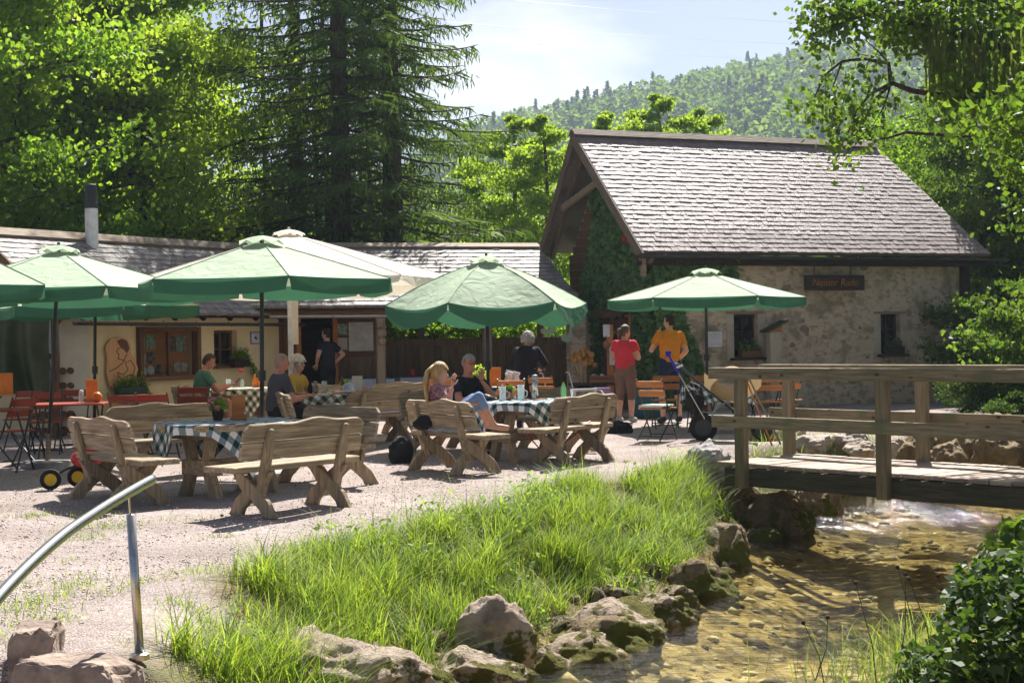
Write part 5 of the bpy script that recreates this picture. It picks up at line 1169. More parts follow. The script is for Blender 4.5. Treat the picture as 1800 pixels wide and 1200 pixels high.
def person(label, loc, rz, J, shirt, trousers, skin=SKIN, hair='brown', hairstyle='short', shoes=None, build=1.0, sleeve=.7, hem=1.9, head=(0, 0), belly=1.0, group=None, hand=True, shirt_low=.0):
    """J: joints in metres, the figure faces +y. head = (yaw, pitch)"""
    J = {k: Vector(v) for k, v in J.items()}; b = build
    root = thing('person', label, 'person', loc, rz)
    mb = MB(); pel, nck = J['pelvis'], J['neck']; shl, shr = J['shL'], J['shR']
    lat_s = (shr - shl).normalized(); lat_h = (J['hipR'] - J['hipL']).normalized(); ax = (nck - pel).normalized()
    rings = []
    for f, rx, ry in ((-.22, .11, .10), (-.10, .155, .115), (.06, .155, .115 * belly), (.28, .140, .110 * belly), (.50, .150, .112), (.70, .168, .112), (.84, .160, .098), (.93, .115, .080), (1.0, .066, .060)):
        lat = lat_h.lerp(lat_s, max(0, min(1, f))).normalized(); dep = ax.cross(lat).normalized(); rings.append((pel + (nck - pel) * f, lat, rx * b, dep, ry * b))
    loft(mb, rings)
    bones = [('torso', pel, nck, .13 * b), ('hip', J['hipL'], J['hipR'], .11 * b)]
    hd = J['head']; mb.tube([nck - ax * .03, nck.lerp(hd, .55)], [.062, .054], 10); bones.append(('neck', nck, nck.lerp(hd, .5), .055))
    HR = Euler((head[1], 0, head[0])).to_matrix()
    mb.ball(hd, (.076, .095, .115), 16, 12, HR); mb.ball(hd + HR @ Vector((0, .035, -.062)), (.056, .062, .055), 12, 8, HR)
    bones.append(('head', hd - Vector((0, 0, .04)), hd + Vector((0, 0, .04)), .095))
    for s in ('L', 'R'):
        sh, el, wr = J['sh' + s], J['el' + s], J['wr' + s]
        mb.ball(sh, .055 * b, 10, 7); mb.tube([sh, sh.lerp(el, .5), el], [.054 * b, .049 * b, .041 * b], 10); mb.ball(el, .042 * b, 8, 6); mb.tube([el, el.lerp(wr, .35), wr], [.041 * b, .04 * b, .027], 10)
        hp_, kn, an = J['hip' + s], J['kn' + s], J['an' + s]
        mb.ball(hp_, .10 * b, 10, 7); mb.tube([hp_, hp_.lerp(kn, .5), kn], [.098 * b, .08 * b, .058 * b], 12); mb.ball(kn, .058 * b, 10, 7); mb.tube([kn, kn.lerp(an, .35), an], [.056 * b, .056 * b, .036], 10)
        to = J['to' + s]; mb.ball(an, .04, 8, 6); mb.tube([an + (an - to).normalized() * .05 + Vector((0, 0, -.03)), an.lerp(to, .5) + Vector((0, 0, -.012)), to], [.036, .042, .032], 10)
        bones += [('arm', sh, el, .05 * b), ('fore', el, wr, .036 * b), ('thigh', hp_, kn, .08 * b), ('shin', kn, an, .05 * b), ('foot', an, to, .04)]
    me = mb.mesh('person_tmp'); tmp = bpy.data.objects.new('tmp', me); COL.objects.link(tmp)
    rm = tmp.modifiers.new('r', 'REMESH'); rm.mode = 'VOXEL'; rm.voxel_size = .014; sm = tmp.modifiers.new('s', 'SMOOTH'); sm.iterations = 7; sm.factor = .5
    bpy.context.view_layer.update(); ev = tmp.evaluated_get(bpy.context.evaluated_depsgraph_get()); body = bpy.data.meshes.new_from_object(ev); bpy.data.objects.remove(tmp)
    nv = len(body.vertices); co = np.empty(nv * 3, np.float32); body.vertices.foreach_get('co', co); co = co.reshape(-1, 3); no = np.empty(nv * 3, np.float32); body.vertices.foreach_get('normal', no); no = no.reshape(-1, 3)
    best = np.full(nv, 1e9); lab = np.zeros(nv, int); tt = np.zeros(nv)
    for i, (nm, a, c, r) in enumerate(bones):
        a_, c_ = np.array(a), np.array(c); ab = c_ - a_; t = np.clip(((co - a_) @ ab) / (ab @ ab + 1e-9), -.25 if nm == 'torso' else 0, 1); dd = np.linalg.norm(co - (a_ + t[:, None] * ab), axis=1) - r
        k = dd < best; best[k] = dd[k]; lab[k] = i; tt[k] = t[k]
    names = np.array([q[0] for q in bones])[lab]
    def garment(name, mask, off, mat):
        pl = [tuple(p.vertices) for p in body.polygons if all(mask[v] for v in p.vertices)]
        used = sorted({v for p in pl for v in p}); mp = {v: i for i, v in enumerate(used)}
        wr_ = np.array([mnoise.noise(Vector(co[v]) * 9) for v in used])[:, None] if used else 0
        V = co[used] + no[used] * (off + .006 * wr_); m2 = bpy.data.meshes.new(name); m2.from_pydata([tuple(v) for v in V], [], [tuple(mp[v] for v in p) for p in pl])
        for p in m2.polygons: p.use_smooth = True
        return link(name, m2, mat, root)
    arm_all = np.where(names == 'arm', tt, np.where(names == 'fore', 1 + tt, 9)); leg_all = np.where(names == 'thigh', tt, np.where(names == 'shin', 1 + tt, 9))
    garment('shirt', ((names == 'torso') & (tt > shirt_low) & (tt < .985)) | (arm_all < sleeve), .016, shirt)
    garment('trousers', (names == 'hip') | ((names == 'torso') & (tt < .16)) | (leg_all < hem), .009, trousers)
    if shoes:
        sx = (co - np.array(pel)) @ np.array(lat_h)
        for m_ in (sx < 0, sx >= 0): garment('shoe', ((names == 'foot') | ((names == 'shin') & (tt > .93))) & m_, .010, shoes)
    # features and hands are joined to the body mesh
    fx = MB(); fx.ball(hd + HR @ Vector((0, .104, -.022)), (.013, .018, .022), 8, 6, HR)
    for s in (-1, 1): fx.ball(hd + HR @ Vector((s * .078, -.008, -.012)), (.010, .020, .03), 8, 6, HR)
    fx.ball(hd + HR @ Vector((0, .092, -.062)), (.024, .010, .008), 8, 5, HR)
    if hand:
        for s, sg_ in (('L', -1), ('R', 1)):
            wr, el = J['wr' + s], J['el' + s]; d = (wr - el).normalized()
            hv = J.get('hd' + s); d = hv.normalized() if hv else d
            pn = J.get('pn' + s, Vector((0, 0, -1))); sd = d.cross(pn).normalized(); pn = sd.cross(d).normalized(); c = wr + d * .045
            fx.tube([wr - d * .01, c, wr + d * .085], [.026, .04, .036], 10, flat=.45)
            for i, (o, ln) in enumerate(((-.030, .065), (-.010, .078), (.011, .072), (.031, .055))):
                p = wr + d * .085 + sd * o; fx.tube([p, p + d * ln * .5 + pn * .006, p + d * ln + pn * .026], [.0095, .0085, .007], 6)
            p = wr + d * .035 - sd * .03 * (1 if s == 'R' else -1); q_ = -sd * (1 if s == 'R' else -1); fx.tube([p, p + q_ * .028 + d * .025 + pn * .01, p + q_ * .035 + d * .055 + pn * .02], [.012, .010, .008], 6)
    bm = bmesh.new(); bm.from_mesh(body); m3 = fx.mesh('x'); bm.from_mesh(m3); bm.to_mesh(body); bm.free(); bpy.data.meshes.remove(m3)
    body.materials.clear(); body.materials.append(skin)
    for p in body.polygons: p.use_smooth = True
    link('body', body, None, root)
    ey = MB()
    for s in (-1, 1): ey.ball(hd + HR @ Vector((s * .031, .084, .008)), (.012, .009, .007), 8, 6)
    ey.build('eyes', M['black_cloth'], root)
    # hair
    hb = MB(); nu, nv_ = 26, 18; grow = {'short': .010, 'bald': .003, 'curly': .035, 'pony': .014, 'long': .014}[hairstyle]; V = []; keep = []
    for i in range(nv_ + 1):
        th = math.pi * i / nv_
        for k in range(nu):
            ph = 2 * math.pi * k / nu; u = Vector((math.sin(th) * math.cos(ph), math.sin(th) * math.sin(ph), math.cos(th)))
            g = grow + (.018 * mnoise.noise(u * 6) if hairstyle == 'curly' else .006 * mnoise.noise(u * 7)); p = Vector((u.x * (.078 + g), u.y * (.097 + g), u.z * (.117 + g)))
            low = -.088 if hairstyle in ('short', 'bald') else -.095
            keep.append((p.z > .045 - .02 * (hairstyle == 'curly') or p.y < .012) and p.z > low + (.06 if p.y > -.03 else 0)); V.append(hd + HR @ p)
    F = []
    for i in range(nv_):
        for k in range(nu):
            q4 = (i * nu + k, (i + 1) * nu + k, (i + 1) * nu + (k + 1) % nu, i * nu + (k + 1) % nu)
            if all(keep[v] for v in q4): F.append(q4)
    hb.add(V, F)
    if hairstyle == 'pony':
        a = hd + HR @ Vector((0, -.105, .03)); hb.tube([a, a + Vector((0, -.055, .0)), a + Vector((0, -.075, -.08)), a + Vector((0, -.06, -.17))], [.022, .036, .036, .010], 10)
    if hairstyle == 'long':
        a = hd + HR @ Vector((0, -.10, .02))
        for k in range(7):
            o = (k - 3) * .014; w = .006 * math.sin(k * 5)
            hb.tube([a + Vector((o * .6, .03, .05)), a + Vector((o, -.045, -.02)), a + Vector((o * 1.3, -.07 + w, -.16)), a + Vector((o * 1.1, -.05 + w, -.30)), a + Vector((o * .6, -.04, -.40))], [.018, .024, .026, .02, .004], 7)
    if hairstyle == 'curly':
        rnd = random.Random(3)
        for k in range(60):
            u = Vector((rnd.uniform(-1, 1), rnd.uniform(-1, .35), rnd.uniform(-.35, 1))).normalized(); hb.ball(hd + HR @ Vector((u.x * .10, u.y * .12, u.z * .13)), rnd.uniform(.02, .032), 6, 5)
    hb.build('hair', HAIRM[hair], root, smooth=True)
    return root
def stand(H=1.7, w=.165, arms=None, lean=0.0, feet=.10, turn=0):
    k = H / 1.72
    J = dict(pelvis=(0, 0, .95), neck=(0, lean, 1.46 - abs(lean) * .25), head=(0, .015 + lean * 1.35, 1.605 - abs(lean) * .35), shL=(-w, lean, 1.385 - abs(lean) * .25), shR=(w, lean, 1.385 - abs(lean) * .25),
             hipL=(-.085, 0, .91), hipR=(.085, 0, .91), knL=(-feet, .015, .50), knR=(feet, .015, .50), anL=(-feet - .01, -.03, .075), anR=(feet + .01, -.03, .075), toL=(-feet - .03, .14, .035), toR=(feet + .03, .14, .035),
             elL=(-w - .06, -.03, 1.13), elR=(w + .06, -.03, 1.13), wrL=(-w - .05, .06, .88), wrR=(w + .05, .06, .88))
    if arms: J.update(arms)
    return {a: (Vector(v) * k if a[:2] not in ('hd', 'pn') else Vector(v)) for a, v in J.items()}
def sit(seat=.44, lean=0.06, H=1.0, arms=None, legs=None):
    z = seat + .10
    J = dict(pelvis=(0, 0, z), neck=(0, lean, z + .50), head=(0, lean + .03, z + .655), shL=(-.165, lean, z + .43), shR=(.165, lean, z + .43), hipL=(-.09, .02, z - .02), hipR=(.09, .02, z - .02),
             knL=(-.12, .44, z - .01), knR=(.12, .44, z - .01), anL=(-.12, .45, .08), anR=(.12, .45, .08), toL=(-.13, .60, .035), toR=(.13, .60, .035),
             elL=(-.25, .10 + lean, z + .22), elR=(.25, .10 + lean, z + .22), wrL=(-.16, .33, z + .20), wrR=(.16, .33, z + .20))
    if arms: J.update(arms)
    if legs: J.update(legs)
    return J
def yaw_to(dx, dy): return math.atan2(-dx, dy)
# woman in red, seen from behind, half turned to the man
q = GD(1098, 25.4)
person('woman with ponytail in a red T-shirt and brown cropped trousers', (q.x, q.y, 0), yaw_to(.45, .9), stand(1.66, .165, dict(elL=(-.24, .0, 1.14), elR=(.25, .02, 1.14), wrL=(-.12, .22, 1.12), wrR=(.12, .24, 1.14)), feet=.11),
       cl('red_shirt', (.68, .045, .06)), cl('brown_trousers', (.20, .115, .085)), hair='dark_blonde', hairstyle='pony', shoes=cl('grey_shoes', (.35, .33, .30)), build=1.16, sleeve=.55, hem=1.28, head=(-.5, -.1))
q = GD(1177, 25.0)
person('tall man in an orange polo shirt and dark blue shorts', (q.x, q.y, 0), yaw_to(-.25, .97), stand(1.84, .175, dict(elL=(-.27, .10, 1.15), wrL=(-.12, .20, 1.38), elR=(.27, -.02, 1.13), wrR=(.22, .16, 1.0), hdL=(.2, -.1, 1)), feet=.13),
       cl('orange_polo', (.68, .24, .012)), cl('navy_shorts', (.018, .03, .075)), hair='black', shoes=cl('dark_shoes', (.03, .03, .03)), build=1.14, sleeve=.62, hem=1.02, head=(.55, -.1))
q = GD(922, 24.2)
person('white haired person in a black coat leaning forward at a table', (q.x, q.y, 0), yaw_to(.25, .95), stand(1.60, .17, dict(elL=(-.30, .22, 1.10), wrL=(-.18, .40, .98), elR=(.32, .18, 1.12), wrR=(.20, .42, 1.05)), lean=.16),
       cl('black_coat', (.013, .011, .015)), cl('black_trousers', (.015, .015, .018)), hair='grey', hairstyle='curly', shoes=cl('black_shoes', (.02, .02, .02)), build=1.2, sleeve=1.95, hem=1.97, head=(0, -.3))
q = GD(575, 28.6)
person('waitress in a dark waistcoat and long black apron at the inn doorway', (q.x, q.y, .0), yaw_to(-.75, .5), stand(1.74, .165, dict(elL=(-.34, -.06, 1.18), wrL=(-.20, .10, 1.02), elR=(.36, -.10, 1.2), wrR=(.19, .02, 1.02))),
       cl('black_blouse', (.02, .024, .032)), cl('black_apron', (.012, .012, .016)), hair='black', hairstyle='short', shoes=cl('waitress_shoes', (.02, .02, .02)), build=1.05, sleeve=.6, hem=1.97)
# seated
q = GD(348, 23.45)
person('man in a green T-shirt sitting with a phone in his hands', (q.x, q.y, 0), yaw_to(.94, .30), sit(.44, .10, arms=dict(elL=(-.22, .28, .72), wrL=(-.06, .50, .80), elR=(.22, .28, .72), wrR=(.06, .50, .80)), legs=dict(head=(0, .17, 1.185))),
       cl('green_shirt', (.085, .20, .125)), cl('khaki_shorts', (.24, .18, .10)), skin=SKIN_RED, hair='brown', shoes=cl('brown_shoes', (.1, .06, .04)), build=1.1, sleeve=.6, hem=1.0, head=(0, -.35))
ph = MB().box((0, 0, 0), (.075, .14, .010)).build('mobile_phone', M['black_cloth'], None, bevel=.003); a_ = yaw_to(.94, .30)
ph.location = Vector((q.x, q.y, 0)) + Matrix.Rotation(a_, 3, 'Z') @ Vector((0, .60, .85)); ph.rotation_euler = (.8, 0, a_); tag(ph, 'black mobile phone held by the man in green', 'phone')
q = GD(488, 19.75)
person('bald man in a dark grey T-shirt sitting with his back half turned', (q.x, q.y, 0), yaw_to(.88, .48), sit(.44, .02, arms=dict(elL=(-.26, .12, .74), wrL=(-.14, .34, .76), elR=(.28, .10, .70), wrR=(.18, .32, .74))),
       cl('grey_shirt', (.075, .075, .085)), cl('dark_trousers', (.02, .02, .025)), skin=SKIN_RED, hair='shaved', hairstyle='bald', shoes=cl('bald_shoes', (.05, .04, .03)), build=1.2, sleeve=.72, hem=1.9, belly=1.15)
q = GD(511, 21.6)
person('curly white haired woman in yellow sitting behind the bald man', (q.x, q.y, -.05), yaw_to(.85, -.35), sit(.44, .08), cl('yellow_top', (.60, .36, .05)), cl('pale_trousers', (.5, .42, .3)), hair='white', hairstyle='curly', shoes=cl('pale_shoes', (.4, .35, .3)), sleeve=1.2)
q = GD(815, 18.75)
person('grey haired man with glasses raising his open hand to his face', (q.x, q.y, -.04), yaw_to(.50, -.85), sit(.44, .10, arms=dict(elL=(-.24, .34, .76), wrL=(-.10, .27, .98), elR=(.24, .30, .74), wrR=(.10, .46, .76), hdL=(.05, .05, 1), pnL=(0, -1, 0))),
       cl('black_shirt', (.018, .02, .022)), cl('brown_chinos', (.16, .11, .07)), skin=SKIN_RED, hair='grey', shoes=cl('man_shoes', (.05, .04, .03)), build=1.12, sleeve=.7, hem=1.9, head=(.1, -.15))
gl = MB(); a_ = yaw_to(.50, -.85); gm = Matrix.Rotation(a_, 4, 'Z')
for s in (-1, 1): gl.tube([(s * .034 + .026 * math.cos(t), 0, .02 * math.sin(t)) for t in np.linspace(0, 6.28, 13)], .0028, 5)
gl.tube([(-.008, 0, .0), (.008, 0, 0)], .0028, 5)
for s in (-1, 1): gl.tube([(s * .06, 0, 0), (s * .078, -.10, 0)], .0028, 5)
go = gl.build('spectacles', M['black_metal'], None); go.matrix_world = Matrix.Translation((q.x, q.y, -.04)) @ gm @ Matrix.Translation((-.01, .235, 1.205)); tag(go, 'thin spectacles on the nose of the grey haired man', 'spectacles')
# girl, knees up along the bench
q = Vector((-.79, 16.52, 0)); gy = yaw_to(.98, .12)
person('blonde girl in a flowered blouse and rolled-up jeans sitting sideways, knees up', (q.x, q.y, 0), gy, dict(pelvis=(0, 0, .53), neck=(0, -.06, .955), head=(0, -.03, 1.09), shL=(-.155, -.06, .92), shR=(.155, -.06, .92), hipL=(-.08, .03, .51), hipR=(.08, .03, .51),
       knL=(-.085, .36, .80), knR=(.085, .40, .82), anL=(-.085, .52, .505), anR=(.085, .56, .505), toL=(-.09, .70, .46), toR=(.09, .74, .46), elL=(-.20, .08, .72), wrL=(-.10, .12, .92), elR=(.21, .06, .70), wrR=(.14, .28, .74), hdL=(.1, .1, 1)),
       surf('flowered_blouse', (.50, .25, .28), (.06, .035, .06), scale=26, rough=.9), cl('blue_jeans', (.17, .27, .47), (.26, .36, .55), 7), hair='blonde', hairstyle='long', build=.86, sleeve=.45, hem=1.45, head=(.35, -.15))

# ---------------------------------------------------------------- small things on the tables
def at(T, lx, ly, z=.72):
    c, s = math.cos(R(T[2])), math.sin(R(T[2])); return (T[0] + lx * c - ly * s, T[1] + lx * s + ly * c, z)
def pot(loc, label, r, h, mat, leaf, nleaf, spread, flowers=None, name='flower_pot', cat='plant'):
    t = thing(name, label, cat, loc); MB().lathe([(r * .7, 0), (r, h), (r * .9, h), (r * .85, h - .015)], n=16).build('pot', M[mat], t)
    P = RNG.normal(0, 1, (nleaf, 3)); P = P / np.linalg.norm(P, axis=1, keepdims=True) * RNG.random((nleaf, 1)) ** .5 * spread; P[:, 2] = np.abs(P[:, 2]) * 1.2 + h
    V, F = leaf_cards(P, .035, flat=.8); link('foliage', fast_mesh('pot_leaves', V, F), M[leaf], t)
    for k in range(6): MB().tube([(0, 0, h - .02), tuple(P[k])], .003, 4).build('stem', M['leaf_dark'], t)
    for (m, n_) in (flowers or []):
        for k in range(n_):
            i = RNG.integers(nleaf); MB().ball(tuple(P[i] * (1.15, 1.15, 1.1)), (.022, .022, .018), 7, 5).build('flower', M[m], t)
    return t
def lathe_thing(name, label, cat, loc, parts):
    t = thing(name, label, cat, loc)
    for (pn_, prof, m) in parts: MB().lathe(prof, n=16).build(pn_, M[m] if isinstance(m, str) else m, t, smooth=True)
    return t
def menu_stand(loc, rz, label, w=.13, h=.20, mat='orange_wood'):
    t = thing('menu_stand', label, 'menu stand', loc, rz); MB().box((0, 0, .015), (w + .02, .07, .03)).build('foot', M['orange_wood'], t, bevel=.003); MB().box((0, 0, .03 + h / 2), (w, .012, h), (.1, 0, 0)).build('card', M[mat], t); return t
pot(at(T1, -.05, .10), 'small basket pot of pink flowers on the front table', .06, .10, 'dark_brown', 'leaf_bright', 160, .10, [('flower_pink', 14)])
menu_stand(at(T1, .14, .02), R(20), 'wooden menu holder beside the pink flowers')
lathe_thing('salt_shaker', 'white topped shaker next to the menu holder on the front table', 'shaker', at(T1, .10, -.12), [('jar', [(.018, 0), (.02, .05), (.012, .06)], 'orange_wood'), ('lid', [(.014, .061), (.014, .075), (.004, .082)], 'white_paint')])
mug_prof = [(.038, 0), (.04, .01), (.038, .15), (.034, .15), (.034, .012), (.0, .01)]
def mug(loc, label, fill=None, h=1.0):
    t = thing('glass_mug', label, 'glass', loc); MB().lathe([(a * 1.05, b * h) for a, b in mug_prof], n=16).build('glass', M['glass'], t, smooth=True)
    MB().tube([(.04, 0, .03), (.075, 0, .045), (.078, 0, .10), (.04, 0, .125)], .007, 6).build('handle', M['glass'], t)
    if fill: MB().lathe([(.032, .014), (.032, .11 * h), (.001, .111 * h)], n=14).build('drink', M[fill], t)
    return t
mug(at(T2, -.34, .04), 'empty glass mug at the left end of the middle table', h=1.15); mug(at(T2, -.05, .08), 'empty glass mug in the centre of the middle table', h=1.2); mug(at(T2, .04, .20), 'tall empty glass farthest back on the middle table', h=1.2)
lathe_thing('tumbler', 'small clear tumbler beside the steel flask', 'glass', at(T2, .12, .04), [('glass', [(.026, 0), (.03, .09), (.027, .09), (.024, .008), (0, .008)], 'glass')])
lathe_thing('thermos_flask', 'tall steel thermos flask on the middle table', 'flask', at(T2, .22, .16), [('body', [(.042, 0), (.042, .21), (.036, .225)], 'steel'), ('cap', [(.037, .226), (.037, .285), (.030, .295), (0, .297)], 'zinc')])
lathe_thing('green_bottle', 'pale green plastic bottle at the right of the middle table', 'bottle', at(T2, .46, -.10), [('bottle', [(.033, 0), (.035, .02), (.035, .13), (.022, .165), (.014, .18)], 'green_plastic'), ('cap', [(.015, .181), (.015, .20), (0, .202)], 'leaf_bright')])
lathe_thing('ketchup_bottle', 'red sauce bottle behind the mugs of the middle table', 'bottle', at(T2, -.22, .22), [('bottle', [(.028, 0), (.03, .12), (.012, .16)], 'red'), ('cap', [(.013, .161), (.01, .19), (0, .192)], 'white_paint')])
pot(at(T2, -.10, .26), 'terracotta pot with a small green plant on the middle table', .055, .09, 'terracotta', 'leaf_dark', 90, .08, [('flower_red', 4)])
o = link('handbag', boulder_mesh('handbag', (.15, .10, .10), 201, 4), M['black_white']); o.rotation_euler = (0, 0, .6); o.location = at(T2, -.38, .34); tag(o, 'black and white cloth bag lying behind the mugs', 'bag')
tr_ = lathe_thing('wooden_tray', 'flat round wooden board under the steel flask', 'tray', at(T2, .17, .10, .716), [('board', [(.16, 0), (.16, .010), (.15, .012)], 'brown_x')])
nw = thing('newspaper', 'folded newspaper leaning up on the right bench', 'newspaper', (.86, 17.62, .70), .3); MB().box((0, .02, .07), (.30, .006, .17), (.35, 0, .0)).build('page', M['paper'], nw); MB().box((0, .075, .07), (.30, .006, .17), (-.4, 0, 0)).build('page', M['paper'], nw); MB().box((.0, .008, .07), (.22, .004, .10), (.35, 0, 0)).build('print', pm_[1], nw)
mug(at(T3, -.12, -.02), 'glass mug of beer on the olive checked table', 'beer', 1.2)
lathe_thing('beer_bottle', 'brown beer bottle standing beside the beer mug', 'bottle', at(T3, .12, -.12), [('bottle', [(.032, 0), (.033, .14), (.014, .19), (.013, .235), (0, .236)], 'brown_glass'), ('label', [(.0338, .05), (.0338, .11)], 'yellow')])
menu_stand(at(T3, .36, -.05), R(5), 'cream menu card holder on the olive checked table', .15, .21, 'cream_canvas')
pot(at(T3, .22, .10), 'grey pot with bright green herbs on the olive checked table', .055, .09, 'grey_wood', 'leaf_bright', 110, .09)
for i, (x, l) in enumerate(((.46, 'left small orange spice jar by the menu card'), (.52, 'right small orange spice jar by the menu card'))): lathe_thing('spice_jar', l, 'jar', at(T3, x, .02), [('jar', [(.02, 0), (.02, .06), (.012, .075), (0, .076)], 'juice')])
o = MB().lathe([(.10, 0), (.105, .012), (.09, .018), (0, .016)], n=18).build('bread_board', M['orange_wood'], None); o.location = at(T3, .04, -.24); tag(o, 'small round wooden plate in front of the beer mug', 'plate')
for i, (x, y, l) in enumerate(((-.30, .10, 'dark pepper mill with glass top next to the beer mug'), (-.24, .02, 'patterned dark vase next to the pepper mill'))): lathe_thing('vase', l, 'vase', at(T3, x, y), [('body', [(.03, 0), (.045, .07), (.02, .14), (.028, .18)], 'black_cloth' if i == 0 else pm_[1])])
fl = thing('red_flower', 'single red heart shaped flower in a vase by the inn wall', 'flower', at(T4, .02, .05)); MB().lathe([(.03, 0), (.035, .10), (.02, .14)], n=12).build('vase', M['glass'], fl); MB().tube([(0, 0, .02), (-.02, 0, .25)], .004, 5).build('stem', M['leaf_mid'], fl); MB().ball((-.035, 0, .28), (.025, .02, .028), 8, 6).ball((-.005, 0, .28), (.025, .02, .028), 8, 6).build('bloom', M['flower_red'], fl)
lathe_thing('oil_bottle', 'orange sauce bottle on the table by the inn wall', 'bottle', at(T4, .22, .0), [('bottle', [(.035, 0), (.04, .12), (.015, .18), (.012, .22), (0, .222)], 'juice')])
lathe_thing('oil_bottle', 'squat orange jug beside the orange sauce bottle', 'bottle', at(T4, .30, .03), [('bottle', [(.04, 0), (.048, .09), (.02, .14), (.018, .16), (0, .161)], 'juice')])
mug(at(T4, -.24, .0), 'water glass in front of the man in green')
# red table things
rq = GD(160, 18.95); menu_stand((rq.x, rq.y, .735), 0, 'orange menu stand on the red table', .15, .26, 'juice')
lathe_thing('juice_jug', 'round glossy orange jug on the red table', 'jug', (rq.x + .10, rq.y - .12, .735), [('jug', [(.03, 0), (.065, .05), (.06, .10), (.03, .13), (0, .132)], 'juice')])
lathe_thing('glass_tumbler', 'clear tumbler with a paper napkin on the red table', 'glass', (rq.x - .12, rq.y - .05, .735), [('glass', [(.03, 0), (.035, .12), (.03, .12), (0, .01)], 'glass'), ('napkin', [(.02, .015), (.028, .15), (.01, .16)], 'paper')])
rq = GD(8, 19.9); menu_stand((rq.x, rq.y, .80), .2, 'orange menu stand at the far left behind the red chairs', .20, .28, 'juice')
# porch and background pieces
q = porch.matrix_basis @ Vector((3.05, 1.45, .735)); lathe_thing('red_lantern', 'red candle lantern on the porch table', 'lantern', q, [('body', [(.06, 0), (.06, .12), (.05, .13)], 'red'), ('rim', [(.045, .131), (.045, .145), (0, .146)], 'red')])
pot(tuple(GD(845, 23.0).xy) + (.735,), 'leafy plant with yellow green flowers behind the middle table', .07, .10, 'terracotta', 'leaf_bright', 220, .20, [('yellow', 6)])
q = GD(870, 22.7); menu_stand((q.x, q.y, .735), .1, 'orange menu stand behind the black parasol pole', .17, .26, 'juice')
nk = MB(); rnd = random.Random(2)
for k in range(9): nk.box((rnd.uniform(-.08, .08), rnd.uniform(-.03, .03), .08 + rnd.uniform(0, .10)), (.12, .01, .16), (rnd.uniform(-.5, .5), rnd.uniform(-.5, .5), rnd.uniform(-1, 1)))
q = GD(897, 22.5); o = nk.build('paper_bag', M['paper'], None); o.location = (q.x, q.y, .73); tag(o, 'crumpled white paper bag in front of the person in black', 'paper bag')
# planter under the carved board, wall plants, window boxes
def planter(loc, rz, label, w, mat, trail, n=420, leaf='leaf_mid', fl=None):
    t = thing('planter_box', label, 'planter', loc, rz); MB().box((0, 0, .07), (w, .16, .14)).build('trough', M[mat], t, bevel=.008)
    P = np.c_[RNG.uniform(-w / 2, w / 2, n), RNG.normal(0, .05, n), .14 + np.abs(RNG.normal(0, .09, n))]
    if trail: m_ = n // 3; P[:m_, 0] = w / 2 + np.linspace(-.1, .34, m_) + RNG.normal(0, .02, m_); P[:m_, 2] = .15 - np.linspace(-.1, .42, m_) + RNG.normal(0, .03, m_)
    V, F = leaf_cards(P, .045, flat=.8); link('foliage', fast_mesh('planter_leaves', V, F), M[leaf], t)
    for k in range(fl or 0): MB().ball((RNG.uniform(-w / 2, w / 2), -.06, RNG.uniform(.16, .3)), .02, 6, 5).build('flower', M['flower_pink'], t)
    return t
planter(wing.matrix_basis @ Vector((1.35, -.20, .62)), WA, 'dark planter with trailing leaves below the carved board', .62, 'green_metal', True, fl=4)
planter(wing.matrix_basis @ Vector((4.15, -.14, 1.02)), WA, 'trailing plant on the sill of the little inn window', .40, 'dark_brown', True, 380, 'leaf_mid')
planter(barn.matrix_basis @ Vector(((w1[0] + w1[1]) / 2 + .05, wf - .08, w1[2] - .0)), BA, 'brown window box with yellow green leaves in the left stone house window', .48, 'brown_x', False, 130, 'leaf_mid')
planter(barn.matrix_basis @ Vector(((w2[0] + w2[1]) / 2 + .03, wf - .08, w2[2] - .0)), BA, 'brown window box in the right stone house window', .44, 'dark_brown', False, 120, 'leaf_dark')
bs = block('boulder_block', wing.matrix_basis @ Vector((1.3, -.55, .28)), (.7, .4, .6), WA, 'grey rounded stone under the planter at the inn wall', 21, 'rock_grey')
# notice and bird house at the stone house
nt_ = thing('wall_notice', 'white printed notice pinned in the ivy behind the parasol pole', 'notice', barn.matrix_basis @ Vector((1.62, wf - .24, 1.24)), BA); MB().box((0, 0, .15), (.34, .015, .30)).build('sheet', M['paper'], nt_)
for k in range(5): MB().box((0, -.010, .06 + .045 * k), (.26 - .03 * (k % 2), .002, .010)).build('print_line', M['zinc'], nt_)
bh = thing('bird_house', 'wooden post box with a small pitched roof beside the left window', 'post box', barn.matrix_basis @ Vector((2.98, wf - .28, 0)), BA)
MB().box((0, .05, .82), (.26, .20, 1.40)).build('post_case', M['plaster'], bh, bevel=.01); MB().prism([(-.14, 1.525), (.14, 1.525), (.14, 1.64)], -.06, .16).build('gable', M['orange_wood'], bh); MB().box((.02, .04, 1.63), (.52, .34, .03), (0, -.42, 0)).build('roof', M['tarp'], bh)
for (px, py, w, h, l) in ((1066, 581, .13, .24, 'white paper sheet beside the brown plank door'), (1078, 625, .15, .36, 'pale blue paper sheet on the door edge')):
    p_ = GD(px, 28.6, py); o = MB().box((0, 0, 0), (w, .006, h)).build('paper_sheet', M['paper'], None); o.location = p_; o.rotation_euler = (0, 0, .1); tag(o, l, 'notice')
pst = MB().box((0, 0, .85), (.12, .10, 1.7)).build('door_side_post', M['orange_wood'], None); q = GD(1072, 28.75); pst.location = (q.x, q.y, 0); tag(pst, 'orange brown wooden post carrying the paper sheets', 'post')
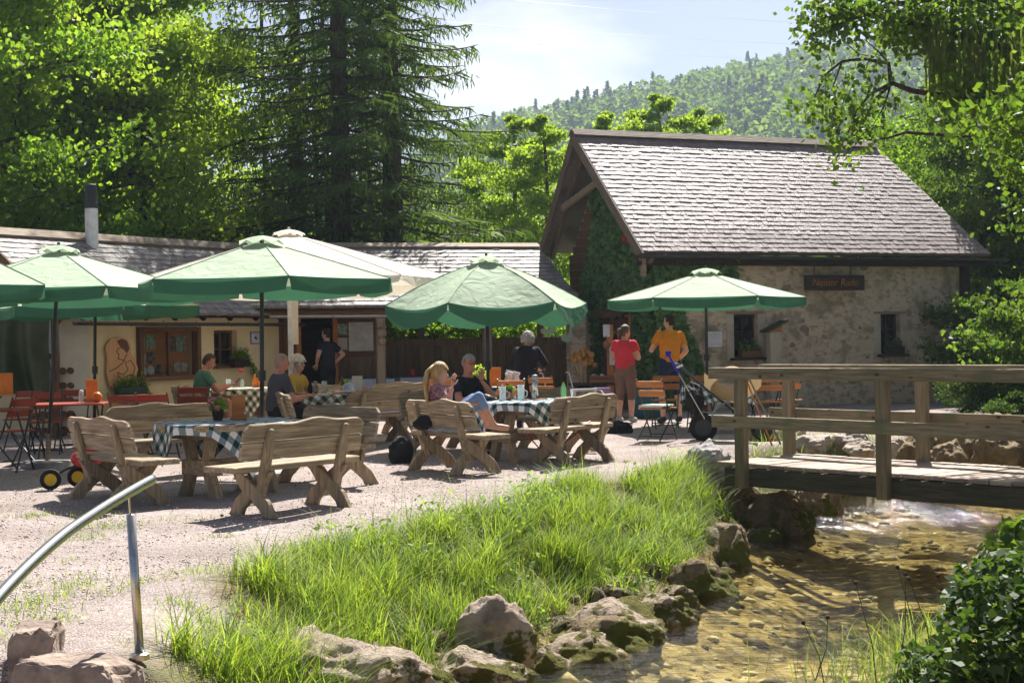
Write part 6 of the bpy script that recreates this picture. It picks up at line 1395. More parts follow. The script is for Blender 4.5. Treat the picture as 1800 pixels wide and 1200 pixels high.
# flea market table with crates, dried flowers, purple box
fm_ = thing('sales_table', 'dark trestle table with wooden crates in front of the plank door', 'table', tuple(GD(1072, 26.9).xy) + (0,), .05); MB().box((0, 0, .62), (1.5, .5, .04)).build('table_top', M['dark_brown'], fm_)
for x in (-.65, .65): MB().box((x, 0, .30), (.06, .4, .60)).build('leg', M['dark_brown'], fm_)
for i, (px, l) in enumerate(((1050, 'left brown crate on the sales table'), (1083, 'right brown crate on the sales table'))):
    c = thing('wooden_crate', l, 'crate', tuple(GD(px, 26.8).xy) + (.64,), .05)
    for s in (-1, 1):
        for z in (.035, .105): MB().box((0, s * .13, z), (.34, .012, .06)).build('slat', M['brown_x'], c); MB().box((s * .165, 0, z), (.012, .24, .06)).build('slat', M['brown_x'], c)
    MB().box((0, 0, .01), (.32, .24, .012)).build('bottom', M['brown_x'], c)
    for k in range(5): MB().ball((RNG.uniform(-.1, .1), RNG.uniform(-.08, .08), .12), (.05, .04, .04), 8, 6).build('ware', [M['paper'], M['terracotta'], M['steel']][k % 3], c)
o = MB().box((0, 0, .12), (.30, .26, .24)).build('purple_box', M['purple'], None, bevel=.006); q = GD(1056, 26.3); o.location = (q.x, q.y, .33); tag(o, 'lilac cardboard box under the crates', 'box')
o = MB().box((0, 0, .16), (.36, .28, .33)).build('purple_box_stand', M['dark_brown'], None); o.location = (q.x, q.y, 0); tag(o, 'dark crate under the lilac box', 'crate')
o = MB().box((0, 0, .30), (.55, .40, .60)).build('teal_box', M['teal'], None, bevel=.02); q = GD(1135, 26.6); o.location = (q.x, q.y, 0); tag(o, 'dark teal covered stand between the woman and the tall man', 'stand')
df = thing('dried_flowers', 'bunch of orange dried flowers in front of the stone pillar', 'flowers', tuple(GD(1022, 27.2).xy) + (0,)); MB().lathe([(.14, 0), (.18, .30), (.12, .52), (.15, .60)], n=14).build('urn', M['dark_brown'], df)
for k in range(46):
    a, rr = RNG.uniform(0, 6.28), RNG.uniform(0, .26); MB().ball((rr * math.cos(a), rr * math.sin(a), .98 + .22 * math.cos(rr * 5) + RNG.uniform(-.12, .08)), RNG.uniform(.03, .055), 6, 5).build('flower_head', M['dry_flower'], df)
for k in range(8): MB().tube([(0, 0, .5), (RNG.uniform(-.2, .2), RNG.uniform(-.15, .15), .95)], .006, 4).build('stem', M['dry_flower'], df)
gd = thing('hanging_gourd', 'brown hanging gourd beside the door post', 'ornament', GD(1066, 28.4, 606)); MB().ball((0, 0, 0), (.075, .075, .085), 12, 8).build('gourd', M['terracotta'], gd, smooth=True); MB().tube([(0, 0, .08), (0, 0, .2)], .006, 5).build('string', M['bark'], gd)
# bicycle-like trolley, goose ornaments in the fence opening
go_ = thing('wheeled_walker', 'grey wheeled walking frame with a dark bag near the porch fence', 'walking frame', tuple(GD(985, 25.2).xy) + (0,), .3)
for s in (-1, 1):
    MB().tube([(s * .24, -.25, .08), (s * .24, .05, .55), (s * .24, .28, .86), (s * .24, .42, .86)], .013, 7).build('side_tube', M['zinc'], go_); MB().tube([(s * .24, .30, .08), (s * .24, .10, .55)], .012, 7).build('rear_tube', M['zinc'], go_)
    for y in (-.25, .30): MB().tube([(s * .24 - .018, y, .09), (s * .24 + .018, y, .09)], .09, 14).build('wheel', M['tyre'], go_)
MB().box((0, .08, .55), (.44, .28, .04)).build('seat', M['black_cloth'], go_); MB().box((0, -.1, .42), (.36, .16, .22)).build('bag', M['teal'], go_, bevel=.02)
for (px, py, w, h, l, k) in ((964, 572, .34, .24, 'pale green painted goose cut-out above the porch fence', 0), (997, 585, .26, .34, 'second painted goose cut-out at the end of the porch fence', 1)):
    g_ = thing('painted_goose', l, 'ornament', GD(px, 29.6, py + 14), PA)
    MB().prism([(-.5 * w, .35 * h), (-.45 * w, .05 * h), (-.1 * w, -.1 * h), (.3 * w, .0), (.42 * w, .3 * h), (.36 * w, .7 * h), (.5 * w, .85 * h), (.38 * w, h), (.22 * w, .9 * h), (.2 * w, .5 * h), (0, .35 * h), (-.25 * w, .42 * h)], -.012, .012).build('figure', M['canopy'], g_)
    MB().box((.36 * w, -.015, .9 * h), (.02, .004, .02)).build('eye', M['black_cloth'], g_); MB().tube([(0, 0, 0), (0, 0, -.25)], .008, 5).build('stick', M['post_wood'], g_)
# cushions, cap, rucksack, ball, strap
cu = MB().box((0, 0, 0), (.95, .36, .05)).build('seat_cushion', surf('speckled_cushion', (.45, .46, .50), (.16, .18, .17), scale=30, rough=.9), None, bevel=.02); cu.location = (-.90 + .30 * .83 - .10, 16.25 + .30 * .56 + .14, .465); cu.rotation_euler = (0, 0, R(-56)); tag(cu, 'speckled grey seat cushion on the girl\'s bench', 'cushion')
cu = MB().box((0, 0, 0), (1.0, .36, .05)).build('seat_cushion', surf('pale_cushion', (.62, .55, .58), (.4, .35, .38), scale=26, rough=.9), None, bevel=.02); cu.location = (-1.72 - .74 * .33, 20.7 + .67 * .33, .465); cu.rotation_euler = (0, 0, R(48)); tag(cu, 'pale pink striped seat cushion on the cap bench', 'cushion')
cu = MB().box((0, 0, 0), (.38, .38, .04)).build('seat_cushion', surf('striped_cushion', (.70, .72, .66), (.05, .12, .08), scale=3, stretch=(1, 9, 1), rough=.9), None, bevel=.015); q = GD(1152, 20.9); cu.location = (q.x, q.y, .48); cu.rotation_euler = (0, 0, R(-35)); tag(cu, 'green and white striped cushion on the orange folding chair', 'cushion')
cp = thing('baseball_cap', 'grey and white cap resting on the corner of a bench back', 'cap', (-2.25, 20.35, .79), .4); MB().ball((0, 0, .02), (.10, .12, .085), 14, 9).build('crown', surf('cap_cloth', (.22, .25, .27), (.6, .62, .62), scale=9, rough=.9), cp, smooth=True); MB().lathe([(.0, 0), (.10, .0), (.115, -.012), (.0, -.008)], c=(-.10, -.04, .0), n=16).build('brim', M['paper'], cp)
ba = link('rucksack', boulder_mesh('rucksack', (.16, .13, .20), 202, 4), M['black_cloth']); q = GD(701, 17.6); ba.location = (q.x, q.y, 0); ba.location.z = .13; tag(ba, 'slumped black rucksack on the gravel left of the girl\'s bench', 'bag')
gb = link('belt_bag', boulder_mesh('belt_bag', (.16, .10, .085), 203, 4), M['black_cloth']); gb.location = (-.98, 16.55, .54); tag(gb, 'small black bag lying on the speckled cushion behind the girl', 'bag')
sb = link('shoulder_bag', boulder_mesh('shoulder_bag', (.22, .15, .14), 204, 4), M['black_cloth']); q = GD(1085, 22.2); sb.location = (q.x, q.y, .08); tag(sb, 'black bag on the ground behind the right bench', 'bag')
ls = MB().tube([at(T2, -.40, -.42, .42), at(T2, -.22, -.55, .16), at(T2, .02, -.56, .17), at(T2, .30, -.5, .30), at(T2, .62, -.42, .46)], .009, 6).build('dog_lead', M['red'], None, smooth=True); tag(ls, 'red dog lead looped around the middle table leg', 'lead')
# ride-on toy
ty = thing('ride_on_toy', 'red ride-on toy with yellow hubbed wheels beside the left bench', 'toy', tuple(G(108, 858).xy) + (0,), R(15))
for (x, y) in ((-.10, -.12), (.16, .10)):
    w = MB().tube([(x, y - .03, .105), (x, y + .03, .105)], .105, 18).build('wheel', M['tyre'], ty); MB().tube([(x, y - .034, .105), (x, y + .034, .105)], .062, 14).build('hub', M['yellow'], w)
MB().ball((.26, .0, .30), (.17, .14, .10), 16, 10).build('seat', M['red'], ty, smooth=True); MB().ball((.30, .0, .38), (.14, .13, .08), 14, 8).build('seat_rim', M['red'], ty, smooth=True); MB().tube([(-.10, -.1, .11), (.05, -.04, .20), (.24, 0, .24)], .014, 7).build('frame', M['black_metal'], ty)
# ---------------------------------------------------------------- pushchair and sticks
pc_ = thing('pushchair', 'black and beige three wheeled pushchair parked by the bridge', 'pushchair', tuple(GD(1270, 20.6).xy) + (0,), R(-8))
for (x, y, r) in ((-.28, -.22, .19), (-.28, .28, .19), (.52, .0, .15)):
    w = MB().tube([(x, y - .025, r), (x, y + .025, r)], r, 22).build('wheel', M['tyre'], pc_); MB().tube([(x, y - .03, r), (x, y + .03, r)], r * .62, 16).build('rim', M['black_metal'], w)
for s in (-1, 1):
    MB().tube([(.50, s * .04, .16), (.10, s * .20, .44), (-.30, s * .24, .78), (-.62, s * .24, 1.06)], .015, 8).build('frame_tube', M['black_metal'], pc_); MB().tube([(-.28, s * .22, .19), (-.08, s * .22, .48), (.30, s * .2, .66)], .013, 8).build('frame_tube', M['zinc'], pc_)
MB().tube([(-.62, -.24, 1.06), (-.66, 0, 1.08), (-.62, .24, 1.06)], .018, 8).build('handle', M['black_metal'], pc_)
V = []; 
for j in range(9):
    t = j / 8
    for i in range(7):
        u = i / 6 - .5; V.append((-.26 + .78 * t, u * .44, .72 - .30 * math.sin(t * 2.6) + .18 * t + .22 * (2 * abs(u)) ** 3))
link('seat', fast_mesh('seat', V, [(j * 7 + i, j * 7 + i + 1, (j + 1) * 7 + i + 1, (j + 1) * 7 + i) for j in range(8) for i in range(6)], True), M['beige_cloth'], pc_)
V = []
for j in range(9):
    a = R(-20 + 105 * j / 8)
    for i in range(7): u = i / 6 - .5; V.append((.02 - .30 * math.sin(a) + .10, u * .46, .70 + .33 * math.cos(a) - .10 * (2 * abs(u)) ** 3))
link('hood', fast_mesh('hood', V, [(j * 7 + i, j * 7 + i + 1, (j + 1) * 7 + i + 1, (j + 1) * 7 + i) for j in range(8) for i in range(6)], True), M['beige_cloth'], pc_)
hg_ = link('hanging_bag', boulder_mesh('hanging_bag', (.13, .19, .24), 205, 4), M['black_cloth'], pc_); hg_.location = (-.40, 0, .60); MB().box((-.05, 0, .28), (.44, .36, .14)).build('basket', M['green_metal'], pc_, bevel=.02)
def crutch(a, b, label, grip='blue'):
    a, b = Vector(a), Vector(b); d = (b - a).normalized(); t = thing('crutch', label, 'crutch', a); L_ = (b - a).length
    MB().tube([(0, 0, 0), d * (L_ * .72)], .010, 8).build('shaft', M['steel'], t); MB().tube([d * (L_ * .70), d * L_], .016, 8).build('sleeve', M[grip], t)
    MB().tube([d * (L_ * .78), d * (L_ * .78) + Vector((.09, -.02, .04))], .014, 7).build('grip', M['paper'], t); MB().lathe([(.03, -.03), (.042, .03), (.036, .05)], c=d * (L_ * .99), n=10).build('cuff', M[grip], t)
    MB().tube([d * (L_ * .40), d * (L_ * .42)], .014, 8).build('collar', M['blue'], t); return t
a = GD(1239, 20.2, 736); b = GD(1174, 20.3, 622); crutch(a, b, 'forearm crutch with bright blue cuff leaning over the pushchair')
a = G(1357, 782, .03); b = GD(1311, 18.4, 666); o = MB().tube([a, b], .012, 7).build('walking_pole', M['orange_wood'], None); tag(o, 'left wooden walking pole leaning behind the bridge rail', 'walking pole')
a = G(1372, 780, .03); b = GD(1316, 18.45, 664); o = MB().tube([a, b], .013, 7).build('walking_pole', M['post_wood'], None); tag(o, 'right wooden walking pole leaning behind the bridge rail', 'walking pole')
# stake in the water below the bridge, power lines
o = MB().tube([G(1423, 900, -.85), GD(1395, 18.6, 842)], .014, 6).build('stake', M['dark_brown'], None); tag(o, 'thin dark stake standing in the water under the bridge', 'stake')
for i, (ya, yb) in enumerate(((22, 68), (55, 98), (-12, 30))):
    a, b = GD(780 + 80 * i, 190, ya), GD(1500, 210, yb); d_ = (b - a); pts = [a - d_ * .6 + d_ * 2.2 * t + Vector((0, 0, -6 * t * (1 - t))) for t in np.linspace(0, 1, 18)]
    o = MB().tube(pts, .02, 4).build('power_line', M['zinc'], None); tag(o, ['middle thin power line across the sky', 'lowest thin power line across the sky', 'topmost thin power line across the sky'][i], 'cable')
# ---------------------------------------------------------------- trees
def broadleaf_meshes(h, rad, low, nleaf, leaf, seed, nb=26, thin=1.0):
    rnd = random.Random(seed); mb = MB(); tips = []
    tp_ = [Vector((.25 * math.sin(i * 1.3 + seed) * i / 6, .25 * math.cos(i * 1.7 + seed) * i / 6, h * .95 * i / 6)) for i in range(7)]
    mb.tube(tp_, [.20 * thin * h / 10 * (1 - .14 * i) + .02 for i in range(7)], 9)
    for k in range(nb):
        f = low + (1 - low) * (k + .5) / nb; z = h * f * .95; i = min(5, int(f * 6)); base = tp_[i].lerp(tp_[i + 1], f * 6 - i) if f < 1 else tp_[6]
        a = k * 2.4 + rnd.uniform(-.4, .4); prof = math.sin(math.pi * min(1, max(.08, (f - low) / (1 - low) * .86 + .16))) ** .7
        L_ = rad * prof * rnd.uniform(.7, 1.12); d = Vector((math.cos(a), math.sin(a), rnd.uniform(.15, .6)))
        pts = [base]; 
        for s in range(1, 6): pts.append(base + d * (L_ * s / 5) + Vector((rnd.uniform(-.12, .12), rnd.uniform(-.12, .12), -.06 * s * s * L_ / 8)) * (L_ / 3))
        mb.tube(pts, [.055 * thin * L_ / 3 * (1 - s / 5.6) + .006 for s in range(6)], 5)
        for s in range(2, 6):
            for m in range(3):
                dd = Vector((rnd.uniform(-1, 1), rnd.uniform(-1, 1), rnd.uniform(-.35, .7))).normalized() * (L_ * rnd.uniform(.12, .34)); q = pts[s] + dd
                mb.tube([pts[s], pts[s] + dd * .5 + Vector((0, 0, .05)), q], [.014, .010, .004], 4); tips.append((pts[s] + dd * .55, .20 * L_ / 3 + .08)); tips.append((q, .20 * L_ / 3 + .09))
    T = np.array([tuple(t[0]) for t in tips]); S = np.array([t[1] for t in tips]); ii = RNG.integers(0, len(T), nleaf)
    P = T[ii] + RNG.normal(0, 1, (nleaf, 3)) * S[ii][:, None] * (1, 1, .55); P[:, 2] = np.maximum(P[:, 2], .15)
    V, F = leaf_cards(P, leaf, flat=.45); wood_ = mb.mesh('trunk', smooth=True); wood_.materials.append(M['bark'])
    return wood_, fast_mesh('crown', V, F)
def with_mat(me, m): c = me.copy(); c.materials.clear(); c.materials.append(m); return c
BA_ = broadleaf_meshes(11.5, 3.9, .10, 48000, .09, 1, 34); BB_ = broadleaf_meshes(10.0, 2.5, .08, 28000, .09, 5, 30, .6); SH_ = broadleaf_meshes(3.2, 1.9, .05, 13000, .088, 8, 16, .4)
CROWN = {}
def crown_of(base, key, m):
    if (key, m) not in CROWN: CROWN[(key, m)] = with_mat(base[1], M[m])
    return CROWN[(key, m)]
def tree(kind, x, y, sc, m, label, group, name='broadleaf_tree', rz=None, z=None, cat='tree'):
    base = {'A': BA_, 'B': BB_, 'S': SH_}[kind]
    t = thing(name, label, cat, (x, y, hz(x, y) if z is None else z), random.uniform(0, 6.28) if rz is None else rz, group)
    a = link('trunk', base[0], None, t); c = link('crown', crown_of(base, kind, m), None, t); t.scale = (sc, sc, sc); return t
G1 = 'trees behind the inn'
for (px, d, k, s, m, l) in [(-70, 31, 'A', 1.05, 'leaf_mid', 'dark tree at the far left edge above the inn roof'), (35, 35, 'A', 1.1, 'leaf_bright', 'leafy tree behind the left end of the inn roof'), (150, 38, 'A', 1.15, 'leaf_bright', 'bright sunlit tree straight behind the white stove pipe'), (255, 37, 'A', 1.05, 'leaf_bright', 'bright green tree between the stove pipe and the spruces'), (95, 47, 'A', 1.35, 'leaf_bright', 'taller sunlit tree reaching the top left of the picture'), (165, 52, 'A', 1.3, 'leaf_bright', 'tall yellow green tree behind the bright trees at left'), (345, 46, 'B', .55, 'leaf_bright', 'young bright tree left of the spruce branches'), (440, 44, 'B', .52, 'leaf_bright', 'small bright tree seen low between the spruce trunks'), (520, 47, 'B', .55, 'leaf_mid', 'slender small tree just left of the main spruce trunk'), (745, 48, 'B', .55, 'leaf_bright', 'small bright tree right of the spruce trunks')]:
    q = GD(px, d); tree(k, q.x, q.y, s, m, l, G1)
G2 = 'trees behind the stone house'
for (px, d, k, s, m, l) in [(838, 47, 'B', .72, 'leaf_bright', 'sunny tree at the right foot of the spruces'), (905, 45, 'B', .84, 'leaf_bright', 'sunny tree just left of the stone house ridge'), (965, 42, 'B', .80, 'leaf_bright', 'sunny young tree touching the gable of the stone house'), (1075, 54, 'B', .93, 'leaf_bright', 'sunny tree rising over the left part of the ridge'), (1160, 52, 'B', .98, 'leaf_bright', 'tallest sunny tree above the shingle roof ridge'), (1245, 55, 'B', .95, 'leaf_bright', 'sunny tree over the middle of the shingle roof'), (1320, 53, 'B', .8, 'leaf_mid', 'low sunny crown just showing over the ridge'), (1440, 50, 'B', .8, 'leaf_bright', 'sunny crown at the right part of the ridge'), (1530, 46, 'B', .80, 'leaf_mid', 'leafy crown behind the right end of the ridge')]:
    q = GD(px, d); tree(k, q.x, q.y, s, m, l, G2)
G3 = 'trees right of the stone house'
for (px, d, k, s, m, l) in [(1735, 34.5, 'A', .62, 'leaf_dark', 'leafy tree directly behind the right wall of the stone house'), (1935, 33.5, 'A', .78, 'leaf_dark', 'dark maple with its trunk at the right edge'), (1700, 42, 'A', .85, 'leaf_mid', 'tree rising behind the right end of the roof'), (1860, 38, 'A', .95, 'leaf_dark', 'dark tree beyond the right edge'), (2085, 24, 'A', .80, 'leaf_dark', 'dark tree overhanging the stream from the right'), (2281, 12.8, 'A', .58, 'leaf_dark', 'unseen tree added on the near right bank to shade the lower right bush')]:  # last tree stands out of view, added for its shade on the bush
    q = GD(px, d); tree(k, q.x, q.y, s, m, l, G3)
G4 = 'undergrowth shrubs'
for i, (px, d, s, m) in enumerate([(0, 30.5, 1.0, 'leaf_dark'), (70, 31.5, 1.1, 'leaf_dark'), (140, 32.5, 1.1, 'leaf_dark'), (215, 33, 1.2, 'leaf_mid'), (290, 34, 1.2, 'leaf_mid'), (360, 35, 1.1, 'leaf_mid'), (430, 36, 1.1, 'leaf_bright'), (500, 37, 1.1, 'leaf_mid'), (570, 38, 1.0, 'leaf_bright'), (650, 38, 1.1, 'leaf_mid'), (730, 38, 1.0, 'leaf_bright'), (880, 39, 1.1, 'leaf_bright'), (950, 38, 1.0, 'leaf_mid'), (720, 33.6, .75, 'leaf_mid'), (830, 33.8, .75, 'leaf_mid'), (930, 34, .75, 'leaf_mid')]):
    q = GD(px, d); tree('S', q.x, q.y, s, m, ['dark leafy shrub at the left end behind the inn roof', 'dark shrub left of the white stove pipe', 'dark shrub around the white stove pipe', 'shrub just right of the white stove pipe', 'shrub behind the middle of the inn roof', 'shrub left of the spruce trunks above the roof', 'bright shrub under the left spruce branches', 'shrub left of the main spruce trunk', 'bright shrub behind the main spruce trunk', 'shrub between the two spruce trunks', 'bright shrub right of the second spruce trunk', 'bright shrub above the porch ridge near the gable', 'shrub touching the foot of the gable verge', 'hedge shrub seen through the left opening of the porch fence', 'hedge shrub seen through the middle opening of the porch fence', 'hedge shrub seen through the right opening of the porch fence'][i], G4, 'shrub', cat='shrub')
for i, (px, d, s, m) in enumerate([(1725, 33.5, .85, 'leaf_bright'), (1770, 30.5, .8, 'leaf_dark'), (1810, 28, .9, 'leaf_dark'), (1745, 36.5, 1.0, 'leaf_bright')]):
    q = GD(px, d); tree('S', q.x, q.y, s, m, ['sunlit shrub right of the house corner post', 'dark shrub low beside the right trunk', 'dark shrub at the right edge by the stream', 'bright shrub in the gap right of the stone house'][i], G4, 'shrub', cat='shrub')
# spruces
def spruce_meshes(h, reach, z0, seed, dens=1.0):
    rnd = random.Random(seed); mb = MB(); mb.tube([(0, 0, 0), (.03, .02, h * .35), (0, .03, h * .7), (0, 0, h)], [.27, .22, .13, .02], 12); P0 = []; P1 = []; W = []
    z = z0; k = 0
    while z < h - .4:
        f = (z - z0) / (h - z0); L0 = reach * (1 - f) ** .8 * (0.6 + .4 * min(1, f * 5))
        for m in range(4):
            a = k * .9 + m * 1.571 + rnd.uniform(-.3, .3); L_ = L0 * rnd.uniform(.5, 1.15); d = Vector((math.cos(a), math.sin(a), 0)); sd = Vector((-d.y, d.x, 0)); drop = rnd.uniform(.20, .34)
            pts = [Vector((0, 0, z)) + d * (L_ * t) + Vector((0, 0, -drop * L_ * (t - .55 * t * t * t))) for t in np.linspace(0, 1, 7)]
            mb.tube(pts, [.045 * (1 - i / 7.2) for i in range(7)], 4)
            n = int(L_ * 9 * dens)
            for i in range(n):
                t = .16 + .84 * i / n; j = min(5, int(t * 6)); p = pts[j].lerp(pts[j + 1], t * 6 - j)
                for s in (-1, 1):
                    ln = L_ * .28 * (1.12 - t) + .16; e = p + (sd * s * rnd.uniform(.6, 1.0) + d * rnd.uniform(.2, .8)) * ln + Vector((0, 0, -ln * rnd.uniform(.1, .5))); P0.append(p); P1.append(e); W.append(.05)
                    for q in (.4, .75, 1.0):
                        b_ = p.lerp(e, q); P0.append(b_); P1.append(b_ + Vector((rnd.uniform(-.09, .09), rnd.uniform(-.09, .09), -rnd.uniform(.05, .24)))); W.append(.036)
        z += rnd.uniform(.30, .48); k += 1
    A = np.array([tuple(p) for p in P0]); B = np.array([tuple(p) for p in P1]); d = B - A; n = len(A); ln = np.linalg.norm(d, axis=1, keepdims=True) + 1e-6
    s = np.cross(d / ln, RNG.normal(0, 1, (n, 3))); s /= np.linalg.norm(s, axis=1, keepdims=True) + 1e-6; w = np.array(W)[:, None] * RNG.uniform(.6, 1.2, (n, 1)) * .5
    V = np.stack([A - s * w * .5, A + s * w * .5, A + d * .6 + s * w, B, A + d * .6 - s * w], 1).reshape(-1, 3); F = np.arange(5 * n).reshape(-1, 5)
    me = mb.mesh('trunk', smooth=True); me.materials.append(M['bark']); c = fast_mesh('needles', V, F); c.materials.append(M['needle']); return me, c
SPA = spruce_meshes(20, 4.9, 2.6, 3, .78); SPB = spruce_meshes(18, 3.8, 2.0, 6, .68)
for (px, d, ms, sc, rz, l) in [(602, 35.5, SPA, 1.0, .4, 'big spruce with the thick reddish trunk behind the porch'), (694, 36.5, SPB, 1.05, 1.0, 'spruce with long drooping branches right of the big spruce'), (528, 39.5, SPB, .95, 2.2, 'thinner spruce left of the big spruce'), (648, 43.0, SPB, .9, 3.1, 'spruce filling the gap behind the two big spruces')]:
    q = GD(px, d); t = thing('spruce_tree', l, 'tree', (q.x, q.y, hz(q.x, q.y)), rz, 'spruces behind the porch'); link('trunk', ms[0], None, t); link('crown', ms[1], None, t); t.scale = (sc,) * 3
q = GD(20, 40); t = thing('spruce_tree', 'dark spruce at the top left corner behind the leafy trees', 'tree', (q.x - 1.2, q.y, hz(q.x, q.y)), .3, 'spruces behind the porch'); link('trunk', SPB[0], None, t); link('crown', SPB[1], None, t); t.scale = (1.1,) * 3
for i, (px, d) in enumerate(((577, 38), (560, 41), (642, 40), (470, 41))):
    q = GD(px, d); o = MB().tube([(0, 0, -.2), (.05, 0, 4), (-.03, .05, 9), (0, 0, 13)], [.10, .085, .06, .02], 8).build('bare_trunk', M['bark'], None, smooth=True); o.location = (q.x, q.y, hz(q.x, q.y)); tag(o, ['slim bare trunk close left of the big spruce trunk', 'thin bare trunk second left of the big spruce trunk', 'thin trunk between the two big spruces', 'thin trunk left of the thinner spruce'][i], 'tree')
# overhanging maple at the upper right: limbs, leaves and hanging lichen
oh = thing('overhanging_maple', 'maple leaning in from the right with bare twigs and hanging lichen', 'tree', (8.6, 18.6, hz(8.6, 18.6)), 0)
o0 = oh.location; mbw = MB(); tips = []
def W3(px, d, py): return GD(px, d, py) - o0
mbw.tube([(0, 0, -.2), (-.1, 0, 2.0), (-.3, -.1, 4.5), (-.2, 0, 7.5)], [.24, .2, .16, .06], 10)
def limb(pts, r0, leafy=True, dens=1.0):
    P = [Vector(p) for p in pts]; n = len(P); mbw.tube(P, [r0 * (1 - .85 * i / (n - 1)) + .003 for i in range(n)], 6)
    if leafy:
        for i in range(n - 1):
            for t in np.linspace(0, 1, max(2, int(6 * dens))): tips.append(P[i].lerp(P[i + 1], t))
trk = Vector((-.25, 0, 4.3))
limb([trk, W3(1880, 18.4, 120), W3(1740, 18.0, 80), W3(1620, 17.6, 45), W3(1500, 17.2, 20), W3(1430, 17.0, 15)], .07, True, 1.5)
limb([trk, W3(1850, 18.2, 40), W3(1700, 17.8, -10), W3(1560, 17.4, 10), W3(1470, 17.2, 45), W3(1425, 17.1, 62)], .06, True, 1.3)
limb([trk, W3(1820, 18.6, 10), W3(1690, 18.3, 20), W3(1600, 18, 50), W3(1560, 17.8, 70)], .06, True, 1.5)
limb([trk, W3(1870, 18.0, 210), W3(1790, 17.5, 230), W3(1720, 17.3, 190), W3(1670, 17.2, 150)], .07, True, 1.2)
limb([trk, W3(1880, 18.6, 290), W3(1810, 18.6, 300), W3(1770, 18.5, 270)], .06, True, 1.4)
limb([W3(1700, 17.9, 175), W3(1602, 17.6, 160), W3(1565, 17.5, 145), W3(1562, 17.5, 112), W3(1520, 17.4, 104), W3(1480, 17.3, 108), W3(1450, 17.3, 132), W3(1432, 17.2, 170)], .035, False)
limb([W3(1565, 17.5, 148), W3(1530, 17.4, 165), W3(1505, 17.3, 195), W3(1490, 17.2, 235)], .020, False); limb([W3(1565, 17.5, 150), W3(1540, 17.3, 172), W3(1520, 17.2, 210), W3(1492, 17.1, 225)], .018, False)
limb([W3(1562, 17.5, 112), W3(1545, 17.4, 92), W3(1520, 17.3, 70)], .012, False); limb([W3(1480, 17.3, 108), W3(1465, 17.3, 150), W3(1470, 17.2, 180)], .010, False); limb([W3(1565, 17.5, 150), W3(1555, 17.4, 185), W3(1535, 17.3, 220)], .012, False)
limb([W3(1700, 18, 240), W3(1592, 17.8, 233), W3(1560, 17.7, 243), W3(1520, 17.6, 247), W3(1490, 17.5, 232)], .022, False)
rnd = random.Random(5)
for k in range(40):
    p = W3(rnd.uniform(1440, 1560), 17.3, rnd.uniform(95, 240)); q = p + Vector((rnd.uniform(-.3, .1), rnd.uniform(-.1, .1), rnd.uniform(-.4, .15))); mbw.tube([p, p.lerp(q, .5) + Vector((0, 0, .05)), q], [.006, .005, .002], 4)
    if k % 2 == 0: tips.append(q)
mbw.build('limbs', M['bark'], oh, smooth=True)
T = np.array([tuple(t) for t in tips]); far = T[:, 0] > W3(1600, 17.6, 50).x
n = 13000; ii = RNG.integers(0, len(T), n); keep = far[ii] | (RNG.random(n) < .55); P = T[ii] + RNG.normal(0, .16, (n, 3)); V, F = leaf_cards(P[keep], .068, flat=.6, asp=1.2); link('crown', fast_mesh('maple_leaves', V, F), M['leaf_dark'], oh)
P0 = []; 
for k in range(260):
    px = rnd.choice([1640, 1665, 1700, 1722, 1760, 1790]) + rnd.gauss(0, 9); py = rnd.uniform(20, 110) + (px - 1615) * .12; p = W3(px, rnd.uniform(17.1, 18.2), py); P0.append((p, rnd.uniform(.15, .75)))
V = []; 
for p, l in P0:
    s = Vector((rnd.uniform(-1, 1), rnd.uniform(-1, 1), 0)).normalized() * .014
    for j in range(4):
        a = p + Vector((rnd.uniform(-.01, .01), 0, -l * j / 4)); b = p + Vector((rnd.uniform(-.02, .02), 0, -l * (j + 1.15) / 4)); V += [a - s, a + s, b + s * .6, b - s * .6]
link('lichen', fast_mesh('lichen', [tuple(v) for v in V], np.arange(len(V)).reshape(-1, 4)), M['moss_hang'], oh)
for (px_, d_, s_, l_) in ((1790, 25.2, .42, 'low dark shrub between the rocks at the right edge behind the bridge'), (1718, 27.0, .36, 'low dark shrub at the foot of the house corner post')):
    q = GD(px_, d_); tree('S', q.x, q.y, s_, 'leaf_deep', l_, G4, 'shrub', cat='shrub')
# bushes on the near right bank
def bank_bush(name, label, cx, cy, rx, ry, hh, n, leaf, m, stems=30):
    t = thing(name, label, 'bush', (cx, cy, hz(cx, cy))); u = RNG.normal(0, 1, (n, 3)); u /= np.linalg.norm(u, axis=1, keepdims=True); u *= (RNG.random((n, 1)) ** .4); u[:, 2] = np.abs(u[:, 2])
    lump = 1 + .28 * np.array([mnoise.noise(Vector(q) * 2.6 + Vector((cx, cy, 0))) for q in u])[:, None]; P = u * lump * (rx, ry, hh); V, F = leaf_cards(P, leaf, flat=1.2, asp=1.35); link('foliage', fast_mesh('bush_leaves', V, F), M[m], t)
    mb = MB()
    for k in range(stems): i = RNG.integers(n); mb.tube([(P[i][0] * .2, P[i][1] * .2, 0), tuple(P[i] * (.6, .6, .7)), tuple(P[i])], [.010, .007, .003], 4)
    mb.build('stems', M['bark'], t); return t
bank_bush('bramble_bush', 'dark leafy bush filling the lower right corner', 3.2, 8.2, .85, 1.3, .56, 11000, .046, 'leaf_deep')
bank_bush('bramble_bush', 'broad leaved green plant above the water at the right edge', 3.85, 10.3, .60, .9, .62, 2200, .08, 'leaf_dark')
bank_bush('bramble_bush', 'low dark plants trailing to the water at the lower right', 2.65, 8.6, .5, .9, .42, 3000, .05, 'leaf_deep')
n = 900; P = np.c_[RNG.normal(2.75, .35, n), RNG.uniform(7.6, 11.4, n)]; V, F = blades(P, RNG.uniform(.2, .55, n), RNG.uniform(.2, 1.1, n), RNG.uniform(.006, .011, n), 4)
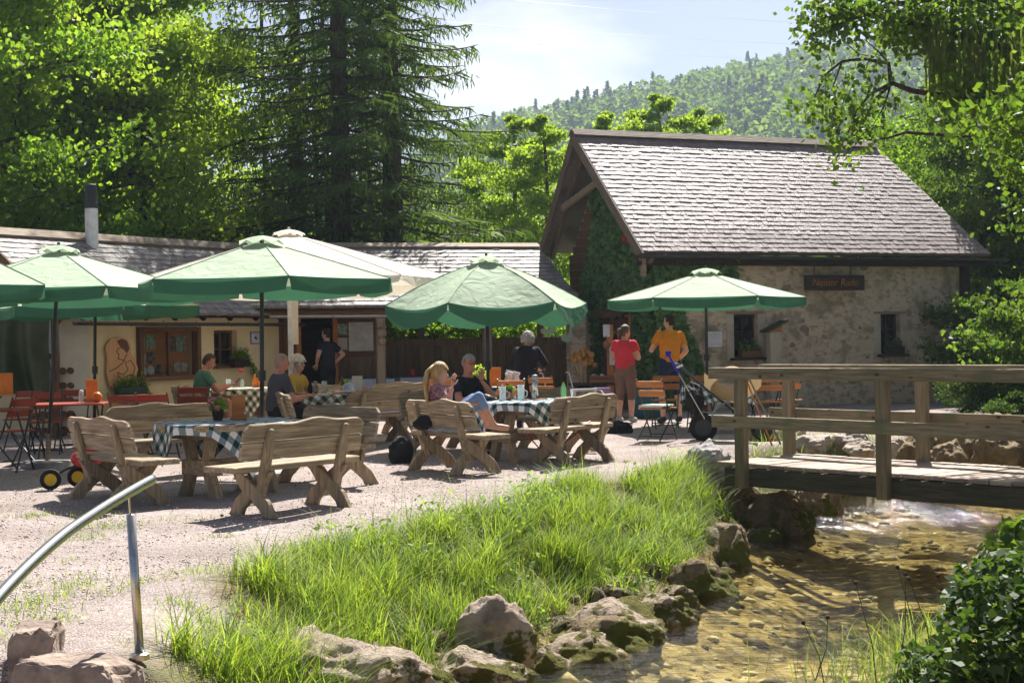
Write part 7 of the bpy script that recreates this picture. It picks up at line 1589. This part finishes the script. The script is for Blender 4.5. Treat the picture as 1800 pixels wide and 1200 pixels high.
tag(link('waterside_grass', fast_mesh('waterside_grass', V, F), M['grass']), 'long arching grass at the right water edge', 'grass', kind='stuff')
n = 1600; P = np.c_[RNG.uniform(3.0, 6.0, n), RNG.uniform(18.6, 21.2, n)]; ok = (seg_dist(P, LEFT) < 1.0) & ~inside(P, RIVER); P = P[ok]; V, F = blades(P, RNG.uniform(.08, .3, len(P)), RNG.uniform(.2, .9, len(P)), RNG.uniform(.005, .009, len(P)), 2)
tag(link('far_bank_grass', fast_mesh('far_bank_grass', V, F), M['grass']), 'grass tufts among the rocks behind the bridge', 'grass', kind='stuff')
# weeds with dark seed heads by the water
wd = thing('knapweed', 'thin brown weed stems with dark seed heads at the right water edge', 'weed', (2.35, 8.9, -.7))
for k in range(9):
    a = Vector((RNG.uniform(-.5, .4), RNG.uniform(-.5, .6), .0)); b = a + Vector((RNG.uniform(-.2, .1), 0, RNG.uniform(.35, .75))); MB().tube([a, a.lerp(b, .5) + Vector((.03, 0, 0)), b], [.004, .003, .002], 4).build('stem', M['bark'], wd); MB().ball(b, .014, 6, 5).build('seed_head', M['dark_brown'], wd)
# ---------------------------------------------------------------- hillside forest
def forest(n, conif, seed):
    rg = np.random.default_rng(seed); az = np.radians(rg.uniform(-13, 23, n)); r = 170 + 480 * rg.random(n) ** .75; X = r * np.sin(az); Y = r * np.cos(az); Z = height(np.c_[X, Y]); H = rg.uniform(7, 14, n) * (1.05 if conif else .9); m = 105
    if conif:
        t = rg.random((n, m)) ** .8; rad = (1 - t) * .20 * H[:, None] * rg.uniform(.5, 1.1, (n, m)); z = (.08 + .92 * t) * H[:, None]
    else:
        t = rg.random((n, m)); rad = np.sin(np.pi * np.clip(t * .85 + .13, 0, 1)) ** .6 * .36 * H[:, None] * rg.uniform(.55, 1.1, (n, m)); z = (.12 + .88 * t) * H[:, None]
    a = rg.uniform(0, 6.283, (n, m)); P = np.stack([X[:, None] + rad * np.cos(a), Y[:, None] + rad * np.sin(a), Z[:, None] + z], 2).reshape(-1, 3)
    return leaf_cards(P, 1.25 if not conif else 1.05, flat=1.0)
V, F = forest(2300, False, 1); tag(link('hillside_woods', fast_mesh('hillside_woods', V, F), M['forest']), 'far off broadleaf woods covering the hill', 'forest', kind='stuff')
V, F = forest(380, True, 2); tag(link('hillside_conifers', fast_mesh('hillside_conifers', V, F), M['needle']), 'far off dark conifers scattered over the hill', 'forest', kind='stuff')
# ---------------------------------------------------------------- haze
hzm = bpy.data.materials.new('haze'); hzm.use_nodes = True; nt = hzm.node_tree; nt.nodes.clear(); ho = nt.nodes.new('ShaderNodeOutputMaterial'); pv = nt.nodes.new('ShaderNodeVolumePrincipled')
pv.inputs['Color'].default_value = (.66, .80, 1.0, 1); pv.inputs['Density'].default_value = .00036; pv.inputs['Anisotropy'].default_value = .3; nt.links.new(pv.outputs[0], ho.inputs['Volume'])
hb2 = MB().box((0, 420, 64), (1900, 1080, 150)).build('haze', hzm, None); tag(hb2, 'thin blue summer haze in front of the far hill', 'haze', kind='stuff')
